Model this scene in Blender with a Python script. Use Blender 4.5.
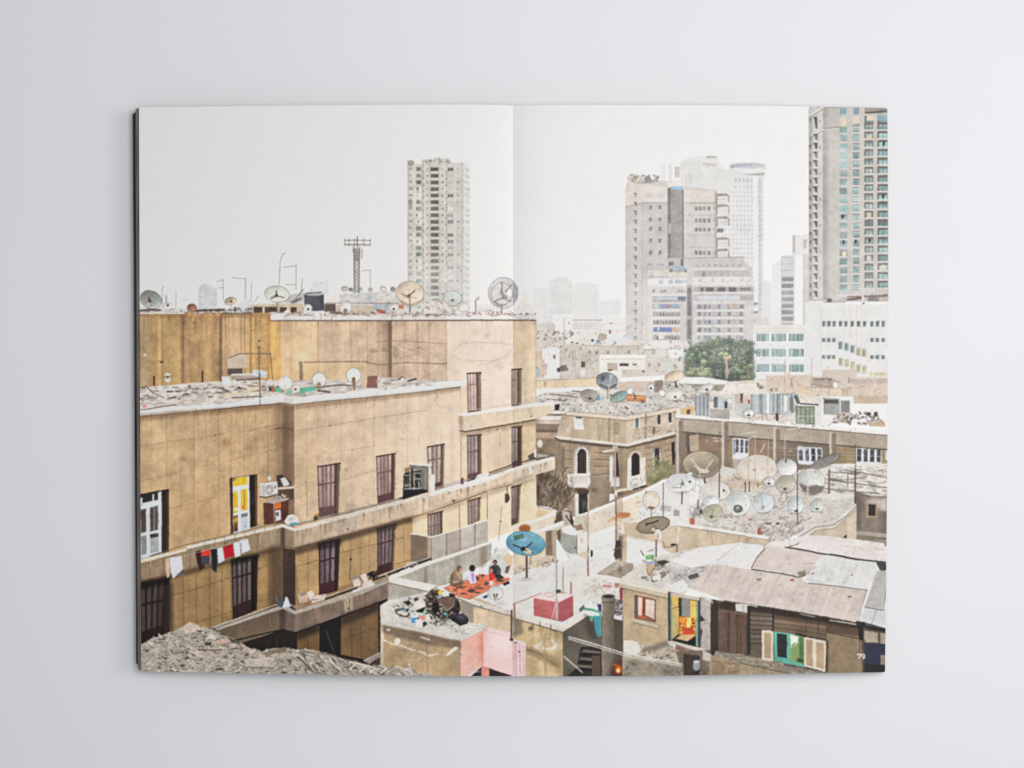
# An open photo book lying on a pale table, seen from straight above.
# Section 1: the ink of the printed photograph, painted with numpy into a generated image (no file is read).
import math, random
import numpy as np

S = 3                                   # ink samples per unit of page drawing
X0, Y0, CW, CH = 128, 98, 768, 586      # window of the drawing sheet
C = np.full((CH*S, CW*S, 3), 235.0, np.float32)
L = np.zeros((CH*S, CW*S), np.int16)
SEGS = [None]                           # (name, label) of every printed thing
CUR = 0
UNIQUE = ('printed_main_building', 'printed_small_house', 'printed_apartment_block')
rs = random.Random(7)
nr = np.random.RandomState(11)

def vnoise(sx, sy, seed):
    r = np.random.RandomState(seed)
    h, w = CH*S, CW*S
    gh, gw = int(h/(sy*S))+3, int(w/(sx*S))+3
    g = r.rand(gh, gw).astype(np.float32)*2-1
    ys = np.arange(h)/(sy*S); xs = np.arange(w)/(sx*S)
    yi = ys.astype(int); xi = xs.astype(int)
    fy = (ys-yi); fx = (xs-xi)
    fy = (fy*fy*(3-2*fy)).astype(np.float32)[:, None]; fx = (fx*fx*(3-2*fx)).astype(np.float32)[None, :]
    a = g[yi][:, xi]; b = g[yi][:, xi+1]; c = g[yi+1][:, xi]; d = g[yi+1][:, xi+1]
    return (a*(1-fx)+b*fx)*(1-fy)+(c*(1-fx)+d*fx)*fy

NB = vnoise(26, 22, 1)*.5+vnoise(9, 8, 2)*.35+vnoise(3.2, 3, 3)*.3        # blotches
NS = vnoise(3.4, 44, 4)*.5+vnoise(1.5, 20, 5)*.22+vnoise(9, 70, 6)*.55      # vertical runs of dirt


def seg(name, label=None):
    global CUR
    if name is None:
        CUR = 0
        return 0
    for i in range(1, len(SEGS)):
        if SEGS[i][0] == name and (label is not None and SEGS[i][1] == label or name in UNIQUE):
            CUR = i
            break
    else:
        SEGS.append((name, label)); CUR = len(SEGS)-1
    return CUR
def resume(i):
    global CUR
    CUR = i

def pmask(pts):
    xs = [(p[0]-X0)*S for p in pts]; ys = [(p[1]-Y0)*S for p in pts]
    x0 = max(0, int(math.floor(min(xs)))-1); x1 = min(CW*S, int(math.ceil(max(xs)))+2)
    y0 = max(0, int(math.floor(min(ys)))-1); y1 = min(CH*S, int(math.ceil(max(ys)))+2)
    if x1 <= x0 or y1 <= y0: return None
    gx = np.arange(x0, x1, dtype=np.float32)[None, :]+.5; gy = np.arange(y0, y1, dtype=np.float32)[:, None]+.5
    m = np.zeros((y1-y0, x1-x0), bool)
    n = len(pts)
    for i in range(n):
        ax, ay, bx, by = xs[i], ys[i], xs[(i+1) % n], ys[(i+1) % n]
        if ay == by: continue
        c = (ay > gy) != (by > gy)
        m ^= c & (gx < (bx-ax)*(gy-ay)/(by-ay)+ax)
    return x0, y0, x1, y1, m.astype(np.float32)

def blur(m, r):
    r = int(r)
    if r < 1: return m
    for ax in (0, 1):
        for _ in range(2):
            k = 2*r+1
            pad = [(0, 0), (0, 0)]; pad[ax] = (r+1, r)
            c = np.cumsum(np.pad(m, pad), axis=ax)
            n = m.shape[ax]
            m = (np.take(c, range(k, k+n), axis=ax)-np.take(c, range(0, n), axis=ax))/k
    return m

def gnoise(r, seed):                    # smooth random grain with no lattice, unit spread
    g = blur(np.random.RandomState(seed).randn(CH*S, CW*S).astype(np.float32), r)
    return g/g.std()
NG = gnoise(1, 8)*.28+gnoise(3, 9)*.22                                    # grain

def put(box, col, a=1, n=0, st=0, gr=0, col2=None, gd=None, lab=True):
    if box is None: return
    x0, y0, x1, y1, m = box
    if col2 is None:
        c = np.array(col, np.float32)[None, None, :]
    else:
        if gd is None:
            yy, xx = np.nonzero(m > .5)
            if len(yy) == 0: return
            gd = ((0, y0+yy.min()), (0, y0+yy.max()+1)); sc = 1
            p, q = gd
        else:
            p, q = [((u[0]-X0)*S, (u[1]-Y0)*S) for u in gd]
        dx, dy = q[0]-p[0], q[1]-p[1]; d2 = dx*dx+dy*dy+1e-6
        gx = np.arange(x0, x1)[None, :]; gy = np.arange(y0, y1)[:, None]
        t = np.clip(((gx-p[0])*dx+(gy-p[1])*dy)/d2, 0, 1)[..., None].astype(np.float32)
        c = np.array(col, np.float32)*(1-t)+np.array(col2, np.float32)*t
    f = 1
    if n: f = f+n*NB[y0:y1, x0:x1, None]
    if st: f = f+st*NS[y0:y1, x0:x1, None]
    if gr: f = f+gr*NG[y0:y1, x0:x1, None]
    mm = (m*a)[..., None]
    C[y0:y1, x0:x1] = C[y0:y1, x0:x1]*(1-mm)+c*f*mm
    if lab and a > .6: L[y0:y1, x0:x1][m > .5] = CUR

def P(pts, col, soft=0, **k):
    b = pmask(pts)
    if b is None: return
    if soft:
        r = max(1, int(soft*S)); x0, y0, x1, y1, m = b
        X, Y = max(0, x0-2*r), max(0, y0-2*r); X1, Y1 = min(CW*S, x1+2*r), min(CH*S, y1+2*r)
        M = np.zeros((Y1-Y, X1-X), np.float32); M[y0-Y:y1-Y, x0-X:x1-X] = m
        b = (X, Y, X1, Y1, blur(M, r))
    put(b, col, **k)
def R(x0, y0, x1, y1, col, **k): P([(x0, y0), (x1, y0), (x1, y1), (x0, y1)], col, **k)

def LN(pts, w, col, a=1, lab=False, **k):
    for (ax, ay), (bx, by) in zip(pts[:-1], pts[1:]):
        h = w/2+.4
        x0 = max(0, int((min(ax, bx)-h-X0)*S)-1); x1 = min(CW*S, int((max(ax, bx)+h-X0)*S)+2)
        y0 = max(0, int((min(ay, by)-h-Y0)*S)-1); y1 = min(CH*S, int((max(ay, by)+h-Y0)*S)+2)
        if x1 <= x0 or y1 <= y0: continue
        gx = np.arange(x0, x1)[None, :]/S+X0; gy = np.arange(y0, y1)[:, None]/S+Y0
        dx, dy = bx-ax, by-ay; d2 = dx*dx+dy*dy+1e-9
        t = np.clip(((gx-ax)*dx+(gy-ay)*dy)/d2, 0, 1)
        d = np.hypot(gx-ax-t*dx, gy-ay-t*dy)
        m = np.clip((w/2-d)*S+.5, 0, 1).astype(np.float32)
        put((x0, y0, x1, y1, m), col, a=a, lab=lab, **k)

def ELm(cx, cy, rx, ry, rot=0, a0=None):
    c, s = math.cos(math.radians(rot)), math.sin(math.radians(rot))
    h = max(rx, ry)+1
    x0 = max(0, int((cx-h-X0)*S)); x1 = min(CW*S, int((cx+h-X0)*S)+1)
    y0 = max(0, int((cy-h-Y0)*S)); y1 = min(CH*S, int((cy+h-Y0)*S)+1)
    if x1 <= x0 or y1 <= y0: return None
    gx = np.arange(x0, x1)[None, :]/S+X0-cx; gy = np.arange(y0, y1)[:, None]/S+Y0-cy
    u = (gx*c+gy*s)/rx; v = (-gx*s+gy*c)/ry
    d = np.hypot(u, v)
    m = np.clip((1-d)*min(rx, ry)*S+.5, 0, 1).astype(np.float32)
    return (x0, y0, x1, y1, m), u, v, d
def E(cx, cy, rx, ry, col, rot=0, soft=0, **k):
    e = ELm(cx, cy, rx, ry, rot)
    if e is None: return
    b = e[0]
    if soft:
        d = e[3]; m = np.clip(1.0-np.clip((d-(1-soft))/soft, 0, 1), 0, 1); m = (m*m*(3-2*m)).astype(np.float32)
        b = b[:4]+(m,)
    put(b, col, **k)

class Q:                                # a drawn plane in perspective: corners tl, tr, br, bl
    def __init__(s, tl, tr, br, bl): s.c = (tl, tr, br, bl)
    def __call__(s, u, v):
        a, b, c, d = s.c
        return tuple((a[i]*(1-u)+b[i]*u)*(1-v)+(d[i]*(1-u)+c[i]*u)*v for i in (0, 1))
    def rect(s, u0, v0, u1, v1): return [s(u0, v0), s(u1, v0), s(u1, v1), s(u0, v1)]
    def fill(s, u0, v0, u1, v1, col, **k): P(s.rect(u0, v0, u1, v1), col, **k)
    def line(s, u0, v0, u1, v1, w, col, **k): LN([s(u0, v0), s(u1, v1)], w, col, **k)

def jit(c, j, r=rs):
    d = r.uniform(-j, j)
    return tuple(max(0, min(255, x+d+r.uniform(-j*.25, j*.25))) for x in c)
def inside(pts, x, y):
    r = False; n = len(pts)
    for i in range(n):
        ax, ay = pts[i]; bx, by = pts[(i+1) % n]
        if (ay > y) != (by > y) and x < (bx-ax)*(y-ay)/(by-ay)+ax: r = not r
    return r
def scatter(poly, n, smin, smax, pal, ar=(1, 3), ang=(-40, 40), j=10, seed=1, a=1, sc=.74, mul=1.4, mix=.32):
    """loose debris: many small uneven pieces, each with a darker underside"""
    r = random.Random(seed)
    xs = [p[0] for p in poly]; ys = [p[1] for p in poly]
    mean = tuple(sum(c[i] for c in pal)/len(pal) for i in range(3))
    k = 0; t = 0; n = int(n*mul)
    while k < n and t < n*20:
        t += 1
        x, y = r.uniform(min(xs), max(xs)), r.uniform(min(ys), max(ys))
        if not inside(poly, x, y): continue
        k += 1
        s = r.uniform(smin, smax)*sc*r.choice((.6, .8, 1, 1.25)); w = s*r.uniform(*ar)/2; h = s/2
        th = math.radians(r.uniform(*ang)); c, sn = math.cos(th), math.sin(th)
        pts = [(x+c*dx*w*r.uniform(.7, 1.1)-sn*dy*h*r.uniform(.4, 1.2), y+sn*dx*w+c*dy*h*r.uniform(.4, 1.2)) for dx, dy in ((-1, -1), (.2, -1.2), (1, -.7), (1, 1), (-.8, .9))]
        col = jit(r.choice(pal), j, r); m = mix*r.uniform(.4, 1.6)
        col = tuple(v*(1-m)+q*m for v, q in zip(col, mean))
        dk = tuple(v*.55 for v in mean)
        P([(px+.25, py+.5) for px, py in pts], dk, a=.3*a, lab=False)
        P(pts, col, a=a*.9, lab=True)

def drips(line, n, lmin, lmax, col=(96, 76, 58), a=.3, seed=1, wmax=1.2):
    """rain dirt running down a wall from an edge"""
    r = random.Random(seed)
    for i in range(n):
        t = r.random()*(len(line)-1); k = int(t); f = t-k
        x = line[k][0]*(1-f)+line[k+1][0]*f; y = line[k][1]*(1-f)+line[k+1][1]*f
        l = lmin+(lmax-lmin)*r.random()**2; w = r.uniform(.4, wmax); aa = a*r.uniform(.3, 1)
        for q in range(4): LN([(x, y+l*q/4), (x+r.uniform(-.2, .2), y+l*(q+1)/4)], w*(1-q*.18), col, a=aa*(1-q*.22))

def dish(cx, cy, rx, ry, rot, col, rim=None, ar=.2, dirx=-.4, diry=-.6, feed=(0, .1), fc=(95, 80, 72), base=None, pc=(110, 85, 75), pw=.9, label=None, rings=True, arms=3, name='printed_satellite_dish'):
    back = CUR
    seg(name, label)
    if base: LN([(cx+(base[0]-cx)*.1, cy+ry*.3), base], pw, pc, lab=True)
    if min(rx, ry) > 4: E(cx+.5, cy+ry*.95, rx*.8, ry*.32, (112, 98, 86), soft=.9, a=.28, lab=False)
    rim = rim or tuple(x*.72 for x in col)
    E(cx, cy, rx, ry, tuple(v*.84 for v in rim), rot)
    e = ELm(cx, cy, rx-.5, ry-.5, rot)
    b, u, v, d = e
    x0, y0, x1, y1, m = b
    th = math.radians(rot); c, s = math.cos(th), math.sin(th)
    du = dirx*c+diry*s; dv = -dirx*s+diry*c
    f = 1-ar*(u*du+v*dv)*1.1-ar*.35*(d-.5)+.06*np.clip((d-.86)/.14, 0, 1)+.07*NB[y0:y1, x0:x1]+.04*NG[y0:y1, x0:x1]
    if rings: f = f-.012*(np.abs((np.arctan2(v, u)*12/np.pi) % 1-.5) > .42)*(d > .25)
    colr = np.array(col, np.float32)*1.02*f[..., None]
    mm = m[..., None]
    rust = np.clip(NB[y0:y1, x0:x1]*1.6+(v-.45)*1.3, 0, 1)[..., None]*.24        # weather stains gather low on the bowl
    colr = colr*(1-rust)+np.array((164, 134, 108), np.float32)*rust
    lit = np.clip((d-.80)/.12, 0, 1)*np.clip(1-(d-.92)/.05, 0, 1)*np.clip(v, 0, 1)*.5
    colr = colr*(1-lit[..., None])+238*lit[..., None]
    C[y0:y1, x0:x1] = C[y0:y1, x0:x1]*(1-mm)+np.clip(colr, 0, 250)*mm
    L[y0:y1, x0:x1][m > .5] = CUR
    if feed is not None:
        fx, fy = cx+feed[0]*rx, cy+feed[1]*ry
        if arms:
            for k in range(arms):
                t = math.radians((38, 140, 262)[k]+cx*7 % 16); q = (.62, .62, .4)[k]
                LN([(fx, fy), (cx+q*rx*math.cos(t), cy+q*ry*math.sin(t))], .7, fc, a=(.45, .45, .3)[k])
            E(fx, fy+.14*ry, .24*rx, .3*ry, fc, soft=.9, a=.35)
        E(fx, fy, 1.5, 1.3, fc, a=.9)
    resume(back)

def shutter(q, n=4, slat=(172, 148, 138), dark=(104, 76, 70), low=(116, 80, 78), rev=(112, 88, 72), r=.22, lowv=.8, midv=.36, label=None, name='printed_shuttered_door', top=(70, 52, 44), nz=.05):
    back = CUR
    seg(name, label); dark = tuple(x*1.12 for x in dark)
    q.fill(0, 0, 1, 1, rev, n=nz, st=.06)
    q.fill(1-r, 0, 1-r*.55, 1, tuple(x*.72 for x in rev))
    q.fill(0, 0, 1-r, 1, dark)
    w = (1-r)/n
    for i in range(n):
        k = rs.uniform(.88, 1.08); sl = tuple(x*k for x in slat); b0 = rs.uniform(.2, .3)
        q.fill(i*w+w*b0, .02, i*w+w*rs.uniform(.84, .94), lowv, sl, col2=tuple(x*.92 for x in sl), n=nz, st=.08, gr=.04)
        q.line(i*w+w*b0, .02, i*w+w*b0, lowv, .35, tuple(min(245, x*1.12) for x in sl), a=.6)
    q.fill(0, midv-.018, 1-r, midv+.018, dark)
    q.fill(0, lowv, 1-r, 1, low, n=.08)
    for i in range(1, n): q.line(i*w+.05*w, lowv+.03, i*w+.05*w, .98, .5, tuple(x*.8 for x in low))
    q.line(0, .004, 1, .004, 1.3, top, a=.9)
    q.line(0, 0, 0, 1, .7, top, a=.6)
    resume(back)
def bits(n, x0, x1, y0, y1, w, h, col, j, a):      # small loose marks inside a box
    for i in range(n):
        x, y = rs.uniform(x0, x1), rs.uniform(y0, y1)
        R(x, y, x+rs.uniform(.6, w), y+rs.uniform(.5, h), jit(col if isinstance(col[0], int) else rs.choice(col), j), a=a, lab=False)
# ---- pale sky of the printed photograph
R(120, 90, 514, 700, (240, 239, 237), col2=(246, 243, 240), gd=((0, 110), (0, 330)), lab=False)
R(514, 90, 900, 700, (240, 239, 238), col2=(246, 244, 242), gd=((0, 110), (0, 330)), lab=False)
HZ = (238, 235, 233)
# ---- far skyline in the haze
def hazeblock(pts, col, rows=0, label=None):
    seg('printed_hazy_building', label)
    P(pts, col, n=.02, soft=.9)
    xs = [p[0] for p in pts]; ys = [p[1] for p in pts]
    for i in range(rows):
        y = min(ys)+4+(max(ys)-min(ys)-4)*i/rows
        LN([(min(xs)+1, y), (max(xs)-1, y)], .7, tuple(c-7 for c in col), a=.7)
    seg(None)
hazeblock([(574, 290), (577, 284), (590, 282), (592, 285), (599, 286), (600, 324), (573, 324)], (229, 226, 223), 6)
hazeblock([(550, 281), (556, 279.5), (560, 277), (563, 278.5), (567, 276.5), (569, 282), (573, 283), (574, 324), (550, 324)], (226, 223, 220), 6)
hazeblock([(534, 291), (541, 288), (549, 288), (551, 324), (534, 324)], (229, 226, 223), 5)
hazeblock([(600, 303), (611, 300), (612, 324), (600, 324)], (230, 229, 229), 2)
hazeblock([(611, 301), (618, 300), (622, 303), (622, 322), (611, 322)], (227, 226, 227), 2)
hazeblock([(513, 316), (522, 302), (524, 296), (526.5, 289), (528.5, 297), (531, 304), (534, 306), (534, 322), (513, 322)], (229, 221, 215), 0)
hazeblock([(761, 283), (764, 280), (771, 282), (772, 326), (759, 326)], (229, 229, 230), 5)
seg(None)
bits(34, 516, 532, 306, 317, 1.6, 1.6, (206, 194, 186), 10, .6)

# ---- the tall tower on the left page
seg('printed_tower', 'tall slender printed tower alone in the sky of the left page')
TW = (209, 203, 193)
P([(408, 160.5), (414, 160), (416, 164.5), (423.6, 164), (423.6, 160), (436, 159.4), (450, 159), (452, 163), (463.4, 163), (464, 316), (409, 316)], TW, n=.02, gr=.03)
P([(463.4, 163.5), (468, 165), (470.6, 168), (470.6, 316), (463.4, 316)], (226, 223, 218), n=.02)
R(408, 160, 409, 316, (190, 184, 174)); R(414.6, 166, 415.8, 316, (218, 214, 205)); R(422.6, 160, 424, 316, (186, 179, 168))
R(429.3, 160, 430.2, 316, (190, 184, 172)); R(439.6, 161, 440.8, 316, (190, 183, 172)); R(446.6, 161, 447.6, 316, (188, 182, 172)); R(455, 163, 456, 316, (214, 210, 202))
R(456, 163, 463, 316, (208, 203, 194), a=.7); R(462.6, 163, 463.6, 316, (190, 185, 176))
E(411, 163.5, 3, 3, (150, 140, 130), a=.6); E(410.5, 203, 2, 5, (150, 142, 132), a=.7)
for i in range(24):
    y = 167.5+i*6.56
    f = min(1, .35+.65*(1-i/26))
    dk = lambda c: tuple(x+(215-x)*(1-f)*.6 for x in c)
    R(409.5, y+.5, 412.8, y+2.8, jit(dk((165, 158, 147)), 22), a=.8)
    k = rs.random()
    R(416.2, y, 422, y+4, jit(dk((150, 150, 142)) if k > .3 else (222, 220, 212), 22))
    xx = 416.2+rs.random()*3; R(xx, y+.6, xx+2, y+3.4, jit(dk((112, 110, 106)), 30), a=.7)
    if k < .12: R(417, y+.8, 420, y+3, (224, 206, 180), a=.8)
    R(423.1, y+3.6, 424, y+5.2, (130, 118, 105), a=.8); R(427.1, y+1.2, 428.3, y+3, jit(dk((130, 122, 112)), 25), a=.85)
    R(430.4, y-.2, 439.4, y+4.6, (188, 182, 172)); R(431.2, y+.4, 438.9, y+4, dk((104, 97, 92)), gr=.15)
    for x in (433.5, 436): R(x, y+.4, x+.5, y+4, (140, 132, 126))
    R(430.2, y+4.6, 440, y+5.4, (216, 211, 202))
    R(441.8, y+1, 444, y+3.2, jit((170, 162, 150), 28), a=.8); R(446.2, y+4, 447.2, y+5.5, (125, 112, 100), a=.8)
    k = rs.random()
    c = (110, 106, 104) if k < .4 else ((188, 192, 188) if k < .65 else ((222, 208, 186) if k < .75 else (186, 178, 168)))
    R(448.2, y, 454, y+4.4, (216, 211, 202)); R(448.4, y+.5, 453.8, y+3.9, jit(dk(c), 18), a=.9)
    R(450.8, y+.5, 451.4, y+3.9, (205, 200, 192))
    if k < .6: R(457, y+1, 460, y+3, jit((172, 166, 156), 20), a=.7)
    R(464.6, y+.5, 466, y+2, (205, 200, 193)); R(466.5, y+1+rs.random()*2, 468, y+3+rs.random()*2, (196, 190, 182)); R(469, y+2, 470.4, y+4, (206, 200, 192))
    R(408, y+5.2, 463, y+5.7, (190, 184, 173), a=.35)
scatter([(424, 158.5), (450, 158.5), (450, 163), (424, 163)], 18, 1, 1.8, [(170, 162, 148), (190, 184, 170), (150, 142, 130)], seed=3)
P([(408, 262), (471, 262), (471, 318), (408, 318)], (238, 232, 226), a=.25, soft=5, lab=False)
seg(None)

# ---- right page: hazy cylinder tower behind, then the big apartment block
seg('printed_tower', 'pale printed round tower with a saucer top behind the apartment block')
WT = (229, 227, 224)
P([(680, 164), (685, 159.5), (690, 157.5), (700, 156.5), (704, 158), (717, 157), (720, 163), (724, 169), (728, 170), (760, 173), (764, 177), (763, 330), (700, 330), (680, 190)], WT, n=.012)
P([(680.5, 163), (701, 160.5), (701, 186), (681, 190)], (222, 219, 215)); R(703, 163.5, 717, 170.5, (200, 192, 184)); 
for x in range(704, 717, 2): R(x, 163.5, x+.6, 170.5, (222, 216, 210))
P([(702, 160.5), (718, 160.5), (721, 163.5), (702, 163.5)], (232, 228, 224)); E(711, 157.4, 6, 1.3, (200, 196, 192))
for x in (686, 689, 691.5): R(x, 174.5, x+1, 184, (196, 190, 186), a=.8)
P([(734, 172), (764, 173), (763, 330), (728, 330)], (225, 224, 222))
for i in range(31):
    y = 192+i*4.7; LN([(722, y), (763, y+.4)], .8, (198, 196, 196), a=.85 if i < 20 else .5)
for i in range(11):
    x = 724+i*3.75; LN([(x, 190), (x, 330)], .8, (240, 239, 237), a=.9)
R(753.5, 176, 758, 330, (240, 239, 237)); R(758.5, 178, 762, 330, (214, 213, 213)); 
for i in range(30): R(759, 181+i*4.9, 761.5, 183+i*4.9, (196, 196, 198))
for x in (735, 739, 743, 747, 751): R(x, 179, x+1.7, 182.5, (190, 196, 204)); R(x, 186, x+1.7, 189, (198, 203, 210))
P([(701, 165), (724, 169), (734, 172), (734, 192), (701, 190)], (226, 224, 221), n=.02); bits(90, 682, 734, 162, 192, 2, 1.4, [(206, 203, 200), (236, 234, 231)], 6, .55)
P([(742, 174), (765.5, 173), (764, 175.6), (750, 175.6)], (190, 186, 180))
E(747.5, 168.5, 19, 5.6, (222, 221, 221)); P([(729, 166), (766, 165), (765, 173), (742, 174)], (233, 232, 230))
E(747.5, 165.6, 18.4, 3.1, (204, 206, 212)); LN([(731, 168), (738, 165.8), (752, 164.6)], 2, (165, 172, 186), a=.8); E(733, 166.6, 2.2, 1, (178, 140, 118), a=.6)
R(753.5, 178, 757.5, 330, (237, 236, 234)); bits(140, 722, 763, 192, 330, 1.4, 1.6, [(186, 186, 190), (206, 206, 208), (240, 239, 237)], 8, .5)
seg('printed_apartment_block', 'big beige printed apartment block with a dark stair shaft and awnings')
B2 = (209, 202, 195)
P([(625.6, 191), (629, 176), (638, 175), (658, 181), (684, 181.5), (687, 187), (716, 190), (717, 257), (743, 257), (744, 262), (752, 268), (754, 300), (754, 346), (626, 346)], B2, n=.015, gr=.015)
P([(626, 192), (643, 186), (643, 202), (626, 207)], (224, 212, 200)); P([(627.5, 184), (643, 180), (643, 187), (626.5, 193)], (218, 206, 194)); P([(643, 184.5), (668, 187), (668, 202.5), (643, 202)], (226, 217, 206)); P([(684, 190), (715, 191.5), (715, 202.5), (684, 202.5)], (223, 211, 199))
P([(668, 182), (684, 181.5), (686, 187), (668, 187)], (236, 224, 212)); P([(628, 178), (640, 176.5), (643, 180), (627.5, 184.5)], (224, 208, 192))
R(646, 193.5, 653, 198, (212, 205, 196)); R(658, 193.8, 664, 198.4, (206, 212, 214))
LN([(643, 203), (668, 203)], .8, (165, 150, 142)); LN([(684, 203), (715, 203)], .9, (165, 150, 142)); LN([(626, 207), (643, 203)], .8, (180, 165, 155))
scatter([(628, 174), (660, 176), (660, 182), (640, 184), (628, 180)], 40, 1, 2.6, [(150, 138, 130), (185, 175, 168), (120, 116, 114), (225, 222, 218), (176, 160, 150)], seed=4)
E(648, 178.5, 3.2, 2.4, (140, 140, 138)); E(653, 181, 2.6, 1.6, (165, 163, 160))
for x in (661.5, 664, 669, 671): LN([(x, 164), (x+.6, 182)], .5, (190, 184, 180), a=.8)
R(675, 167, 680, 178, (204, 196, 190)); 
P([(626, 208), (642, 204), (642, 346), (626, 346)], (204, 197, 190)); P([(642, 204), (668, 203), (668, 280), (642, 280)], (200, 194, 189))
R(642, 204, 643, 346, (190, 182, 175))
for i in range(18):
    y = 193+i*9.0
    R(634, y, 637.4, y+1.2, (142, 128, 120)); R(635.4, y+1.2, 637, y+4.2, jit((150, 138, 130), 14), a=.9)
for y in (205.8, 218, 227.5, 239, 251): 
    R(649.6, y, 652.4, y+4, (122, 112, 108)); R(659, y, 662, y+4, (126, 118, 114)); R(650.8, y+1, 651.8, y+4, (185, 178, 172)); R(660.6, y+1, 661.6, y+4, (190, 184, 178))
for y in (206.6, 218.6, 227.6, 251):
    for x in (695, 699, 703, 707.6): R(x, y, x+3.4, y+4, jit((165, 160, 158), 14)); R(x+1, y+.8, x+2.4, y+4, jit((120, 116, 122), 20), a=.8)
    R(714, y+.6, 715.2, y+3.4, (150, 140, 134))
for y in (215.5, 235.5, 247.5): LN([(684, y), (715, y)], .5, (180, 172, 166))
R(668, 188, 671, 260, (132, 126, 123)); R(671, 188, 683.6, 260, (160, 154, 150), gr=.06, st=.04); R(682.6, 190, 684, 259, (118, 110, 108)); R(668.6, 223.5, 671.5, 234, (190, 182, 176))
P([(671, 187), (683, 186.4), (684, 190), (671, 190)], (150, 188, 216)); 
for x in (674, 677, 680): R(x, 190, x+.5, 260, (140, 135, 132), a=.8)
for i in range(16): R(671, 194+i*4.4, 682.6, 194.5+i*4.4, (172, 166, 162), a=.6)
R(715, 191, 717, 257, (188, 178, 170))
for y in (194.4, 205.2, 217, 238, 249.4):
    R(716.5, y, 729, y+9, (222, 217, 212)); P([(716.5, y-.4), (727, y-.6), (730, y+2), (716.5, y+2.2)], (164, 148, 140)); R(716.5, y+2, 718, y+10, (160, 145, 138)); R(728.8, y+2, 729.6, y+9, (160, 145, 138)); R(718.5, y+5, 727, y+5.6, (195, 186, 180))
R(717.5, 228.6, 724, 232.6, (130, 128, 142))
# balcony floors, left part
P([(648, 279), (687, 277), (687, 350), (650, 350)], (214, 210, 206))
R(648, 262, 668, 268, (206, 200, 195)); R(648, 263.5, 653, 266, (176, 178, 184)); R(657, 263.5, 664, 266.5, (182, 184, 190))
R(668.5, 258, 684, 266.5, (192, 186, 182)); R(669, 262, 674, 266, (110, 114, 130)); R(681, 259, 684, 266, (120, 122, 134))
R(648, 270.5, 687, 276, (220, 214, 206)); 
for x, c in ((649, (205, 208, 196)), (657, (232, 224, 180)), (664, (200, 208, 200)), (675, (220, 215, 180)), (679, (222, 216, 178))): R(x, 272, x+4, 274.5, c)
P([(669, 269.5), (672, 267), (684, 266.6), (687, 269.5), (687, 272), (669, 272)], (175, 175, 176)); P([(673, 268.4), (683, 267), (684.5, 269.4), (673, 270.4)], (165, 196, 218)); E(671, 271, 1.6, 1.4, (130, 120, 118)); E(685.5, 271, 1.6, 1.4, (130, 120, 118))
R(648, 279, 687, 286, (236, 234, 231))
for x in (659, 669, 675.5, 680, 684): R(x, 280, x+4.5, 284, jit((188, 194, 204), 10))
R(651, 288.5, 687, 294.5, (206, 201, 196)); 
for x in (653, 661, 664, 678, 681): R(x, 290, x+2.4, 292.6, jit((150, 140, 132), 15))
R(652, 294.6, 687, 296, (228, 224, 220)); R(653, 296.4, 686, 301, (160, 164, 176)); R(658, 297, 678, 300, (190, 196, 204)); R(678, 297, 686, 300.6, (104, 110, 138)); R(652, 301, 687, 302.6, (170, 160, 152))
for y, bl in ((304, (120, 136, 175)), (312, None), (320, None), (327.5, (88, 118, 178)), (335.5, None)):
    R(653, y, 681, y+4.6, (176, 170, 167))
    if bl: R(660 if y < 310 else 654, y+.2, 678 if y < 310 else 672, y+4.6, bl, gr=.1)
    else:
        for k in range(9): R(654+k*3, y+.6+rs.random(), 655.6+k*3, y+4.2, jit((110, 104, 106), 40))
    R(652, y+4.8, 682, y+7, (224, 220, 216)); R(652, y+4.6, 682, y+5, (165, 158, 152))
R(667, 304.5, 670, 307.5, (214, 110, 110)); R(673, 328, 676.5, 331, (236, 160, 90)); R(658, 328, 660, 332, (205, 222, 238)); R(659, 335, 664, 339.5, (232, 230, 228)); R(655, 305, 658, 308.5, (196, 204, 208))
R(681, 302, 686.5, 350, (200, 194, 189))
R(686.6, 285, 693, 350, (170, 164, 160)); R(687.6, 288, 691.6, 316, (112, 106, 112), gr=.2); R(687.6, 320, 691.6, 340, (116, 112, 118), gr=.2); R(687.6, 342, 691.6, 350, (110, 106, 112))
# right part
P([(684, 258.6), (744, 257), (744, 262), (752, 268), (754.5, 283), (754.5, 350), (693, 350), (693, 270), (684, 262)], (205, 199, 194), n=.01)
LN([(684, 258.4), (744, 257)], .8, (170, 162, 156))
R(694, 263.5, 744, 269, (208, 200, 194)); R(694, 268.4, 747, 270, (224, 219, 214)); R(694, 271, 750, 277, (190, 184, 180))
for x in range(696, 744, 6): R(x+rs.random()*2, 271.5, x+2+rs.random()*2, 276, jit((165, 162, 162), 18)); R(x, 264.6, x+3, 267, jit((186, 176, 170), 10))
R(693, 277.5, 754, 286, (226, 221, 217))
for x in (700, 712, 722, 731, 741, 749): R(x, 279.5, x+2, 282, (200, 180, 172))
R(694, 287.4, 753, 292, (172, 164, 158))
for x in (701, 706.5, 718, 729): R(x, 287.6, x+(2.6 if x < 705 else 7.6), 292, (94, 90, 96))
R(740, 288, 750.5, 291, (128, 120, 118)); R(693, 292.6, 754, 294, (226, 222, 218))
R(693, 294.4, 754, 301, (190, 186, 184)); 
for k in range(14): R(698+k*3, 296, 700.3+k*3, 300.4, jit((212, 217, 222), 8))
R(741, 296, 753, 300.6, (178, 172, 170))
R(693, 301.4, 754, 304, (218, 213, 208))
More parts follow.
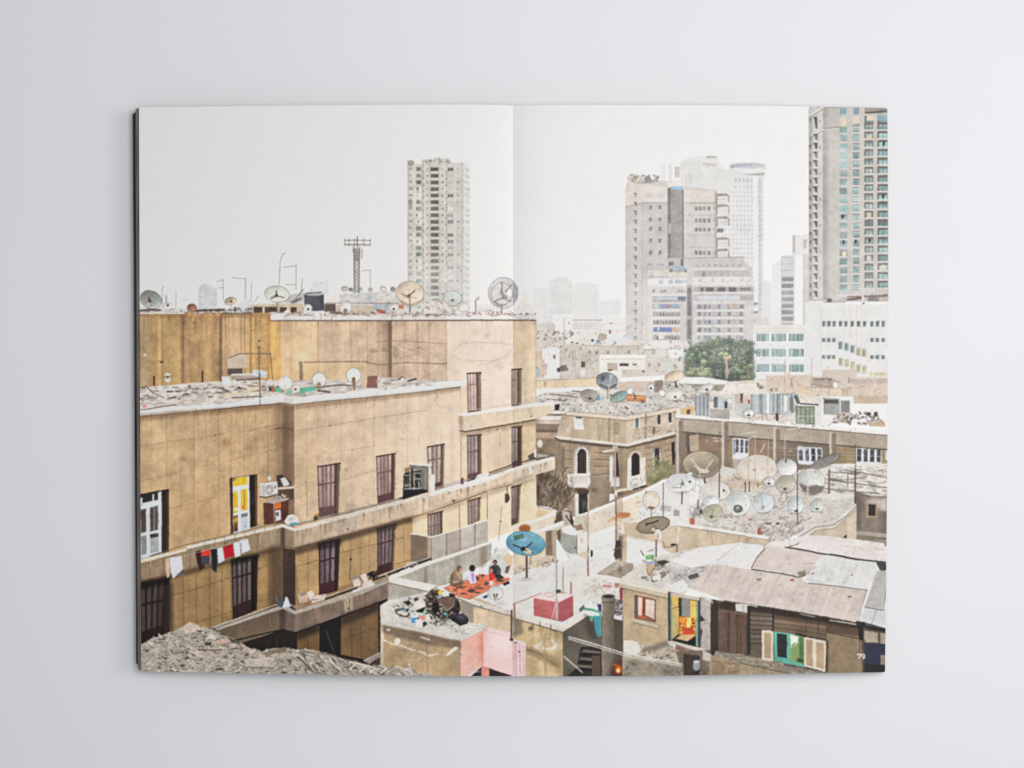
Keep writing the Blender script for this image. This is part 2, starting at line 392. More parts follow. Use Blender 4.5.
for y in (304.5, 312, 320, 328, 335.5):
    R(697, y, 745, y+4.6, (186, 181, 178))
    for x in (698, 704, 708.5, 718, 728, 740): R(x, y+.4, x+rs.choice((2, 3, 4.5)), y+4.4, jit((150, 148, 156), 22)); R(x+.6, y+.8, x+2.6, y+4, jit((98, 102, 120), 22), a=.7)
    R(696, y+4.8, 746, y+7.2, (223, 219, 214)); R(696, y+4.6, 746, y+5.1, (160, 153, 148))
R(729, 305, 733, 308, (238, 188, 132))
for y in (303, 311.5, 319.5, 328): P([(754, y), (759, y), (757.5, y+2.4), (754, y+3)], (156, 146, 140)); R(754, y+3.4, 759, y+5, (216, 210, 205))
R(745, 302, 754, 346, (207, 201, 196))
bits(260, 694, 750, 264, 345, 2.2, 1.4, [(150, 144, 142), (226, 222, 218), (176, 168, 162)], 14, .45)
bits(170, 650, 686, 264, 345, 2.2, 1.4, [(140, 136, 138), (230, 226, 222), (176, 168, 162)], 16, .45)
bits(120, 627, 716, 206, 258, 1.6, 1.2, [(186, 178, 172), (222, 216, 210)], 8, .4)
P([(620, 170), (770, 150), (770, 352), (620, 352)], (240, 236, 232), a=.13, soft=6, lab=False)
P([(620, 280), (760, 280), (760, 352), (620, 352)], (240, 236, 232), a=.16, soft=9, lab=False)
seg(None)

# ---- mid towers before the right hand tower
seg('printed_office_tower', 'grey banded printed office tower left of the tall right hand tower')
P([(792, 236), (795, 234), (800, 235.4), (809, 234), (810, 330), (772, 330), (772, 265), (780, 261), (782, 256), (792, 255)], (230, 228, 226), n=.01)
R(793, 236, 795.5, 253, (196, 188, 184)); R(803.5, 240, 807, 249, (200, 198, 196)); R(795.5, 255, 803, 325, (240, 239, 238)); R(803, 255, 809, 325, (214, 207, 203)); R(781.5, 257, 794, 325, (206, 204, 204)); R(772, 266, 781, 326, (235, 233, 231))
for i in range(11):
    y = 258+i*6.6; R(782, y, 793.6, y+4, (216, 216, 217) if i < 3 else jit((168, 164, 168), 8)); R(782, y+4.2, 793.6, y+5.2, (226, 224, 223))
P([(755, 316), (768, 317), (770, 326), (755, 326)], (222, 216, 211), n=.05, gr=.05)

# ---- tall tower on the right edge
seg('printed_tower', 'printed tower with blue green windows cut by the right page edge')
P([(809, 105), (892, 104), (890, 300), (809, 302)], (207, 201, 194), n=.012)
P([(809, 105), (821.5, 105), (823, 301), (809, 301)], (196, 190, 182)); 
P([(823, 106), (826.5, 106), (826.5, 300), (823, 300)], (182, 174, 167)); R(826.5, 106, 829, 300, (192, 184, 177)); R(829, 107, 840, 297, (204, 198, 190), st=.015)
R(809, 113, 812.6, 300, (186, 180, 174)); R(813, 116, 818.5, 300, (206, 201, 195)); R(819, 112, 823, 300, (212, 207, 201))
LN([(809, 116), (823, 107.5)], 2.2, (222, 218, 212)); LN([(809, 117.6), (823, 109.2)], .6, (150, 140, 132))
LN([(823, 129), (888, 121.5)], 1.6, (176, 167, 158)); LN([(823, 130.4), (870, 124.6)], .6, (226, 221, 214)); LN([(809, 137), (823, 129.4)], 1.6, (222, 217, 211)); LN([(809, 138.4), (823, 131)], .6, (160, 150, 142))
for i in range(21):
    y = 117+i*8.7
    if 128 > y > 122: continue
    h = 6.4 if i else 12
    R(809.6, y+1.5, 811.6, y+5.5, jit((150, 143, 137), 14)); R(813.8, y, 817.6, y+1.6, (118, 108, 102)); P([(814.6, y+1.5), (817.6, y+1.2), (817.6, y+h), (816.2, y+h)], jit((122, 114, 110), 16)); R(813.6, y+h+.4, 817.8, y+h+1.6, (228, 224, 220))
    if i % 3 == 0: R(820, y+3, 821, y+6, (150, 146, 142))
teal = [(168, 196, 196), (150, 180, 182), (178, 204, 202), (136, 164, 166), (188, 204, 202), (156, 172, 172), (128, 150, 152)]
def gl(): return jit(rs.choice(teal), 10)
for i in range(21):
    y = 109+i*8.8
    w = 840
    if y < 121:
        R(840, y, 847, y+6, (150, 182, 188) if i == 0 else (220, 208, 192)); R(853.6, y-1, 859.2, y+5.6, (146, 168, 176) if i == 0 else (222, 210, 192))
    else:
        R(839.8, y-.4, 847.6, y+7.2, (196, 190, 182)); R(840, y, 847.2, y+6.4, gl(), gr=.04, col2=gl()); R(840, y+6.4, 847.2, y+7.6, (214, 208, 200))
        R(853.2, y-.8, 859.8, y+7, (150, 142, 136)); R(853.6, y, 859.8, y+5.4, gl(), gr=.06, col2=gl()); R(852.8, y+6, 860, y+7.4, (220, 214, 207)); R(856.3, y+2, 856.9, y+5.4, (130, 140, 142), a=.6)
    if i > 0:
        yy = y-4 if i > 1 else y-2
        R(864.6, yy+.4, 873.6, yy+8, (136, 127, 122)); R(866.4, yy+2.6, 872.8, yy+7, gl(), gr=.08, col2=gl()); R(868.6, yy+2.6, 869.2, yy+7, (120, 120, 122), a=.8); R(864, yy+7.2, 874, yy+8.6, (214, 208, 200))
        R(877.8, yy, 888, yy+8, (124, 115, 111)); R(879.4, yy+2.2, 887.6, yy+7, gl(), gr=.08, col2=gl()); R(883, yy+2.2, 883.8, yy+7, (118, 116, 118), a=.8); R(877.4, yy+7, 888, yy+8.4, (216, 210, 203))
R(874, 112, 877.6, 297, (209, 203, 196)); R(875.4, 122, 876, 297, (176, 168, 160)); R(860.4, 124, 864, 298, (206, 200, 193)); R(847.6, 118, 852.6, 298, (202, 196, 188))
R(865, 108, 888, 114, (165, 157, 150)); LN([(866, 113), (888, 111)], 1.6, (112, 105, 100)); R(867, 116, 874, 121, (228, 214, 192)); R(878, 115, 888, 121, (150, 182, 184)); LN([(826, 107.6), (888, 107)], 1, (170, 162, 152))
for x, y, c in ((867, 256, (224, 208, 186)), (867.5, 213, (226, 196, 158)), (881.5, 265, (224, 208, 186)), (842.5, 252, (238, 222, 180)), (868, 136, (222, 206, 170)), (842, 122, (236, 210, 176))): R(x, y, x+4, y+4.6, c)
for x, y in ((842, 215), (842.6, 240.6), (855, 240), (869, 239), (883, 142), (882.6, 195)): R(x, y, x+2, y+3.6, (66, 66, 74))
R(836, 295, 888, 297.4, (222, 216, 210)); P([(847, 296.6), (888, 294.6), (888, 297), (848, 299)], (140, 118, 110)); 
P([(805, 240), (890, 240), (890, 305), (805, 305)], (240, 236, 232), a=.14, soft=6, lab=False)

# ---- white office building
seg('printed_white_building', 'white printed office building with rows of green windows')
P([(805, 303), (823, 302.4), (890, 303.5), (890, 380), (805, 378)], (230, 228, 225), n=.012)
P([(753.5, 326), (805, 326), (805, 380), (755, 386)], (232, 231, 228), n=.012)
P([(754, 325), (804, 325), (804.5, 331.6), (754, 331.6)], (232, 226, 220)); LN([(754, 328.6), (804, 328.8)], .5, (214, 204, 196)); LN([(754, 332), (804.6, 332)], .5, (206, 200, 196))
R(820.4, 303, 822, 372, (224, 222, 220)); 
for x in (844, 850, 856.5, 861.5): LN([(x, 304), (x+.4, 352)], .7, (226, 214, 208))
P([(823, 302), (845, 299.5), (846, 303), (823, 303.5)], (196, 192, 184)); E(829.6, 300.3, 3, 2.2, (135, 132, 120), gr=.2); R(842, 297.6, 889, 302, (200, 192, 186)); P([(846, 299.4), (862, 297), (862, 299.6), (848, 301)], (140, 112, 104)); R(868, 298, 879, 301.6, (150, 152, 148)); R(862, 296, 864, 301, (228, 226, 224))
LN([(822, 303.6), (888, 304)], .8, (246, 246, 245)); E(863.6, 303.6, 1.3, 1, (170, 140, 132))
def office(x0, x1, y0, y1, n, pal):
    w = (x1-x0)/n
    for k in range(n):
        R(x0+k*w+.3, y0, x0+(k+1)*w-.2, y1, jit(rs.choice(pal), 14), gr=.06); R(x0+k*w+.6, y0, x0+k*w+1.4, y1, jit((92, 122, 122), 24), a=.55)
    R(x0, y0-.6, x1, y0+.4, (176, 186, 184), a=.8); R(x0, y1, x1, y1+.8, (250, 250, 249))
gp = [(158, 188, 182), (136, 172, 167), (176, 200, 194), (118, 150, 147), (190, 208, 203)]
for y0 in (334.2, 349.6, 365): 
    office(756.8, 769.4, y0, y0+7.4, 6, gp); office(771.8, 786.4, y0, y0+7.4, 7, gp); office(789.2, 804.2, y0, y0+7.4, 7, gp)
office(757, 766, 380.4, 386, 4, [(120, 158, 156), (140, 178, 174)])
for x in (822.4, 827.5, 832.6, 839, 844.4, 850.6, 857, 863, 870.4, 876, 881.6): R(x, 321.4, x+3.6, 327, jit((140, 152, 148), 22), col2=jit((170, 184, 174), 12)); R(x+.8, 322, x+2, 327, jit((96, 98, 104), 20), a=.7)
for y in (338.2, 355.2):
    for x in (822.4, 827.4, 832.4, 870.6, 876, 881.6): R(x, y, x+3.6, y+4.2, jit((150, 166, 162), 12)); R(x+.6, y+.6, x+2, y+4, jit((120, 128, 130), 12), a=.7)
for x, y in ((839, 342), (845, 343.4), (851, 345.6), (857, 348.4), (862.6, 349.4)): R(x-.4, y-.6, x+4.4, y+8, (206, 204, 200)); R(x, y, x+3.8, y+7.2, jit((156, 176, 176), 14) if y < 346 else jit((206, 196, 156), 12)); R(x+.6, y+1, x+1.8, y+6.6, jit((104, 124, 128), 14), a=.6)
for x, y in ((839, 358.6), (845, 359.8), (851, 362.4), (857, 365.4), (862.6, 366.4)): R(x-.4, y-.6, x+4.4, y+8, (206, 204, 200)); R(x, y, x+3.8, y+7.2, jit((206, 196, 150), 14), col2=jit((214, 204, 164), 12)); R(x+.6, y+1, x+1.8, y+6.6, jit((150, 150, 124), 14), a=.5)
for k in range(7): R(870+k*2.5, 372.6, 872+k*2.5, 376, jit((224, 208, 164), 14))
seg(None)
# ---- low pale quarter between the far haze and the roofs
P([(534, 322), (626, 320), (626, 340), (690, 344), (690, 392), (534, 392)], (226, 217, 207), n=.025, gr=.03, soft=.6)
def box(x0, y0, x1, y1, col, label=None, top=None, **k):
    R(x0, y0, x1, y1, col, n=.02, gr=.02, **k)
    R(x0, y0, x1, y0+.7, top or tuple(min(250, c+14) for c in col))
seg('printed_house')
for a in ((553, 315, 574, 331, (240, 237, 234)), (573, 320, 602, 331, (226, 220, 214)), (602, 316, 626, 339, (238, 232, 228)), (536, 323, 556, 338, (218, 208, 200)), (577, 331, 600, 340, (228, 222, 216)), (557, 330, 579, 344, (234, 228, 222)), (536, 336, 566, 352, (214, 204, 194)), (570, 345, 640, 362, (217, 204, 190)), (600, 336, 628, 346, (232, 228, 224)), (640, 342, 688, 366, (222, 213, 205)), (536, 350, 545, 378, (219, 195, 170)), (558, 345, 582, 378, (212, 200, 187)), (578, 352, 604, 378, (210, 198, 184)), (632, 356, 690, 380, (219, 209, 199)), (648, 345, 684, 356, (226, 220, 213)), (670, 350, 690, 358, (238, 236, 233)), (545, 357, 560, 378, (240, 237, 233)), (543, 349, 560, 360, (238, 234, 230))):
    seg('printed_house'); box(*a)
for x in range(576, 600, 3): R(x, 323, x+1.4, 330, (212, 208, 203))
P([(553, 322), (573, 315.5), (573, 331), (560, 331)], (240, 238, 236)); LN([(564.5, 318), (564.5, 360)], .6, (170, 158, 150)); P([(643, 346), (660, 341), (682, 344), (684, 347), (646, 349)], (236, 230, 224))
LN([(573, 320.2), (602, 320.4)], .8, (176, 164, 158)); LN([(603, 331), (626, 331)], .8, (226, 204, 200)); LN([(603, 324), (626, 324)], .6, (222, 210, 206))
for i in range(70):
    x, y = 536+rs.random()*152, 322+rs.random()*56
    R(x, y, x+.8+rs.random()*1.6, y+.8+rs.random()*2, jit((172, 156, 144), 26), a=.75)
for i in range(44): 
    bits(1, 536, 570, 330, 340, 2.4, 2.2, (146, 132, 116), 28, .8)
for i in range(40):
    bits(1, 545, 605, 338, 347, 3, 2.4, [(236, 234, 232), (190, 176, 166), (150, 140, 134)], 14, .85)
for x, y in ((571, 342), (576, 343)): R(x, y, x+3, y+1.2, (120, 112, 110))
R(591.6, 339.8, 594, 342, (66, 62, 66)); R(597, 340.4, 599.8, 343, (110, 150, 205)); E(572.2, 334, 1.9, 1.9, (150, 150, 170)); R(609.6, 330.4, 611.4, 334, (170, 110, 116)); E(602.5, 337.5, 4.5, 4, (196, 178, 158), gr=.1); E(615, 337.6, 4, 3.4, (226, 232, 234)); E(629.6, 337.6, 3, 2.6, (204, 216, 226))
P([(545, 349), (556, 347), (560, 352), (560, 360), (543, 360)], (240, 238, 235)); R(553.6, 355, 556, 359, (150, 128, 122)); R(543.6, 363.6, 547.6, 375, (216, 186, 178)); LN([(537.6, 369), (538.8, 374)], 2.4, (120, 160, 195)); LN([(537.4, 369), (538.6, 374)], 1, (236, 236, 234))
P([(560, 366), (567, 365), (569, 371), (561, 372)], (124, 124, 118)); E(559, 370, 1.8, 2.4, (90, 84, 80)); R(581.8, 362, 585.6, 367.6, (108, 98, 92)); R(592.6, 364, 600, 367.6, (206, 208, 196)); E(583.6, 373.4, 2.4, 3.2, (232, 228, 222))
for x in (573, 575.6, 561, 587): LN([(x, 350), (x, 372)], .6, (170, 160, 150), a=.8)
for x, y in ((589, 351), (596, 351.6), (607.4, 351.4), (628.4, 351)): R(x, y, x+2, y+3, (158, 134, 120))
for x in (605, 618, 638): LN([(x, 347), (x, 361)], .6, (182, 164, 150))
LN([(570, 345.2), (640, 346.6)], .6, (190, 172, 158))
seg('printed_house', 'low white printed house with open dark windows')
P([(600, 356), (646, 355.6), (645, 378), (600, 378)], (240, 234, 226)); P([(600, 355.4), (646, 355), (646, 358.6), (600, 359)], (246, 242, 236)); LN([(601, 359.6), (645, 359.4)], .6, (206, 190, 176))
R(608, 363.4, 618, 371, (196, 180, 164)); R(608.4, 369.6, 613, 371.6, (130, 118, 108)); R(620, 363.6, 629.4, 366.6, (116, 98, 96)); R(633, 364, 637.4, 366, (150, 134, 128)); R(622, 370, 646, 378, (220, 206, 192)); R(618, 362, 619.6, 378, (245, 240, 234)); E(643.4, 371.6, 1.5, 1.2, (130, 124, 120))
seg('printed_house')
for x in (648.6, 658): R(x, 363.4, x+2.6, 366.6, (176, 160, 150))
R(662, 362.6, 671, 370, (212, 216, 208)); R(652, 349.4, 656, 354.6, (206, 198, 186)); R(679.4, 357, 681, 361.6, (110, 150, 150)); R(674, 345.6, 681, 350, (216, 180, 176), a=.5)
R(648, 378, 700, 384, (228, 222, 214)); 
bits(60, 634, 690, 345, 380, 4, 1.4, [(205, 194, 184), (186, 172, 160), (236, 232, 226)], 14, .6)
bits(160, 536, 690, 324, 380, 2.4, 1.6, [(236, 232, 227), (200, 186, 174), (170, 154, 142), (226, 214, 202)], 12, .6)
seg(None)
# ---- trees
def leafy(cx, cy, rx, ry, n, pal, seed, smin=1.0, smax=2.4):
    r = random.Random(seed)
    cl = [(cx+rx*.8*math.sqrt(r.random())*math.cos(t), cy+ry*.8*math.sqrt(r.random())*math.sin(t), r.uniform(.3, .55)*min(rx, ry)) for t in [r.uniform(0, 6.283) for _ in range(max(3, int(rx*ry/9)))]]
    cl.sort(key=lambda c: c[1])
    per = max(4, int(n*1.6/len(cl)))
    for x0, y0, q in cl:
        tone = r.uniform(.86, 1.12)
        for i in range(per):
            t = r.uniform(0, 6.283); d = r.random()**.6
            x, y = x0+q*1.25*d*math.cos(t), y0+q*d*math.sin(t)
            s = r.uniform(smin, smax)*.7; c = jit(r.choice(pal), 7, r)
            sh = tone*(1-.30*(y-y0)/q-.06*(x-x0)/q)
            P([(x+s*.5*r.uniform(.5, 1.3)*math.cos(k*1.25+t), y+s*.42*r.uniform(.5, 1.3)*math.sin(k*1.25+t)) for k in range(5)], tuple(v*sh for v in c), a=.85)
dg = [(98, 108, 94), (118, 128, 106), (138, 148, 122), (80, 90, 82), (156, 166, 138), (108, 116, 104)]
lg = [(150, 156, 112), (168, 170, 128), (136, 144, 104), (180, 182, 140)]
seg('printed_tree', 'printed clump of dark green trees beside the white office building')
P([(684.6, 356), (688, 350), (693, 347.6), (698.3, 343), (704, 342), (710, 343.4), (717, 339.5), (724, 340.4), (731, 339.2), (736, 341), (738, 344), (743, 341.6), (747, 340.6), (754, 342), (754.4, 383), (727, 385), (715, 380), (686, 378), (684, 372)], (100, 110, 98), n=.22, gr=.12, soft=1.6, a=.9)
P([(705, 352), (730, 358), (750, 352), (750, 380), (722, 382), (708, 372)], (78, 88, 82), n=.25, soft=3, a=.6)
for i, (a, lb) in enumerate((((737, 352, 18, 14, 1000, dg), 'printed clump of dark green trees beside the white office building'), ((712, 352, 21, 12, 900, dg), None), ((724, 367, 30, 13, 900, dg), None), ((699, 373, 15, 8, 420, lg), 'yellow green printed bushes in front of the dark trees'), ((741, 376, 14, 8, 380, [(120, 132, 100), (150, 164, 124), (100, 110, 88)]), None), ((692, 357, 7, 4.6, 150, [(150, 176, 128), (130, 156, 112)]), None), ((704, 359, 6, 6, 120, [(170, 188, 142), (140, 162, 118)]), None))):
    seg('printed_tree', lb); leafy(*a, seed=20+i)
tr = random.Random(91)
for k in range(26):                     # uneven crown: tufts that stand out along the edge, and dark gaps between the clumps
    t = k/25; x = 686+t*67; y = (352, 345, 341, 339.6, 340, 342, 341.5)[min(6, int(t*7))]+tr.uniform(-1.4, 2)
    leafy(x, y, tr.uniform(2, 4.4), tr.uniform(1.6, 3.2), 26, [(118, 130, 106), (142, 154, 126), (104, 114, 98)], 300+k, .8, 1.8)
for k in range(16): E(tr.uniform(692, 750), tr.uniform(350, 378), tr.uniform(1.6, 4), tr.uniform(1.2, 3), (74, 84, 78), soft=.8, a=.55, n=.2, lab=False)
for k in range(20): leafy(tr.uniform(690, 752), tr.uniform(346, 376), tr.uniform(2.4, 4.6), tr.uniform(1.6, 3), 30, [(150, 160, 132), (134, 146, 120), (164, 172, 144)], 340+k, .7, 1.6)
seg('printed_palm_tree'); LN([(726.5, 356), (727, 378)], 2.6, (176, 164, 146), lab=True); E(728, 357, 4, 2.4, (206, 186, 160)); leafy(725, 353, 6, 3.6, 60, [(150, 172, 126), (178, 192, 146)], 41)
seg('printed_palm_tree'); LN([(748, 368), (748, 384)], 1.8, (150, 132, 112), lab=True); leafy(746, 366, 7, 4.6, 70, [(150, 172, 120), (176, 192, 140), (120, 142, 100)], 42)
P([(684, 338), (756, 336), (756, 386), (684, 386)], (232, 230, 222), a=.08, soft=4, lab=False)
seg('printed_tree'); leafy(675, 367, 2.6, 3, 16, [(120, 160, 110)], 43, 1, 2)
seg(None)
# ---- roofs in the middle distance, right side behind the long building
RB = [(230, 226, 219), (210, 200, 189), (184, 171, 158), (152, 138, 127), (220, 209, 195), (238, 235, 230)]
def bushy(x, y, w, h, n, seed): leafy(x, y, w, h, n, [(150, 156, 128), (176, 180, 152), (130, 138, 112)], seed, 1, 2.4)
P([(690, 384), (760, 380), (892, 376), (892, 424), (690, 420)], (226, 215, 203), n=.03, gr=.03)
seg('printed_house'); P([(766, 376), (812, 375), (812, 392), (766, 394)], (223, 203, 186), n=.03); P([(822, 370.4), (857, 369.6), (857, 392), (822, 392)], (218, 201, 186), n=.03); P([(812, 377), (832, 378), (840, 389), (812, 389)], (198, 176, 158), n=.08); LN([(812, 380), (831, 379), (830, 381.6)], 1.4, (150, 128, 112)); LN([(815, 385), (832, 387)], 1, (170, 148, 132))
P([(845, 384), (888, 383), (888, 398), (842, 398)], (220, 200, 182), n=.03); P([(855, 379), (888, 378.6), (888, 384), (855, 384)], (206, 186, 170), n=.05); P([(776, 393), (801, 388), (845, 390), (845, 396), (782, 396)], (228, 208, 186), n=.03); P([(801, 387.4), (804, 387), (804, 394), (801, 394)], (240, 204, 160)); R(842, 388, 848, 396, (206, 178, 160)); P([(855, 396), (888, 396), (888, 404), (855, 404)], (205, 184, 160), n=.03)
R(800, 397, 888, 424, (236, 232, 228)); LN([(784.6, 360), (784.6, 392)], .8, (186, 172, 164)); LN([(811.6, 358), (811.6, 392)], .8, (196, 188, 182)); E(788.4, 374.6, 2, 2.4, (236, 200, 170)); R(790.4, 378, 793, 388, (196, 172, 158)); E(835.6, 385, 2, 3, (240, 238, 236)); R(848.6, 377, 850, 383, (170, 150, 140))
bits(110, 767, 887, 376, 398, 3, 1.4, [(190, 170, 154), (236, 226, 214), (166, 148, 134), (220, 204, 188)], 14, .6)
for i in range(50):
    x, y = 768+rs.random()*118, 378+rs.random()*18; R(x, y, x+1+rs.random()*2, y+.7+rs.random(), jit((186, 166, 150), 28), a=.7)
seg(None)
seg('printed_bush'); bushy(758, 388, 10, 4, 90, 5); seg('printed_bush'); bushy(776, 390, 6, 2.4, 36, 6); seg(None)
P([(718, 386), (757, 383.6), (758, 392), (720, 395)], (238, 230, 220), n=.03, gr=.06)
P([(679, 380), (684, 377.6), (704, 377.6), (728, 381), (726, 384.6), (700, 384.4), (680, 383.6)], (238, 235, 230)); P([(680, 384), (726, 384.8), (722, 391), (682, 390)], (172, 162, 146), gr=.12)
scatter([(682, 386), (698, 386), (698, 392), (682, 392)], 26, 1, 2.4, [(90, 140, 140), (120, 160, 200), (70, 110, 130), (180, 200, 196)], seed=51)
bushy(718, 388.6, 7, 3, 40, 7)
# white littered roof of the ornate house
ROOF = [(536, 396), (560, 388), (606, 386), (655, 378), (700, 388), (716, 398), (700, 412), (678, 409), (626, 418), (567, 414), (536, 404)]
seg('printed_littered_roof', 'printed roof covered in pale rubble between satellite dishes')
P(ROOF, (216, 207, 195), n=.04, gr=.05)
scatter(ROOF, 520, 1.0, 3.4, RB+[(232, 228, 222), (222, 215, 206)], ar=(1.2, 3.2), ang=(-25, 35), seed=52, a=.85)
scatter(ROOF, 60, 1, 2, [(110, 98, 92), (130, 112, 102), (90, 84, 84)], ar=(1, 4), ang=(-20, 30), seed=53, a=.8)
seg('printed_wall'); P([(536, 381), (601, 378), (601, 386), (536, 389)], (231, 206, 172), n=.03, gr=.03); LN([(536, 380.6), (601, 377.8)], .8, (190, 160, 136)); P([(536, 389), (600, 387), (600, 391), (536, 393)], (240, 238, 235)); E(545, 384, 1.2, 3, (170, 140, 115), a=.6)
seg('printed_wall'); P([(619, 383), (658, 379), (659, 391), (619, 394)], (211, 188, 170), n=.05); P([(620, 378.6), (665, 375.6), (665, 381), (620, 382)], (244, 242, 240)); P([(655, 381), (663, 380), (663, 392), (655, 393)], (140, 118, 106), soft=.5, a=.7); seg(None)
for a in ((550, 394, 578, 397.6), (572, 391, 582, 392), (548, 399, 566, 401)): LN([(a[0], a[1]), (a[2], a[3])], 1.2, (140, 124, 114))
E(598, 397.4, 2.4, 3.2, (120, 168, 214), lab=False)
seg('printed_crate'); P([(626, 396), (629, 394.6), (646.4, 396), (646.4, 402), (627, 402)], (214, 146, 92), n=.1); R(634, 395.6, 636.6, 399.6, (90, 74, 70)); LN([(627, 397.6), (646, 397.6)], .8, (238, 196, 150)); R(641, 401.4, 645, 403, (150, 80, 96)); seg(None)
dish(607, 381, 10.8, 8.4, 5, (150, 156, 162), (92, 96, 102), ar=.2, feed=None, base=(608, 399), pc=(150, 130, 118), label='dark printed globe dish on a rusty pole above the littered roof')
E(603, 378.6, 3, 4.4, (96, 100, 106), rot=20, soft=.5, a=.8); LN([(600, 385), (609, 388.6), (616, 385)], 2.2, (96, 98, 100), a=.8); LN([(606, 374), (609, 386)], .6, (120, 124, 128)); LN([(609, 384), (609, 392)], 1.2, (206, 186, 174)); P([(610, 375), (613, 375.6), (610, 383)], (205, 210, 214), a=.8)
dish(589, 395.6, 8.8, 6.4, 5, (178, 170, 158), (140, 134, 124), label='beige printed dish left of the blue bucket', feed=(.1, .5))
dish(619, 397, 9.6, 4.8, -24, (150, 168, 160), (110, 126, 120), feed=None, base=(615, 410), pc=(170, 156, 146), label='dark green tilted printed dish')
dish(630, 391, 3.6, 3.8, 0, (236, 235, 233), feed=None); dish(651, 387.6, 3.6, 4.6, 0, (226, 228, 228), feed=(0, .2), arms=0)
dish(674, 376.4, 10, 5.2, -16, (230, 207, 178), (206, 182, 154), feed=None, base=(677, 388), pc=(90, 74, 66), pw=1.6, label='peach coloured tilted printed dish on a dark post')
dish(662, 393, 3.6, 4, -20, (232, 230, 227), feed=None); dish(673.6, 394, 9, 6.4, -6, (224, 218, 208), (208, 200, 190), feed=(.2, .5), arms=0, label='cream speckled printed dish below the peach dish')
dish(706, 388.6, 8, 4.4, -25, (212, 214, 208), (190, 190, 184), feed=(.1, .3), arms=2)
# ---- ornate old house
seg('printed_ornate_house', 'old beige printed house with arched windows and a white balcony')
P([(536, 414), (568, 414), (567, 448), (562, 530), (536, 534)], (150, 124, 100), n=.1, gr=.08)
P([(536, 416), (570, 416), (566, 421.6), (560, 424), (536, 424)], (204, 184, 160)); P([(536, 415.6), (567, 416.6), (569.4, 418.6), (562, 420), (536, 420)], (232, 222, 210))
for i in range(13): E(538+i*2.2, 423, .8, .8, (235, 225, 212)); E(537.4+i*2.6, 431, 1, 1.8, (100, 84, 70), a=.8)
R(536, 425, 563, 429.6, (150, 128, 108), n=.05); P([(536, 433), (561, 433), (561, 440), (536, 438)], (186, 158, 128), n=.05)
E(540, 444, 2.6, 4, (222, 212, 200)); E(541, 452, 4, 6, (120, 98, 78), soft=.8, a=.7)
UF = Q((567, 414), (626, 418), (626, 445), (556, 438)); UR = Q((626, 418), (678, 409), (676, 434), (626, 446))
P([(562, 415), (569, 414), (626, 418), (626, 446), (556, 438.6)], (204, 180, 150), n=.04, st=.05)
P(UR.rect(0, 0, 1, 1), (211, 190, 163), n=.05, st=.04)
P([(567, 411), (627, 416), (678, 406.6), (678, 411), (627, 420.6), (567, 415)], (226, 208, 186)); LN([(567, 415.6), (627, 421), (678, 411.4)], .8, (150, 124, 100)); LN([(568, 411.4), (627, 416.4), (678, 407)], .7, (168, 148, 130))
for u in (.22, .62, .83): UF.line(u, .12, u, 1, .8, (176, 150, 122), a=.7)
LN([(609.6, 419), (609, 444)], 1.4, (150, 124, 102), a=.8); LN([(646, 415), (645.6, 441)], 1.6, (158, 132, 108)); LN([(598.6, 418), (599, 441)], .6, (170, 146, 118))
P([(573.4, 417), (583, 418.6), (584, 429.4), (575, 429)], (222, 220, 214)); P([(576, 416.8), (582, 417), (582, 419), (576, 418.6)], (110, 100, 94)); R(575, 426, 584, 429.6, (238, 236, 232)); R(614, 423, 620, 434.6, (168, 146, 118)); R(615, 424.4, 619, 433.6, (182, 160, 132)); P([(566, 429), (571, 427), (570, 433), (567, 434)], (220, 210, 200), a=.7)
P([(634.4, 418.6), (640, 417.6), (640, 428.6), (634.6, 429)], (236, 230, 222)); P([(635.4, 419), (639, 418), (639, 428), (635.8, 428.6)], (104, 116, 112)); P([(634, 429), (640.6, 428.6), (639, 432), (635.6, 432)], (188, 166, 142))
for x, y in ((657.6, 415), (668.6, 413)): P([(x-.6, y-.4), (x+4.2, y-.8), (x+4, y+10.6), (x-.2, y+10.6)], (232, 224, 214)); P([(x, y), (x+3.4, y-.3), (x+3.4, y+9.6), (x+.3, y+9.8)], (86, 80, 78))
scatter([(648, 424), (660, 426), (676, 424), (676, 434), (640, 442), (632, 436)], 60, 1, 2.6, [(186, 160, 130), (222, 204, 180), (150, 126, 104), (235, 222, 204)], seed=54, a=.7); E(654, 430.6, 1.6, 4, (112, 94, 80), a=.8)
# cornice and lower storey
LF = Q((562, 441), (628, 447), (622, 500), (561, 530)); LR = Q((626, 446), (676, 437), (676, 486), (622, 500))
P([(561, 440), (628, 447), (624, 503), (590, 513), (561, 530)], (174, 148, 118), n=.05, st=.05, col2=(162, 140, 118)); P([(624, 447), (676, 436), (676, 486), (622, 504)], (176, 150, 120), n=.06, st=.05)
P([(554, 437), (628, 445.4), (628, 449), (600, 447), (562, 442.6), (556, 440)], (112, 92, 76)); P([(628, 445.4), (676, 433.6), (676, 437.6), (628, 449)], (112, 92, 76)); P([(553, 436), (590, 440), (626, 444), (676, 431.6), (676, 434.6), (628, 447), (560, 439.4)], (226, 215, 200), n=.05)
for v in (.1, .2, .3, .42): LF.line(.02, v, .16, v+.005, 1, (136, 110, 86), a=.8); LF.line(.5, v+.02, .78, v+.04, 1.1, (128, 102, 80), a=.8); LF.line(.5, v+.04, .78, v+.06, .8, (206, 180, 146), a=.7)
for v in (.12, .24, .36, .48): LR.line(.4, v, .56, v, .9, (126, 104, 84), a=.8); LR.line(.78, v, .9, v, .9, (126, 104, 84), a=.7)
P([(561.5, 446), (565, 446), (565, 525), (561, 530)], (120, 98, 78), soft=.8, a=.7); P([(608, 470), (623, 462), (622, 502), (604, 508)], (140, 116, 96), soft=2.4, a=.65)
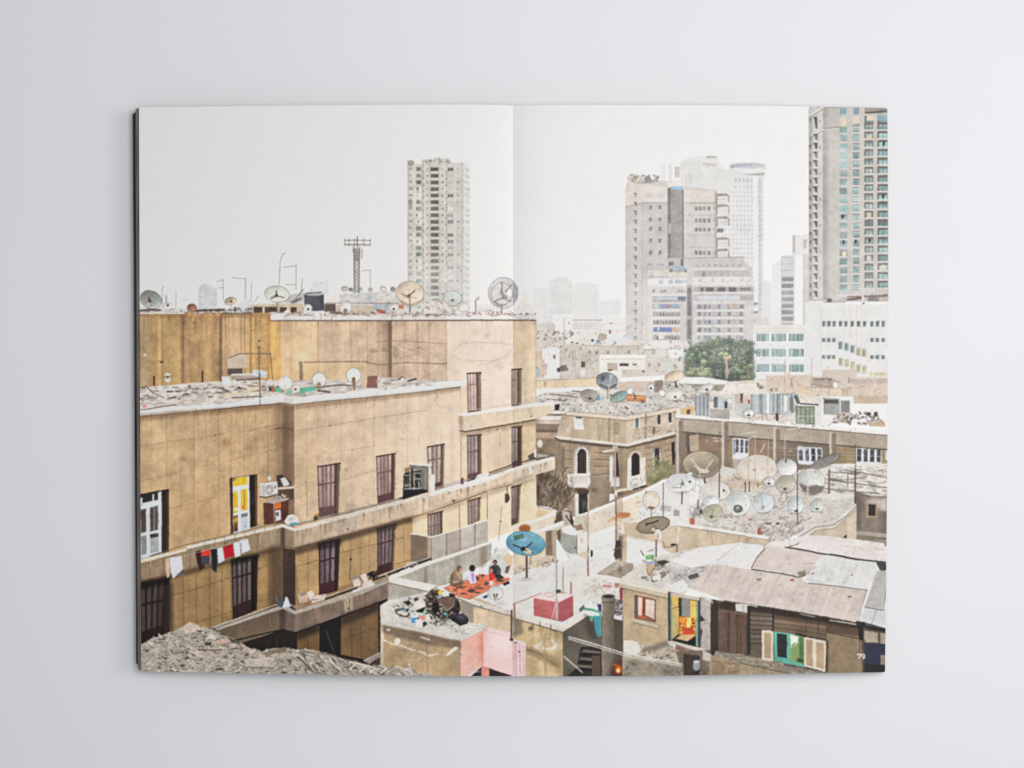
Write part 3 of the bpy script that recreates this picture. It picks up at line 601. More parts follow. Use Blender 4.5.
P([(592, 486), (606, 484), (606, 504), (590, 510)], (160, 134, 108), soft=2, a=.5)
def arch(cx, y0, w, y1, fr, ins, dots=False, skew=0):
    pts = [(cx-w/2, y1)]+[(cx-w/2*math.cos(t*math.pi/10), y0+w*.55-w*.55*math.sin(t*math.pi/10)) for t in range(11)]+[(cx+w/2, y1+skew)]
    P(pts, fr)
    if dots:
        for t in range(11): E(cx-w/2*.88*math.cos(t*math.pi/10), y0+w*.55-w*.5*math.sin(t*math.pi/10), .65, .65, (110, 104, 116))
        for k in range(6): E(cx-w*.44, y0+w*.7+k*2.6, .6, .6, (112, 106, 118)); E(cx+w*.44, y0+w*.7+k*2.6, .6, .6, (112, 106, 118))
    w2 = w*.58; y0 += w*.17
    pts = [(cx-w2/2, y1)]+[(cx-w2/2*math.cos(t*math.pi/10), y0+w2*.6-w2*.6*math.sin(t*math.pi/10)) for t in range(11)]+[(cx+w2/2, y1+skew)]
    P(pts, ins)
arch(582.2, 446.4, 15.4, 475, (228, 222, 216), (64, 48, 44), True)
for x in (580, 582.4, 585): LN([(x, 453), (x, 475)], .6, (108, 88, 80))
P([(567.8, 474), (590.4, 473.4), (590.6, 484), (588, 488), (571, 488), (568, 485)], (231, 222, 214)); LN([(568, 474.6), (590.4, 474)], 1, (244, 240, 236)); 
for k in range(7): LN([(571+k*2.6, 478), (571+k*2.6, 483)], .8, (190, 174, 164))
LN([(569, 477.4), (590, 477)], .5, (186, 172, 162)); E(580, 490, 11, 3.2, (98, 78, 64), soft=.6, a=.85); E(594, 490, 6, 4, (110, 90, 74), soft=.9, a=.7); R(578, 490, 589, 494, (84, 68, 58))
R(575, 494, 589.4, 516, (206, 194, 180)); R(576.4, 495, 579, 516, (232, 222, 210)); R(579, 494, 588, 514, (58, 50, 48)); 
for k in range(10): LN([(580+rs.random()*8, 498+rs.random()*6), (580+rs.random()*8, 505+rs.random()*8)], .5, (110, 106, 102), a=.8)
# corner columns and arches on the right face
R(610, 457, 613.4, 482, (228, 222, 214)); P([(614, 452), (618, 453), (619.6, 476), (616, 477)], (62, 52, 48)); R(611, 478, 620, 487, (214, 204, 194)); E(615, 493, 6, 4, (110, 90, 76), soft=.7, a=.8); P([(610, 494), (618, 494), (617, 498), (610, 502)], (235, 230, 224)); P([(614, 493), (622, 490), (624, 494), (616, 499)], (96, 82, 70), soft=.8, a=.8)
P([(602, 451.4), (614, 449.6), (618, 447.6), (617, 450.4), (604, 453)], (236, 230, 222)); R(613, 446, 618, 450, (200, 190, 178)); LN([(615.4, 448), (615.4, 500)], 1.6, (190, 172, 150))
arch(636, 451, 14, 476, (206, 184, 156), (52, 42, 40)); P([(628, 459), (631.6, 458), (631.6, 478), (628, 478)], (226, 220, 210)); P([(640.6, 460), (646, 457), (646, 474), (641, 476)], (224, 216, 206)); P([(627.6, 478), (646, 473), (646.4, 486), (627.6, 490.4)], (231, 224, 214)); scatter([(630, 480), (645, 476), (645, 484), (630, 488)], 30, .8, 1.8, [(190, 176, 160), (205, 192, 178)], seed=55); LN([(627.6, 490.6), (646, 486)], 1.6, (84, 70, 60)); P([(622, 491), (640, 488), (630, 494), (622, 496)], (130, 108, 90), soft=1, a=.7)
arch(657.4, 446.4, 8.6, 470, (226, 216, 204), (66, 54, 48), True); P([(672, 442.6), (675, 442), (675.4, 465), (672.4, 466)], (52, 44, 42))
seg('printed_bare_tree', 'tangle of bare printed branches in the dark corner beside the ornate house')
P([(536, 474), (548, 474), (561, 480), (572, 488), (572, 500), (562, 516), (562, 527), (536, 520)], (112, 92, 74), n=.14, gr=.16, soft=1)
r5 = random.Random(5)
for i in range(150):
    x, y = 538+r5.random()*36, 474+r5.random()*42; t = r5.uniform(-1.9, -.6) if x > 552 else r5.uniform(-2.6, -.6); l = r5.uniform(3, 10)
    LN([(x, y), (x+l*math.cos(t), y+l*math.sin(t))], r5.uniform(.35, .7), jit(r5.choice([(176, 156, 130), (150, 128, 106), (206, 190, 166), (72, 58, 50)]), 14, r5), a=.7, lab=True)
E(538, 490, 2, 10, (60, 50, 46), soft=.7, a=.7); seg(None)
seg('printed_bush', 'yellow green printed bush against the ornate house'); E(664, 470, 15, 12, (136, 132, 96), soft=.6, a=.75, n=.15); E(654, 480, 9, 7, (132, 130, 96), soft=.6, a=.7); leafy(664, 468, 17, 14, 330, [(140, 142, 92), (170, 166, 104), (120, 124, 80), (190, 182, 118), (150, 140, 100)], 61, 1, 2.6); leafy(654, 478, 10, 8, 90, [(150, 150, 100), (124, 128, 84)], 62, 1, 2.4); leafy(661, 446, 2.4, 4, 14, [(206, 180, 80), (180, 164, 90)], 63, 1, 2); seg(None)

# ---- long building with an overhanging flat roof
seg('printed_long_building', 'long low printed building with an overhanging grey brown roof edge')
P([(676, 416), (892, 432), (892, 500), (676, 480)], (148, 130, 110), n=.07, gr=.05)
P([(682, 432), (723, 436), (723, 470), (682, 470)], (142, 120, 100), n=.1); P([(686, 434), (697, 434), (696, 446), (688, 460)], (112, 94, 80), n=.1); R(688, 440, 696, 452, (96, 88, 84)); P([(690, 436), (699, 434.6), (698.6, 452), (690, 452)], (190, 164, 138), n=.1); R(699, 436, 722, 452, (150, 122, 98), n=.08)
P([(724, 436), (775, 440), (775, 472), (724, 470)], (160, 132, 104), n=.08); P([(733, 459), (760, 457), (760, 474), (733, 474)], (190, 176, 160), n=.06)
P([(779, 440), (830, 444), (830, 480), (779, 480)], (138, 122, 104), n=.1); bits(90, 684, 886, 440, 462, 2.4, 2.6, [(104, 90, 78), (186, 170, 150), (150, 132, 112), (206, 196, 182)], 14, .6); P([(835, 446), (888, 449), (888, 470), (835, 470)], (168, 142, 108), n=.06)
for i in range(5): LN([(780, 448+i*3.4), (796, 449+i*3.4)], .8, (176, 152, 122), a=.8); LN([(836, 450+i*3.4), (856, 451+i*3.4)], .7, (140, 116, 88), a=.8)
def mull(x0, x1, y0, y1, n, skew=.06):
    Qm = Q((x0, y0), (x1, y0+(x1-x0)*skew), (x1, y1+(x1-x0)*skew), (x0, y1))
    Qm.fill(0, 0, 1, 1, (220, 221, 222), n=.04)
    for k in range(n):
        Qm.fill((k+.22)/n, .06, (k+.86)/n, .8, jit((92, 92, 98), 14), gr=.2); Qm.fill((k+.22)/n, .44, (k+.86)/n, .47, (190, 194, 200))
    return Qm
mull(733, 748.6, 438.4, 459, 3); mull(735, 749, 438.6, 456, 3); mull(798, 822.6, 447, 464.4, 4, .05); scatter([(798, 446), (808, 447), (806, 452), (797, 451)], 14, 1, 2.2, [(214, 212, 210), (236, 236, 236)], seed=56); mull(856, 882, 448, 465, 4, .04); R(882, 449, 886, 466, (176, 150, 116)); R(886, 450, 888, 460, (226, 228, 230))
P([(676, 417), (723, 420.4), (775, 425.6), (831, 430.6), (890, 435), (890, 450), (831, 444.6), (775, 440), (723, 436), (676, 431)], (183, 166, 147), n=.03, gr=.04, st=.03)
P([(676, 414.4), (740, 418.4), (800, 423.6), (890, 431.4), (890, 435.4), (800, 427.6), (740, 422.4), (676, 418)], (240, 235, 230)); LN([(676, 418.8), (740, 423), (800, 428.2), (890, 436)], .8, (138, 120, 104)); LN([(676, 431.4), (723, 436.2), (775, 440.4), (831, 445), (890, 450)], 1.2, (96, 80, 68))
for x, y, h in ((676.6, 419, 60), (722, 421, 50), (773.6, 427, 42), (829.6, 432, 30)): R(x, y, x+3.4, y+h, (206, 190, 172)); R(x+2.4, y+2, x+6.6, y+h, (140, 122, 106), a=.8)
for a in ((756, 436, 744, 441), (742, 434, 756, 432), (786, 430, 800, 428), (765, 444, 761, 452), (712, 438, 722, 439), (714, 441, 724, 441.6)): LN([(a[0], a[1]), (a[2], a[3])], 1, (214, 206, 198), lab=True)
for x, y0, y1 in ((755.4, 436, 478), (768.6, 440, 470), (785, 432, 460)): LN([(x, y0), (x, y1)], .9, (190, 176, 162))
seg(None)
# roof clutter of the long building
seg('printed_roof_shed', 'grey corrugated printed sheds on the roof of the long building')
P([(695, 396), (709, 395), (709.4, 417), (695, 416)], (166, 168, 170), n=.04)
for i in range(7): LN([(696+i*2, 396), (696+i*2, 416)], .8, (190, 192, 194) if i % 2 else (126, 130, 134))
P([(714, 396), (724, 396), (724, 409), (714, 409)], (196, 200, 200)); R(714, 397, 718, 408, (116, 122, 126)); P([(724, 399), (733, 398), (733, 410), (724, 409)], (186, 188, 186)); R(725, 402, 727.6, 408.6, (82, 80, 82)); R(728, 399, 732.4, 404, (228, 228, 228)); P([(710, 409), (730, 410), (730, 419.6), (710, 418)], (176, 168, 160), n=.05); P([(735, 395), (744, 393), (744, 412), (735, 412)], (206, 190, 172), n=.05); R(741, 394, 743, 403, (110, 70, 64)); R(737, 404, 751, 416, (204, 204, 196), n=.04); E(747, 400, 3, 6, (220, 190, 176), soft=.4, a=.8); R(748.4, 400, 750.4, 404, (176, 90, 96))
P([(751, 394.4), (795.5, 393.4), (795.5, 413), (776, 415), (751, 414)], (170, 176, 174), n=.03)
for i in range(22):
    c = rs.choice([(150, 158, 158), (190, 196, 198), (206, 208, 208), (160, 170, 178), (128, 138, 138)])
    R(751+i*2, 394.4, 752.6+i*2, 413.6, c, a=.8, col2=tuple(v+12 for v in c))
R(767, 394, 770, 414, (236, 236, 234)); R(784, 396, 788, 413, (232, 228, 218)); R(790, 398, 794, 413, (138, 142, 132)); LN([(751, 394), (780, 393)], .8, (240, 238, 236))
seg('printed_roof_shed', 'green slatted printed rooftop hut'); P([(795.5, 405), (815, 405.6), (815, 425), (796, 424)], (126, 134, 114)); 
for i in range(4): R(797.4+i*4.4, 408, 800.6+i*4.4, 423.4, (160, 168, 142), gr=.06)
P([(794, 396), (798, 395), (801, 404), (797, 405)], (118, 120, 118)); LN([(794, 399), (797, 405.4), (817, 406)], 1.4, (232, 232, 230)); R(815, 400, 821.6, 425, (224, 222, 220)); P([(800, 396), (819, 396), (822, 402), (802, 404)], (226, 212, 196), n=.08, gr=.08); LN([(801, 404), (818, 405)], 1.4, (90, 84, 80)); R(796, 416, 815, 416.8, (206, 208, 198))
seg(None)
P([(824, 398), (840, 399), (840, 415), (824, 415)], (172, 176, 170), n=.05); R(824, 400, 839, 404, (104, 98, 94)); R(841, 401, 850, 413, (142, 140, 138), st=.1); R(822.6, 398, 825, 415, (170, 140, 124)); P([(838, 413), (849, 413.4), (849, 423), (838, 423)], (216, 198, 178))
P([(850, 404), (888, 405), (888, 424), (850, 424)], (240, 238, 236)); R(854, 396, 888, 404, (208, 186, 162), n=.03)
scatter([(838, 412), (856, 414), (864, 411), (880, 416), (886, 424), (850, 425), (832, 423)], 90, 1, 3.2, [(110, 100, 96), (150, 132, 118), (200, 186, 172), (232, 226, 220), (84, 78, 76), (206, 180, 150)], seed=57)
P([(868, 423), (885, 422), (886, 427), (870, 426.6)], (206, 180, 150)); R(866.6, 412.6, 871, 416, (104, 100, 102)); R(874.4, 412.4, 878, 416.6, (98, 92, 90))
P([(677, 410), (696, 412), (696, 417), (677, 415.6)], (232, 226, 218)); P([(680, 409), (695, 406), (695, 415), (681, 415)], (224, 190, 140), n=.05); R(687, 410, 690.6, 414.6, (120, 90, 70))
scatter([(740, 414), (800, 418), (830, 424), (830, 428), (740, 421)], 60, 1, 2.4, RB, seed=58, a=.8); dish(749, 413.6, 5.4, 5, 0, (238, 236, 233), feed=(0, .4)); R(776, 413.6, 778.6, 421, (96, 74, 68)); E(787, 414, 8, 4, (196, 196, 194), soft=.5, a=.7)
for x in (762, 766): R(x, 414, x+1.6, 421, (196, 176, 150))
R(821.6, 399, 824, 425, (236, 234, 232))

# ---- dish field roof
DF = [(663, 486), (690, 474), (720, 466), (740, 470), (800, 470), (834, 468), (888, 470), (888, 492), (856, 506), (834, 523), (815, 525), (799, 534), (770, 544), (740, 538), (679, 526), (663, 530)]
seg('printed_littered_roof', 'printed flat roof strewn with rubble under a crowd of satellite dishes')
P(DF, (217, 209, 198), n=.03, gr=.03)
P([(664, 488), (700, 480), (712, 486), (690, 520), (664, 518)], (240, 238, 236), soft=2)
P([(706, 476), (760, 478), (770, 490), (740, 490), (712, 484)], (222, 200, 174), n=.06, soft=1)
scatter(DF, 700, 1.0, 3.2, RB+[(236, 232, 227), (228, 222, 215), (218, 208, 198)], ar=(1.2, 4), ang=(-30, 40), seed=70, a=.75)
scatter([(760, 500), (815, 505), (800, 530), (750, 535), (720, 525)], 120, 1, 2.6, [(206, 192, 180), (240, 238, 236), (160, 140, 128), (196, 160, 146), (226, 220, 214), (236, 232, 226)], ar=(1, 4), ang=(-40, 20), seed=71)
P([(800, 474), (834, 464), (888, 464), (888, 497), (858, 496), (840, 500), (812, 498)], (226, 220, 212), n=.05, gr=.05)
scatter([(828, 466), (888, 466), (888, 496), (860, 494), (824, 494)], 90, 1.2, 3, [(190, 178, 168), (240, 238, 235), (150, 136, 126), (216, 206, 196)], ar=(2, 6), ang=(-8, 14), seed=72)
for a in ((830, 480, 888, 488), (826, 489, 880, 494), (845, 470, 888, 478), (828, 472, 860, 474)): LN([(a[0], a[1]), (a[2], a[3])], 1, (110, 96, 88), a=.85)
for i in range(60):
    x, y = 834+rs.random()*54, 466+rs.random()*28; LN([(x, y), (x+3+rs.random()*5, y+rs.uniform(-.4, 1.2))], .7, jit((140, 126, 116), 26), a=.6)
seg(None)
seg('printed_wall', 'dark printed back building with a small framed window'); P([(856, 492), (872, 496), (892, 497), (892, 548), (855, 540)], (142, 126, 110), n=.12, st=.1, gr=.06); P([(866, 500), (888, 498), (888, 512), (868, 508)], (190, 178, 166), n=.14, soft=1.5); P([(866.4, 503), (877.6, 504), (877.2, 518), (866.8, 517.6)], (176, 148, 116)); P([(868.8, 504.6), (876, 505.2), (875.8, 516.4), (869, 516)], (62, 56, 58)); P([(855, 531), (888, 534), (888, 538), (855, 534.6)], (178, 164, 150)); R(855, 540, 892, 546, (160, 146, 132)); P([(856, 496), (862, 500), (862, 530), (855, 532)], (110, 96, 84), soft=1, a=.6); seg(None)
seg('printed_wall'); P([(808, 536), (816, 530), (836, 524), (857, 508), (856.6, 541), (830, 545), (808, 540)], (212, 192, 166), n=.03, st=.08); P([(843, 538), (847, 534.6), (847, 540)], (74, 64, 60)); 
P([(797, 536), (814, 525.4), (834, 523), (846, 515), (856.6, 504), (857, 508.6), (846, 519.6), (835, 528), (816, 530), (800, 540)], (222, 212, 202), n=.04); LN([(800, 536.6), (815, 527.4), (834, 525), (846, 517), (857, 506.4)], .8, (150, 134, 120)); LN([(805, 541), (816, 531), (835, 528.8), (857, 509.4)], .8, (176, 156, 134)); seg(None)
scatter([(766, 530), (800, 518), (806, 530), (780, 545), (760, 546)], 70, 1, 2.2, [(206, 192, 180), (236, 230, 224), (170, 152, 138), (190, 170, 156)], ar=(3, 7), ang=(-50, -20), seed=73)
D = dish
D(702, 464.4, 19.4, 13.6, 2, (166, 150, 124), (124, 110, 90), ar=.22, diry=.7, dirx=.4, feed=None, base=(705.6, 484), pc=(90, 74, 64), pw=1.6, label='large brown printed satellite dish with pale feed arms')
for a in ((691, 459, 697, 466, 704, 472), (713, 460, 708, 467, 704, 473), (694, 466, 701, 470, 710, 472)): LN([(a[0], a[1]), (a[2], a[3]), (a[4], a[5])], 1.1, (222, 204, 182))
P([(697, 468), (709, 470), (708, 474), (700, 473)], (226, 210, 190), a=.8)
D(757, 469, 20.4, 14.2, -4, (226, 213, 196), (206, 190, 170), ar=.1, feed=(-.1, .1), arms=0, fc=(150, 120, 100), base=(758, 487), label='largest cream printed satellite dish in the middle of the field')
P([(737.4, 471), (742, 482), (757, 483.6), (772, 481), (777, 472), (772, 478), (757, 480.6), (744, 478)], (206, 176, 146), a=.55, soft=.6)
for x in (745.4, 749.4): LN([(x, 482), (x, 492)], 1, (92, 76, 66))
for x in (748.6, 755.4, 768): LN([(x, 455), (x, 486)], .7, (196, 178, 164))
D(787, 467.6, 10.4, 8.6, 4, (224, 222, 218), (196, 192, 188), feed=None, label='white printed dish with a dark notch at its top'); R(785.6, 459.6, 787, 463, (80, 76, 78)); LN([(786.6, 463), (786.6, 472)], .5, (190, 186, 182))
D(824.4, 462, 17.4, 4.8, -25, (146, 138, 132), (112, 104, 100), ar=.1, feed=None, label='dark grey printed dish seen edge on leaning to the right')
D(811, 481.6, 14.4, 13.4, -6, (216, 214, 208), (180, 172, 164), ar=.14, feed=None, base=(829, 494), pc=(140, 100, 88), pw=.5, label='printed dish half white and half dark brown')
P([(799, 483), (808, 486.6), (818, 485), (825, 487), (822, 493), (812, 495.6), (803, 491.4)], (122, 108, 98), soft=.8, a=.85); P([(815, 480), (820, 482), (822, 487), (817, 485)], (236, 234, 232)); E(815.4, 472, 1.3, 1.4, (206, 170, 150)); LN([(829.4, 470), (829.4, 493)], 2, (150, 112, 104)); LN([(808.4, 470), (808.4, 494)], .8, (222, 214, 204))
D(786, 484, 10.4, 8.8, -14, (196, 186, 170), (150, 140, 126), ar=.16, feed=(-.1, .55), arms=2, base=(781, 496), pc=(176, 140, 126), label='beige printed dish overlapping the white one above it'); LN([(786.4, 492), (786.6, 501)], .9, (170, 130, 118))
D(769, 481.6, 6, 5, 0, (226, 224, 221), feed=(0, .4)); 
D(715.6, 491, 15, 9.6, 3, (228, 222, 212), (208, 202, 192), ar=.08, feed=None, label='pale plain printed dish below the large brown dish'); E(724, 491, 1.3, 1.6, (130, 120, 116))
D(711.4, 501, 8, 5.6, 0, (230, 233, 235), (214, 216, 218), feed=None)
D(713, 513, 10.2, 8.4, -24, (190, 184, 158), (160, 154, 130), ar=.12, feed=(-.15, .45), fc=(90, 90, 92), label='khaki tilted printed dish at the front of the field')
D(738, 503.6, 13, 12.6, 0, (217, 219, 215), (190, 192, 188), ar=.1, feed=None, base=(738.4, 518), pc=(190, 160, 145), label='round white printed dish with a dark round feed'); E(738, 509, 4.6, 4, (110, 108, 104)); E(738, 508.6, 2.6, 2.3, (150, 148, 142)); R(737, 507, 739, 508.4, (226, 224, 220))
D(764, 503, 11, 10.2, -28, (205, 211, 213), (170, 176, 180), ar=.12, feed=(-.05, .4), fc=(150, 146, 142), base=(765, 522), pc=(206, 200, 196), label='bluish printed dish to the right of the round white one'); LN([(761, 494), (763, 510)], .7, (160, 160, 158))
D(796, 505, 8.2, 9, 10, (212, 218, 218), (190, 196, 196), feed=(0, .7), arms=0); D(816.6, 506, 7.4, 6, -5, (208, 211, 202), (190, 192, 184), feed=(.1, .5), fc=(90, 90, 92))
for x, y0, y1, c in ((663.4, 483, 517, (140, 100, 100)), (719.6, 432, 498, (150, 110, 104)), (797.6, 462, 524, (120, 78, 78)), (855.6, 445, 503, (120, 96, 92)), (848, 474, 486, (120, 104, 100)), (807.6, 480, 520, (206, 190, 180)), (700, 472, 500, (206, 196, 188))): LN([(x, y0), (x, y1)], .9, c, lab=False)
LN([(855.6, 470), (855.2, 503)], 1.6, (112, 86, 82)); LN([(698.4, 500), (698.4, 508)], 1.6, (140, 120, 124)); LN([(719.6, 474), (719.4, 498)], 1.1, (122, 82, 80))
seg('printed_brick'); P([(687, 519), (695, 518), (695, 525), (688, 525.4)], (196, 110, 72), n=.08); seg('printed_brick'); P([(758, 529), (761, 528), (763, 535), (758, 535)], (186, 96, 70), n=.1); LN([(760.4, 531), (761, 534)], .6, (226, 180, 150)); seg(None)
scatter([(724, 512), (732, 512), (732, 518), (724, 518)], 14, 1, 2, [(176, 130, 120), (206, 180, 168)], seed=74); scatter([(680, 509), (702, 509), (703, 517), (682, 517)], 20, 2, 4, [(170, 156, 148), (140, 126, 120), (206, 196, 190)], ang=(60, 100), seed=75)
R(700, 510, 703, 514, (100, 90, 88)); R(776, 523, 779.6, 525, (110, 70, 74)); R(767, 523, 772, 525, (110, 118, 134)); R(749.4, 518.6, 751.6, 520.6, (190, 100, 96))
# ---- left page: things standing on the upper roof, against the sky
seg('printed_hazy_building', 'small grey printed block far behind the roof antennas'); P([(199, 288), (203, 284), (207, 284), (212, 287), (217, 288), (218, 312), (199, 312)], (200, 200, 198), n=.03); 
for i in range(9): LN([(200, 290+i*2.4), (217, 290.4+i*2.4)], .6, (186, 187, 186), a=.8)
seg('printed_hazy_building'); P([(310, 292), (315, 283), (326, 282), (328, 280), (330, 296), (330, 300), (308, 300)], (222, 220, 217), n=.03)
for i in range(6): LN([(313, 285+i*2.4), (329, 285+i*2.4)], .5, (206, 203, 200), a=.8)
gy = (178, 172, 168)
for a in (((162.6, 312), (162.6, 288), (164.6, 286.6)), ((279.6, 285), (280.6, 262), (283, 254.6), (286, 253.4)), ((296.4, 290), (296.4, 266), (284, 267.6)), ((296.4, 285), (286, 285)), ((223.4, 300), (223.4, 280), (217, 282)), ((223.4, 288), (218, 288)), ((232.4, 278), (246, 279), (245.4, 311)), ((301.4, 292), (303, 279)), ((251.2, 312), (251.6, 284)), ((370.4, 290), (370.4, 270), (362, 271)), ((255, 302), (259, 296))): seg('printed_antenna'); LN(a, 1.0, gy, lab=True)
LN([(245.8, 279), (245.2, 311)], 1.5, (186, 182, 178)); LN([(176.4, 311), (176.6, 291)], 1.6, (200, 196, 192)); LN([(166.6, 306), (166.6, 296)], 2, (176, 174, 172)); P([(243, 302), (250, 300), (256, 304), (256, 310), (240, 311), (238, 305)], (206, 205, 204), soft=.6); P([(182, 299), (190, 300), (189, 302), (183, 301)], (205, 200, 198), soft=.4)
seg('printed_lattice_mast', 'lattice printed mobile mast with a crossbar on top'); 
m1 = (136, 128, 122)
for x0, x1 in ((353.8, 354.6), (359.8, 358.8)): LN([(x0, 247), (x1, 303)], 1.1, m1, lab=True)
for i in range(15):
    y = 249+i*3.6; LN([(353.8, y), (359.6, y+3.6)], .7, m1, lab=True); LN([(359.6, y), (353.8, y+3.6)], .7, m1, lab=True); LN([(353.8, y), (359.6, y)], .5, m1)
P([(353, 249), (360, 249), (359.4, 262), (354, 262)], (150, 142, 138), a=.55, n=.2, gr=.3); R(361.4, 249.4, 363, 259, (176, 172, 168)); LN([(344.6, 240.6), (370.6, 240.6)], .8, m1, lab=True); LN([(345.6, 245), (370, 245)], 1.4, (150, 144, 140), lab=True)
for x in (344.8, 349, 354.6, 357.4, 364, 370.4): LN([(x, 239), (x, 246)], .7 if x not in (357.4,) else 1.2, m1, lab=True)
LN([(357.4, 236.6), (357.4, 248)], 1, m1, lab=True); R(353, 290.4, 355.6, 294, (150, 190, 190)); seg(None)
# roof shacks
seg('printed_roof_shed', 'row of low printed sheds along the upper roof')
P([(340, 294), (400, 291), (412, 292), (412, 318), (340, 318)], (214, 207, 200), n=.05, gr=.06); P([(326, 296), (340, 295.4), (340, 306), (326, 306)], (234, 229, 224), n=.05); LN([(326, 303), (398, 303.4)], 1, (158, 140, 128)); P([(336, 305), (374, 306), (374, 318), (330, 318)], (204, 186, 166), n=.06); P([(325, 304), (336, 304), (336, 312), (325, 312)], (108, 94, 84)); P([(374, 305), (390, 304), (390, 312), (374, 312)], (196, 204, 204), n=.1)
bits(60, 342, 410, 293, 304, 3, 1.6, [(198, 190, 182), (226, 220, 214), (176, 166, 158)], 12, .7)
for i in range(8): R(374+i*2, 304.4, 375+i*2, 311, jit((150, 156, 156), 24), a=.7)
P([(377, 309), (386, 311), (386, 314), (377, 314)], (186, 110, 84), n=.1); R(399, 305, 404, 309, (206, 132, 96)); P([(251, 305), (304, 303.4), (304, 314), (251, 314)], (206, 186, 160), n=.05); 
for x0, x1 in ((254, 262.6), (265, 277), (280, 287), (291, 297)): R(x0, 307.4, x1, 313, (96, 80, 68), gr=.15)
LN([(250, 304.6), (304, 302.6)], 1.2, (232, 226, 218)); P([(284, 303), (292, 295), (304, 293), (306, 302), (296, 304)], (196, 194, 190), n=.08); P([(290, 302), (302, 297), (302, 300), (294, 303.6)], (130, 126, 122)); LN([(292, 303), (304, 289.6)], .8, (128, 120, 114))
R(366.4, 297.4, 371, 301, (170, 196, 212)); seg(None)
seg('printed_water_tank', 'dark blue grey printed plastic water tank on the upper roof'); P([(304.4, 294), (324.4, 293.4), (324.6, 311), (305, 311.6)], (98, 98, 104), col2=(84, 84, 92), gd=((304, 0), (325, 0)), st=.05); E(314.4, 294, 10, 1.8, (178, 176, 174)); P([(309, 291), (318, 289.8), (322, 292), (314, 293.4)], (222, 218, 214)); LN([(306, 293.4), (322, 292)], .8, (92, 90, 90)); seg(None)

# ---- main building: rear block
RW = Q((139, 312), (536, 318), (536, 424), (139, 392))
seg('printed_main_building', 'large tan printed apartment building with long curved balconies across the gutter')
P([(139, 312), (271, 314), (271, 390), (139, 394)], (184, 146, 96), n=.10, st=.09, gr=.04)
def strip(x0, x1, col, **k): R(x0, 313, x1, 391, col, **k)
strip(139, 150, (176, 150, 110), st=.1, n=.08, gr=.04); strip(150, 158, (180, 144, 92), st=.1, n=.1, gr=.04); strip(158, 162, (204, 166, 110), st=.1, n=.06); strip(162, 184, (190, 154, 98), st=.08, n=.12, gr=.05); strip(181, 185.6, (130, 98, 66), soft=1, a=.7); strip(185, 222, (188, 148, 98), st=.12, n=.12, gr=.05); strip(201, 212, (206, 166, 112), soft=2, a=.35, st=.1); strip(219.6, 222.6, (118, 92, 72), soft=.8, a=.8); strip(222.6, 251, (208, 170, 122), st=.1, n=.08, gr=.04); strip(250, 252, (150, 112, 70), soft=.4, a=.8); strip(252, 271, (218, 172, 108), st=.14, n=.08, gr=.04); strip(268, 271.4, (206, 150, 84), a=.8, st=.2); strip(242, 251, (224, 180, 116), soft=1, a=.5)
for x in (162.4, 186, 241.4, 245): LN([(x, 314), (x, 388)], .6, (120, 92, 64), a=.6)
R(139, 313, 271, 317, (150, 112, 74), soft=1, a=.6); P([(188, 312.4), (221, 312), (221, 316), (206, 318), (188, 316)], (206, 156, 100), n=.2)
scatter([(139, 308.6), (250, 309), (252, 314), (139, 313.6)], 150, 1, 2.4, [(226, 220, 212), (200, 190, 180), (130, 112, 98), (104, 86, 74), (236, 232, 228)], ar=(2, 6), ang=(-4, 6), seed=80)
LN([(139, 310.6), (160, 310)], 1.8, (98, 84, 76)); LN([(139, 313.4), (184, 313.6)], 1.2, (222, 214, 204)); LN([(196, 311), (224, 310)], 2, (96, 78, 68)); LN([(222, 313.6), (250, 313)], 1, (120, 100, 84))
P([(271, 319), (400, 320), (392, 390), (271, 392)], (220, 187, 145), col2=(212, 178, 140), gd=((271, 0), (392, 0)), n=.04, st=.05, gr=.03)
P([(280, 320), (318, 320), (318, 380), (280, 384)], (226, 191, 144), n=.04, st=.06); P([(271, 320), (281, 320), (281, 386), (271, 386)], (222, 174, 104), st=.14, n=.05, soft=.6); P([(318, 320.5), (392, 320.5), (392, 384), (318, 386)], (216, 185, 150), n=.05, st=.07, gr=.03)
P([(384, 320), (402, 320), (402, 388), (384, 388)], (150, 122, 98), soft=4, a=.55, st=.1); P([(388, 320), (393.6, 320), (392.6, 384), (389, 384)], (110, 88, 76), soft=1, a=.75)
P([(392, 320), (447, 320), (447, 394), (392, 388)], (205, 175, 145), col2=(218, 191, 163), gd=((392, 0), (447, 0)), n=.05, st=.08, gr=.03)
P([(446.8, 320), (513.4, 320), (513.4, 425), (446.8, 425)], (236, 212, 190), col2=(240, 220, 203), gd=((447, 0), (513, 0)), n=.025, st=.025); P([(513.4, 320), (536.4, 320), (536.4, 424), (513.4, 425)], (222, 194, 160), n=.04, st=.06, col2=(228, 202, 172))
for x in (318.4, 351, 367.6, 378, 383.4, 404, 418, 429): LN([(x, 321), (x, 380)], .7, (168, 136, 106), a=.5)
LN([(446.8, 321), (446.8, 392)], .8, (186, 160, 134))
LN([(304.6, 362.6), (330, 362), (352, 361.6), (368, 362)], 1.2, (110, 90, 74), a=.75); LN([(368, 363), (384, 365), (404, 362.6), (447, 364)], .9, (130, 106, 86), a=.8); LN([(376, 342), (404, 341), (446, 344)], .7, (150, 122, 98), a=.7)
for a in ((374, 351, 7, 3), (384, 350, 5, 3), (396, 353, 5, 8)): E(a[0], a[1], a[2], a[3], (150, 122, 96), soft=.6, a=.5)
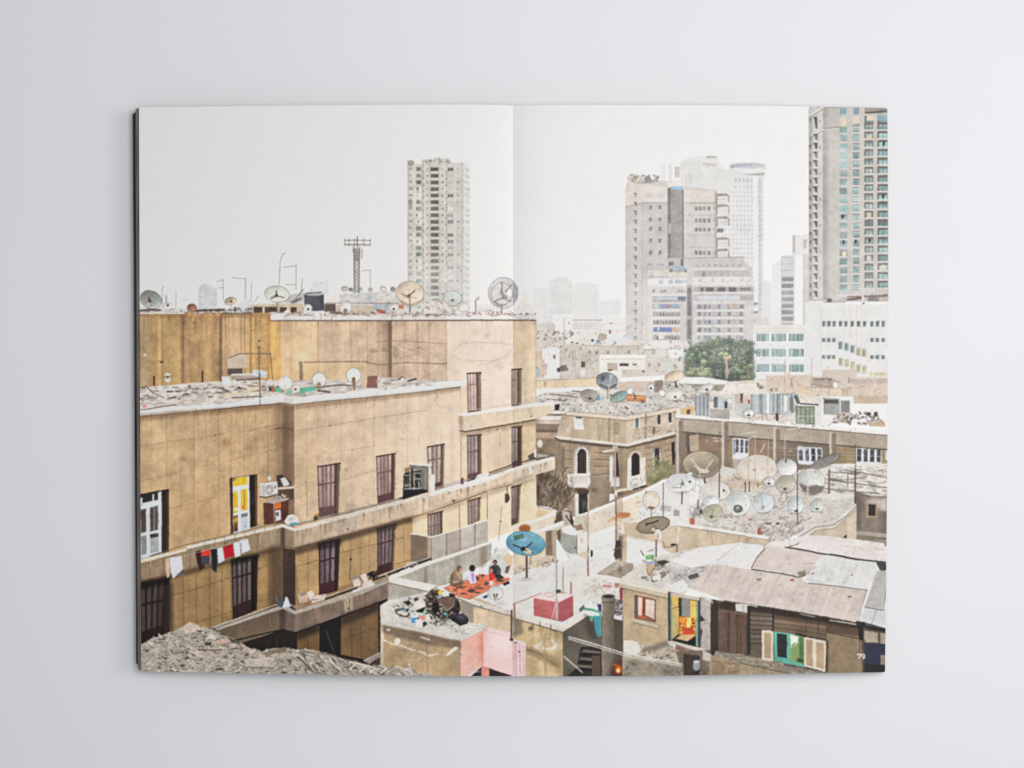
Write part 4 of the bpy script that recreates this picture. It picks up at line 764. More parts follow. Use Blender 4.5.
for a in (((398, 345), (404, 348), (412, 350), (420, 347), (426, 351)), ((400, 358), (408, 356), (416, 354), (425, 357)), ((410, 349), (418, 352), (424, 354)), ((452, 354), (460, 345), (474, 342), (486, 343), (498, 343), (511, 345)), ((452, 354), (460, 360), (476, 361), (492, 361), (504, 358), (511, 350)), ((476, 366), (488, 364), (500, 360))): LN(a, 1.3, (168, 140, 116) if a[0][0] < 440 else (214, 184, 158), a=.38)
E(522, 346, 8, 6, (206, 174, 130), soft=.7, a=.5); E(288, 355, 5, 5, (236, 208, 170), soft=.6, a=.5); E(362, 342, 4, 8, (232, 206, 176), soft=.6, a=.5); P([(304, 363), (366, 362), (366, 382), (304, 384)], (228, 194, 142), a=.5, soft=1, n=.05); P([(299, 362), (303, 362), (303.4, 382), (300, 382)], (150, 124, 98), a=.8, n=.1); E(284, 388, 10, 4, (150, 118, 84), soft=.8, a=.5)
# upper coping
P([(271, 315), (390, 315.4), (446, 316), (512, 316.6), (536, 316.4), (536.4, 320.2), (271, 320.6)], (222, 214, 205), n=.05, gr=.04); P([(446, 316), (513, 316.4), (513, 319.4), (446, 319.2)], (240, 235, 230)); LN([(271, 320.8), (392, 320.8), (447, 320.4), (536.4, 320.4)], 1.1, (96, 80, 72)); 
for x in (285, 314, 321, 332, 392, 402, 416, 446): LN([(x, 315.4), (x, 320)], .8, (150, 138, 128), a=.7)
scatter([(272, 311.6), (400, 312), (536, 313.4), (536, 316.6), (272, 316)], 190, .8, 2.2, [(226, 220, 214), (196, 186, 178), (150, 134, 124), (110, 96, 90), (236, 232, 228), (176, 120, 100)], ar=(1, 4), ang=(-15, 15), seed=81)
P([(446, 314), (513, 314), (513, 317), (446, 317)], (242, 238, 234), a=.35)
R(422.6, 309.6, 428, 312, (120, 150, 180)); R(457, 311, 466, 314, (238, 236, 234)); R(330, 312, 346, 314, (120, 100, 88), a=.8)
P([(424, 300), (446, 302), (452, 314), (424, 314)], (226, 214, 204), n=.06); scatter([(422, 298), (452, 300), (456, 314), (424, 314)], 46, 1, 2.6, [(236, 230, 226), (206, 190, 178), (176, 150, 136)], seed=82); P([(476, 305), (492, 304), (512, 308), (512, 315), (476, 315)], (234, 228, 222), n=.03); LN([(476, 300), (476, 314)], 1.2, (150, 140, 136)); E(478, 299, 2.4, 2, (220, 210, 204)); LN([(475, 302), (480, 297)], .7, (190, 176, 168)); scatter([(466, 310), (512, 311), (512, 315), (466, 315)], 36, 1, 2, [(196, 160, 140), (226, 216, 208), (170, 130, 114)], seed=83)
D(151.2, 299.8, 11.3, 9.1, 24, (150, 154, 146), (100, 106, 104), ar=.2, feed=(-.1, .1), fc=(84, 78, 74), label='dark green printed dish at the left edge of the upper roof'); E(149, 304, 1.2, 1, (226, 214, 180)); LN([(149, 297), (149.6, 303)], 1, (80, 74, 70))
D(168, 306.4, 5, 3.8, 0, (222, 221, 218), (190, 188, 186), feed=(0, -.2), arms=0); D(192.4, 308, 5, 4.1, 10, (160, 106, 82), (116, 82, 68), feed=None, arms=0, label='rust brown printed dish'); D(230.6, 301.4, 6.3, 3.9, -12, (206, 192, 156), (150, 140, 116), feed=(.1, .1), arms=2, base=(231.4, 310), pc=(170, 160, 150)); R(234.4, 307, 236, 312.4, (110, 92, 84))
D(277.2, 294.4, 12.8, 8.4, 6, (212, 212, 198), (150, 146, 132), ar=.12, feed=(-.05, .1), fc=(92, 78, 70), base=(277.6, 312), pc=(130, 110, 98), label='large pale green printed dish on the upper roof'); LN([(276.6, 291), (277, 297)], 1.1, (84, 70, 64)); LN([(271, 299), (277, 296), (284, 298)], 1, (100, 84, 76))
D(410, 293.4, 14.2, 12.1, 8, (229, 208, 184), (176, 148, 120), ar=.14, feed=(-.08, .18), fc=(112, 90, 80), base=(410, 312), pc=(120, 100, 92), pw=1.2, label='cream printed dish standing in front of the foot of the tower'); LN([(409, 296), (415, 290.6)], 1.4, (130, 106, 92)); LN([(402, 294), (410, 298), (410, 304)], 1, (130, 104, 90)); P([(399, 299), (410, 304.4), (422, 300), (418, 303.6), (410, 305.6), (402, 303)], (190, 150, 116), a=.7)
D(452.8, 298, 9.4, 7.6, 4, (206, 210, 206), (170, 172, 168), ar=.08, feed=(0, .3), fc=(130, 116, 108), base=(452.6, 312), pc=(176, 166, 160)); LN([(447, 303), (459, 303)], .7, (176, 166, 160))
D(463.4, 307, 5.6, 5.2, 0, (226, 220, 212), (196, 186, 176), feed=None, rings=False)
seg('printed_satellite_dish', 'big mesh printed dish crossed by the gutter on the upper roof'); E(503.6, 293, 15.3, 15.8, (176, 172, 172)); E(503.6, 293, 14.4, 14.9, (216, 213, 211), gr=.05, n=.03); E(502, 294, 11, 11.5, (176, 160, 150)); E(502, 294, 10.2, 10.7, (222, 218, 215), n=.04); P([(513.4, 281.6), (518.6, 287.4), (518.8, 294), (516.6, 301), (513.4, 305)], (172, 174, 178), n=.1)
for t in range(16): LN([(503.6+3*math.cos(t*.3927), 293+3*math.sin(t*.3927)), (503.6+14.4*math.cos(t*.3927), 293+14.9*math.sin(t*.3927))], .4, (186, 182, 180), a=.6)
for a in ((502, 282, 502, 292), (512, 285, 505, 292), (500, 293, 506, 299), (494, 302, 503, 298), (503, 298, 511, 302), (501, 290, 503, 299)): LN([(a[0], a[1]), (a[2], a[3])], .9, (140, 120, 114))
P([(500, 293), (503, 292), (508, 298), (505, 300)], (176, 160, 154)); R(508, 290, 512, 296, (238, 240, 242)); P([(492, 300), (500, 304), (508, 305.6), (498, 307.4)], (150, 136, 130), a=.5); LN([(501.6, 305), (501.6, 314)], 1.2, (150, 128, 122)); R(506, 309, 512, 312, (228, 222, 218)); seg(None)
D(308, 308.4, 4.4, 4.6, 0, (236, 232, 224), (206, 198, 186), feed=(.1, .2), arms=0); D(345.8, 307.2, 6.2, 6.4, 0, (236, 230, 220), (190, 178, 164), feed=(0, .5), arms=0, label='small white printed dish near the middle of the upper roof'); E(345.8, 310.8, 2.4, 2.4, (150, 138, 126)); D(394, 307.4, 4.6, 4.4, 0, (233, 229, 224), (206, 200, 194), feed=(0, .4), arms=0); D(345, 288.8, 3.4, 2.6, 0, (206, 192, 178), feed=None, rings=False); D(351, 289.6, 2.2, 1.9, 0, (160, 150, 144), feed=None, rings=False); D(370.6, 289.8, 2.4, 2, 0, (200, 192, 186), feed=None, rings=False); D(383.4, 289, 3.4, 2.8, 20, (214, 206, 198), (160, 150, 144), feed=None, rings=False); D(393, 289.4, 2.6, 2.4, 20, (156, 150, 148), feed=None, rings=False); D(360.6, 289.4, 2, 2, 0, (200, 190, 180), feed=None, rings=False)
P([(283, 313), (288, 309.4), (291, 313)], (236, 233, 230))

# ---- lower roof terrace of the main building
seg('printed_littered_roof', 'narrow printed roof terrace covered in pale debris in front of the rear wall')
LR_ = [(139, 388), (160, 386.4), (184, 384), (222, 381.6), (270, 380), (300, 381), (340, 380), (380, 377.6), (410, 379), (430, 380.6), (452, 381), (468, 380.6), (468, 384), (430, 388), (380, 393), (330, 397), (284, 400), (230, 407), (139, 414)]
P(LR_, (218, 209, 198), n=.05, gr=.05)
scatter(LR_, 420, 1, 3, [(232, 228, 222), (220, 206, 187), (203, 189, 173), (176, 158, 140), (144, 127, 113), (228, 219, 208)], ar=(2.4, 7), ang=(-12, 6), seed=84, a=.7, mix=.45)
scatter([(139, 388), (230, 383), (284, 384), (284, 392), (139, 402)], 46, 1, 2, [(110, 92, 80), (90, 78, 70), (200, 176, 130)], ar=(3, 8), ang=(-14, 10), seed=85, mix=.6)
P([(222, 396), (262, 386), (262, 390), (224, 398)], (222, 202, 160), n=.1, a=.7, soft=.6); LN([(146, 386), (153, 393)], 1.2, (150, 90, 90)); LN([(152, 392), (164, 398)], .8, (120, 100, 90)); LN([(232, 398), (262, 396.4)], 1, (90, 78, 70)); R(143, 405.6, 147, 407.4, (206, 120, 120)); LN([(139, 411), (160, 407), (176, 405)], 1, (120, 108, 100))
P([(139, 411), (176, 407), (230, 404), (283, 395), (284, 403.4), (230, 408), (180, 413), (139, 417)], (232, 232, 229), n=.02); P([(283, 396), (294, 398), (330, 395), (378, 389), (430, 384), (440, 382), (469, 380.6), (468, 385), (460, 387.4), (430, 391), (380, 396.4), (330, 401), (294, 404.6), (283, 403)], (234, 232, 227), n=.025, gr=.02); P([(284, 397.6), (294, 398), (294, 404), (284, 403)], (206, 202, 196), n=.04)
LN([(139, 417), (180, 413.4), (230, 408.4), (283, 403.6), (294, 405), (330, 401.4), (380, 396.8), (430, 391.4), (460, 387.6)], 1.3, (90, 72, 62))
R(228, 368.6, 243, 375.4, (104, 92, 82)); P([(228, 358), (234, 354), (246, 353.6), (248, 368), (228, 368.6)], (206, 186, 162), n=.05); P([(232, 374), (260, 373), (261, 380), (233, 381)], (176, 158, 140), n=.1); LN([(232, 375), (260, 374)], 1.4, (224, 214, 202)); LN([(233, 380.6), (260, 378.6)], 1.6, (110, 96, 84)); P([(253, 369.4), (268, 371.6), (267, 378), (253, 376)], (200, 208, 206)); P([(222, 377), (230, 377), (232, 385), (223, 385)], (222, 226, 226)); P([(233, 380), (236, 380), (236, 385), (233, 385)], (206, 210, 210))
for a in (((240, 354), (270, 354)), ((259.4, 350), (259.4, 380)), ((270.4, 353), (273, 380)), ((229, 358), (240, 354)), ((260, 374), (260.4, 407))): LN(a, .9, (120, 102, 88))
LN([(260.2, 374), (260.2, 396)], .9, (110, 94, 82)); R(269.4, 387, 272, 391.4, (80, 80, 74)); R(272, 387, 277, 392, (190, 110, 74)); P([(274, 388), (282, 387.4), (282, 392), (276, 392)], (110, 184, 154)); P([(300, 388.6), (315, 387), (316, 391), (300, 394)], (112, 196, 168)); R(286, 391, 292, 394, (120, 196, 170)); E(168, 375, 2.6, 1.8, (232, 228, 220)); E(168, 380, 2.8, 2.4, (214, 206, 196)); R(166.6, 376, 169.4, 379, (120, 104, 92)); R(153.6, 376.6, 155.2, 386, (70, 58, 50)); R(202, 371, 203.8, 383, (78, 64, 54)); R(160, 361.6, 163.6, 363.4, (80, 64, 52)); E(145, 355, 1, 1.4, (226, 216, 200)); E(259.4, 341, 1.2, 1.2, (120, 96, 74)); E(259, 347.6, 1.2, 1.2, (110, 90, 70))
R(334, 383, 360, 386, (90, 80, 74), a=.0); LN([(316, 388), (340, 385), (356, 386)], 1.4, (120, 108, 100)); LN([(318, 391), (330, 392.4)], 1.6, (96, 86, 80)); 
seg('printed_crate', 'rust red printed box on the roof terrace'); P([(368, 376.4), (378, 376), (378, 388.4), (367, 388)], (150, 106, 92), n=.06); seg(None); P([(362, 380), (367, 377), (367, 388), (363, 388)], (214, 184, 142))
D(285.4, 383.2, 7, 6.6, 0, (236, 231, 224), (214, 206, 196), ar=.06, feed=None, base=(286, 396), pc=(200, 176, 150), label='white printed dish at the corner of the roof terrace'); R(284.8, 384, 286.6, 392, (214, 196, 170)); D(295.6, 388.4, 4.4, 4.8, 0, (238, 230, 214), (216, 204, 184), feed=(0, .2), arms=0, base=(295.6, 395), pc=(190, 160, 130))
D(319.2, 380.2, 7.2, 7.4, 0, (236, 234, 228), (170, 154, 138), ar=.08, feed=(0, .5), arms=0, fc=(140, 110, 80), base=(319, 390), pc=(150, 120, 90), label='white printed dish in the middle of the roof terrace'); E(319, 385, 2.6, 2.6, (176, 146, 108))
D(354, 375.4, 7.6, 7.6, 0, (236, 234, 228), (166, 150, 136), ar=.08, feed=(0, .4), arms=0, fc=(140, 110, 80), base=(354.6, 390), pc=(150, 116, 86), pw=1.4, label='white printed dish on a post beside the rust red box'); P([(352, 378), (356, 378), (355.6, 386), (353, 386)], (150, 112, 80))
scatter([(378, 380), (430, 380), (430, 385), (380, 390)], 40, 1, 2.6, [(240, 236, 232), (200, 186, 172), (120, 106, 98), (226, 210, 190)], ar=(2, 5), ang=(-14, 10), seed=86); LN([(399, 379.6), (402, 376.8), (405, 379)], 1.2, (110, 100, 94)); LN([(408, 381), (416, 379)], 1.6, (84, 74, 70)); E(402.6, 379, 1.6, 1.2, (232, 230, 228))

# ---- main building: recessed left front, upper storey
seg('printed_main_building')
FL = Q((139, 417), (283, 404), (283, 526), (139, 560))
P([(139, 417.4), (283, 404), (296, 405.4), (296, 530), (139, 566)], (202, 167, 120), n=.07, st=.06, gr=.03)
P([(139, 418), (210, 410), (210, 455), (139, 470)], (208, 176, 128), soft=6, a=.5, n=.05); P([(139, 500), (280, 470), (280, 540), (139, 566)], (192, 154, 106), soft=8, a=.5, n=.05)
JX = (151.5, 166.4, 180.4, 193.7, 206.2, 218.3, 230.8, 243.7, 255.4, 267.6, 278.9)
for i, x in enumerate(JX): LN([(x, 417-(x-139)*.09), (x+.4, 470), (x-.2+i*.12, 556-(x-139)*.24)], .7, (134, 104, 72), a=.42 if rs.random() > .3 else .22)
for y0, y1 in ((447, 424), (481, 447), (516, 480)): 
    pr = None
    for k in range(12):
        x = 139+k*12.6; y = y0+(y1-y0)*(x-139)/150+rs.uniform(-.8, .8); 
        if pr and rs.random() > .25: LN([pr, (x, y)], .8, (132, 102, 70), a=.4)
        pr = (x, y)
for a in ((226, 443, 6, 8, (168, 120, 72)), (250, 448, 10, 5, (176, 128, 84)), (182, 459, 6, 4, (150, 112, 84)), (182, 446, 14, 12, (190, 150, 104)), (160, 520, 14, 20, (206, 164, 110)), (210, 470, 20, 12, (214, 178, 126)), (200, 520, 30, 24, (192, 152, 102))): E(a[0], a[1], a[2], a[3], a[4], soft=.8, a=.45)
scatter([(263, 446), (272, 440), (283, 442), (284, 454), (270, 457)], 36, 1, 2.8, [(226, 194, 140), (150, 116, 80), (208, 172, 122), (232, 204, 160)], seed=87); LN([(268, 440), (268.4, 484)], .6, (120, 96, 74), a=.6)
P([(139, 414), (283, 403), (283, 408), (139, 421)], (120, 90, 64), soft=1.4, a=.5)
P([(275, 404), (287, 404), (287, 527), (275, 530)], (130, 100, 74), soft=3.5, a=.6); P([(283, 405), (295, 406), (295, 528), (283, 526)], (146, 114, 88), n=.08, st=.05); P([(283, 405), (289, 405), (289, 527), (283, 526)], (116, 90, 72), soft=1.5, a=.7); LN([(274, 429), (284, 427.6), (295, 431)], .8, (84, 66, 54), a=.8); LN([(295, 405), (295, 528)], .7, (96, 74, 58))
# projecting front, upper storey
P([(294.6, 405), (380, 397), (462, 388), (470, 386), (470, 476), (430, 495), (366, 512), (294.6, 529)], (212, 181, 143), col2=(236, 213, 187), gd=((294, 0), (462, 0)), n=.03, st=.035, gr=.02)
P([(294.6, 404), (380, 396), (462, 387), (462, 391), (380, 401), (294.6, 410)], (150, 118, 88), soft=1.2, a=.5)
for i in range(14):
    x = 307+i*11.2; LN([(x, 404-(x-295)*.1), (x, 522-(x-295)*.2)], .6, (168, 134, 100), a=.22 if i % 3 else .4)
for a in (((296, 431), (330, 426), (370, 419), (428, 410)), ((340, 452), (376, 446)), ((345, 480), (376, 470))): LN(a, .7, (160, 126, 94), a=.5)
for x, y in ((330, 426), (352, 450), (346, 470), (306, 482)): E(x, y, 2, 2, (176, 134, 92), soft=.6, a=.6)
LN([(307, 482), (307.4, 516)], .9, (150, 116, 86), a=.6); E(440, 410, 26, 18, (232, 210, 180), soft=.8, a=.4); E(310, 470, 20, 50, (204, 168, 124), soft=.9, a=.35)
P([(460.6, 388), (470, 386), (470, 476), (462.4, 480), (460.6, 480)], (238, 214, 186), n=.02); LN([(460.8, 388), (460.8, 480)], .7, (196, 168, 138), a=.7)
# wall between upper small balcony and long balcony
P([(461, 424), (536, 416), (536, 466), (500, 474), (461, 482)], (230, 204, 172), n=.03, st=.04); P([(513.4, 416), (536.2, 414), (536.2, 466), (513.4, 472)], (219, 190, 150), n=.04, st=.06); P([(461, 428), (540, 415), (540, 424), (461, 437)], (150, 120, 94), soft=2, a=.55)
E(498.6, 430.6, 1.4, 1.4, (236, 230, 224)); E(498, 429.8, .8, 1, (90, 80, 74)); LN([(500.4, 433), (500.4, 446)], .5, (190, 160, 130)); LN([(461.2, 432), (461.2, 480)], .9, (186, 156, 128), a=.8)
LN([(536.3, 320), (536.3, 520)], .7, (190, 164, 136), a=.8)
shutter(Q((467.4, 373.6), (481.4, 372.6), (481.8, 412.4), (468.4, 413)), 3, (206, 180, 168), (150, 124, 114), rev=(156, 124, 100), r=.34, lowv=.95, midv=.3, label='printed shuttered door above the small upper balcony')
shutter(Q((511.8, 369.6), (522, 369), (522, 406), (511.8, 407)), 2, (186, 164, 146), (140, 116, 100), rev=(150, 122, 94), r=.4, lowv=.94, midv=.3, low=(130, 100, 90))
shutter(Q((467.6, 435.8), (481.6, 434.6), (482, 478), (468, 482)), 3, (186, 166, 158), (112, 86, 82), rev=(140, 108, 84), r=.26, lowv=.84, low=(120, 84, 86))
shutter(Q((512, 427.4), (522.4, 426.6), (522.4, 466), (512, 469)), 2, (178, 156, 146), (112, 88, 82), rev=(112, 88, 66), r=.4, lowv=.84, low=(112, 76, 82))
shutter(Q((317.8, 466.8), (340.4, 463), (339, 515), (319.4, 518.6)), 4, (176, 150, 138), (110, 82, 74), rev=(122, 96, 82), r=.22, lowv=.8, low=(112, 82, 78))
shutter(Q((376.6, 456.6), (395.8, 453.4), (395, 500), (378, 505)), 4, (184, 158, 144), (116, 86, 78), rev=(118, 94, 78), r=.2, lowv=.82, low=(112, 72, 74), label='printed shuttered door above the middle of the long balcony')
shutter(Q((427.4, 447.2), (444.8, 444.2), (444, 487), (429, 492)), 3, (214, 196, 180), (128, 100, 88), rev=(150, 122, 98), r=.2, lowv=.86, low=(110, 78, 76), midv=.32)
E(437, 442.4, 1.6, 1, (236, 232, 226))
# left white framed door
seg('printed_glazed_door', 'white framed printed glass door at the left edge'); P([(139, 495), (169.2, 489.4), (169.4, 552), (139, 560)], (78, 60, 46), n=.1); P([(139, 494.6), (169.2, 489.2), (169.2, 491), (139, 497)], (60, 46, 36)); P([(162.4, 492), (167, 491.4), (167, 551), (162.4, 552)], (58, 46, 38)); P([(139, 499), (161.8, 491.6), (162, 553), (139, 560)], (196, 202, 208))
P([(142.6, 496), (152.6, 493.4), (152.8, 501), (142.6, 503.4)], (58, 54, 50)); P([(154.2, 493), (158.2, 492.4), (158.4, 500), (154.4, 500.8)], (66, 60, 54)); P([(139, 505), (161.4, 500), (161.4, 504), (139, 509)], (214, 218, 222)); P([(141, 510.4), (146.4, 509), (146.8, 532), (141.4, 533.4)], (96, 80, 64)); P([(150, 508), (158.4, 505.6), (158.8, 530), (150.4, 532)], (120, 112, 102)); P([(151, 508), (153, 507.4), (153.4, 531), (151.4, 531.6)], (74, 68, 64)); P([(155.6, 507), (157.4, 506.4), (157.8, 530), (156, 530.6)], (86, 80, 74)); P([(141.4, 537), (146.8, 535.6), (147, 554), (141.6, 555)], (140, 140, 136)); P([(150.4, 534.6), (158.8, 532.8), (159, 537), (150.6, 538.6)], (72, 62, 54)); P([(150.6, 538.6), (159, 537), (159.2, 552), (150.6, 553.6)], (160, 164, 162)); LN([(147.8, 509), (148.2, 556)], 1.8, (222, 226, 230)); seg(None)
# lit yellow door
seg('printed_glazed_door', 'white framed printed door glowing with yellow light'); P([(230, 478.6), (257.6, 474.4), (257.8, 526), (231, 535)], (62, 46, 38), n=.1); P([(230.4, 478), (233, 477.8), (233.4, 534), (231, 534.6)], (80, 62, 52)); P([(233, 478.6), (249.6, 476), (250.4, 530), (233.6, 534.6)], (216, 218, 216)); P([(233.4, 479), (248, 476.4), (248, 484.4), (233.4, 487)], (236, 186, 60), n=.06); P([(233.4, 479), (237, 478.4), (235, 481), (233.4, 481.6)], (150, 100, 40)); LN([(243.8, 477.4), (243.8, 485)], .9, (206, 150, 60)); P([(233.6, 492.4), (237.8, 491), (238, 512), (233.8, 514)], (232, 178, 52)); P([(241, 490), (247.8, 488.6), (248, 510), (241.2, 511.6)], (234, 184, 66)); LN([(244.4, 490), (244.6, 510)], .9, (160, 110, 44)); E(243, 507.4, 1.6, 1.4, (226, 120, 60)); E(236, 509.4, 2, 1.6, (240, 230, 200)); P([(233.8, 516.4), (238, 515), (238.2, 531), (234, 532.6)], (120, 84, 34)); E(236, 520, 1.6, 3, (200, 150, 50)); R(234.4, 528, 237, 532, (110, 60, 44)); P([(241.4, 514.6), (248, 513), (248, 517), (241.4, 518.4)], (120, 116, 110)); P([(241.4, 518), (248.2, 516.6), (248.4, 530), (241.6, 531.6)], (186, 192, 198)); LN([(239.4, 489), (239.8, 533)], 1.8, (236, 238, 238)); P([(251, 475.6), (255, 475), (255, 526), (251, 527.4)], (52, 40, 34)); P([(255.4, 474.6), (257.4, 474.4), (257.6, 525), (255.6, 525.6)], (104, 76, 58)); seg(None)
seg('printed_air_conditioner', 'white printed air conditioner box on the wall'); P([(260, 484), (277.6, 481.8), (278.2, 494), (264, 498), (260.2, 495)], (214, 210, 204)); P([(260, 484), (264.4, 485), (264.6, 497.6), (260.2, 495)], (186, 178, 168)); P([(265.6, 486), (273.6, 484.6), (274, 494), (266, 496)], (196, 191, 184)); E(269.7, 490.2, 4.2, 4.7, (160, 154, 147)); E(269.7, 490.2, 3.4, 3.8, (178, 172, 164)); E(269.7, 490.2, 1.2, 1.2, (212, 208, 202)); LN([(260.2, 484), (264.4, 485.2), (277.6, 482)], .7, (238, 236, 232)); LN([(264.5, 485), (264.7, 497.6)], .6, (150, 142, 134)); LN([(265, 497.6), (278, 494)], .7, (140, 132, 124))
R(274.6, 486, 276.4, 489, (120, 122, 126)); LN([(260, 496.6), (266, 497.8), (276, 495)], 1, (70, 60, 54)); seg(None)
P([(276.4, 476), (282, 474.4), (291.6, 482), (291.6, 488), (278, 488)], (84, 68, 60), n=.1); P([(280.6, 479), (285, 477.4), (288, 481), (290, 485), (284, 487)], (200, 196, 188)); E(269.4, 478.6, 1.4, 2.4, (226, 222, 216)); P([(278.6, 487.6), (295, 486), (295, 488.6), (278.6, 490)], (198, 178, 154)); P([(278, 490), (294, 489), (294, 500), (279, 502)], (92, 72, 58)); scatter([(268, 500), (274, 496), (286, 496), (284, 502), (270, 503)], 26, 1, 2.6, [(206, 198, 190), (150, 138, 128), (96, 84, 76), (226, 222, 216)], seed=88)
seg('printed_cabinet', 'reddish brown printed cupboard outside on the balcony'); P([(263.6, 503), (274, 503), (289, 499), (288.4, 520), (284, 523), (264.4, 525)], (100, 58, 44), n=.1, st=.06); P([(275, 504), (281.6, 502.4), (281.6, 508.4), (275, 510)], (196, 104, 54)); P([(264, 503), (270, 501), (289, 498), (289, 500), (275, 504)], (176, 158, 144)); P([(275.6, 511), (281, 510), (281.6, 520), (276, 522)], (206, 204, 200)); P([(276.4, 513), (279, 512), (279.4, 516), (276.6, 517)], (90, 84, 82)); LN([(274, 502), (274.6, 524)], .7, (206, 200, 196), a=.7); seg(None)

# ---- long balcony 1
seg('printed_balcony', 'long pale printed balcony running from the left edge across the gutter')
P([(139, 563), (187, 549), (283, 527), (283, 546), (139, 583)], (150, 124, 94), n=.08, st=.08, gr=.03); P([(139, 566), (200, 550), (283, 530), (283, 540), (139, 576)], (168, 140, 106), soft=3, a=.5)
for i in range(10): LN([(150+i*13.4, 564-i*3.2), (150.4+i*13.4, 577-i*3.2)], .6, (106, 84, 64), a=.6)
for i in range(14): x = 146+rs.random()*132; LN([(x, 562-(x-141)*.245), (x, 568-(x-141)*.245+rs.random()*6)], .8, (206, 188, 164), a=.5)
P([(262, 532), (276, 529), (276, 545), (264, 548)], (176, 156, 128), soft=.6, a=.6)
P([(282.4, 527), (294.4, 530.6), (294.4, 548.4), (282.4, 546)], (150, 124, 100), n=.06); P([(281, 528), (285.4, 528), (285.4, 547), (281, 547)], (76, 60, 52), soft=.9, a=.8)
BF = [(294.4, 529.6), (366, 511.6), (430, 496.6), (489.6, 480), (512.6, 470.4), (554, 458.6), (554.6, 470), (540, 474), (512.6, 484.6), (488, 490.6), (430, 512.4), (294.4, 548.4)]
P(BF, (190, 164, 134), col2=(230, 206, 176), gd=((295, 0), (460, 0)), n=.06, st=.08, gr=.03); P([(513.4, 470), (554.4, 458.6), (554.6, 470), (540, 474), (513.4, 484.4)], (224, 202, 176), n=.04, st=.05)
for i in range(46):
    x = 297+rs.random()*190; y = 529.6-(x-294.4)*.245; LN([(x, y), (x+.2, y+5+rs.random()*12)], rs.uniform(.5, 1.2), rs.choice([(140, 112, 88), (226, 212, 194), (120, 96, 78), (214, 198, 178)]), a=.4)
P([(348, 517), (356, 515), (355, 528), (350, 530)], (226, 216, 202), soft=1, a=.7); E(348, 529, 1.6, 1.4, (90, 78, 72), soft=.4, a=.8); E(454, 501, 1.4, 1.4, (110, 90, 80)); P([(346, 505), (354, 503), (356, 530), (348, 532)], (150, 128, 108), soft=1.2, a=.3); LN([(304, 530), (304, 546)], 1, (120, 96, 78), a=.4)
P([(530, 466), (534, 464), (532, 474), (530, 476)], (238, 230, 220), a=.8)
# its edge strip and rail
P([(139, 560), (186.4, 548.8), (186.6, 551.4), (139, 564)], (214, 202, 184)); P([(187, 546.6), (283.4, 524.4), (295, 528.4), (366, 509.6), (430, 493.6), (430, 497), (366, 513.4), (295, 532), (283, 527.6), (187, 549.6)], (216, 204, 188), n=.03); P([(430, 493.8), (489, 478.6), (512.6, 468.4), (554, 456.6), (554.6, 459.8), (512.6, 471.6), (489, 482), (430, 497)], (240, 232, 222), n=.02)
LN([(150, 556), (164, 552), (186, 545), (230, 535), (283, 521.4), (296, 524)], .9, (120, 108, 96), a=.9); LN([(296, 524), (366, 507), (428, 491)], 1, (150, 142, 132)); LN([(296, 525.4), (366, 508.4), (428, 492.4)], .6, (90, 78, 68)); LN([(432, 489), (466, 480), (490, 476), (512, 466.4)], 1, (170, 156, 146)); LN([(470, 480), (513, 464.6), (536, 459)], 1.2, (96, 80, 72)); LN([(432, 491.6), (512, 467.6)], .5, (110, 96, 88)); LN([(400, 498.4), (428, 491.4)], 1.6, (96, 84, 74))
P([(478, 475), (490, 472.6), (488, 478), (474, 482)], (238, 236, 234), a=.9); R(461, 478, 464, 484.6, (130, 90, 84)); 
LN([(139, 584), (283, 546.6), (294.6, 549), (430, 513), (488, 491.4), (512, 485)], 1.6, (60, 46, 38), a=.85)
P([(536.4, 452.6), (548, 454), (554, 457), (536, 461)], (170, 152, 130)); LN([(536.4, 452.6), (548, 453.8), (554, 457)], 1, (110, 100, 92)); LN([(538, 456), (551, 456.8)], .8, (226, 218, 206)); LN([(536.4, 459.6), (553.4, 455.8)], 1, (88, 78, 70)); P([(528, 456.6), (534, 453), (537, 458), (530, 461)], (108, 92, 84)); R(534.6, 450, 536.4, 458, (234, 228, 220)); E(554, 463.6, 1, 7, (240, 234, 224))
for i in range(8): LN([(205+i*10, 541-i*2.4), (205+i*10, 546-i*2.4)], .5, (110, 98, 88), a=.7)
seg('printed_balcony', 'small curved printed balcony high on the rear block'); P([(458.8, 415.6), (554.6, 404.4), (554.8, 412), (536, 419.6), (512.6, 423.4), (466, 431.2), (461, 430), (458.8, 426)], (232, 209, 180), n=.025, st=.03); P([(513.4, 409.4), (554.6, 404.4), (554.8, 412), (536, 419.6), (513.4, 423.2)], (226, 204, 174), n=.03); P([(458.8, 415), (463, 415), (463.6, 430.6), (460, 429)], (186, 158, 132), soft=.8, a=.8); P([(458.4, 413.6), (466, 413.4), (512.6, 406.6), (554.4, 401.6), (554.8, 404.8), (512.6, 410), (466, 416.6), (459, 416)], (241, 234, 226)); LN([(460, 431), (466, 431.8), (512.6, 424), (536, 420)], 1.2, (104, 84, 70)); LN([(468, 411), (512, 404.4), (552, 399.6)], .7, (206, 190, 174)); E(531.6, 416.6, .9, .9, (120, 100, 90)); E(552, 406.6, 2.6, 4.6, (240, 228, 212), soft=.6, a=.8)
seg(None)
P([(555, 405), (560, 404), (559, 410), (555, 411)], (52, 46, 48))
seg('printed_bag', 'white printed sack on the corner of the long balcony'); P([(284.6, 522), (288, 516), (293, 514.4), (298, 518), (299, 523), (293, 525.6), (287, 525)], (226, 222, 216), n=.08); P([(288, 519), (293, 517), (296, 520), (291, 522)], (190, 184, 178), soft=.4, a=.7); P([(290, 523.6), (298, 522.4), (297, 526), (291, 526.4)], (96, 160, 160), n=.1); LN([(286, 520), (293, 516)], .6, (240, 238, 234)); seg(None)
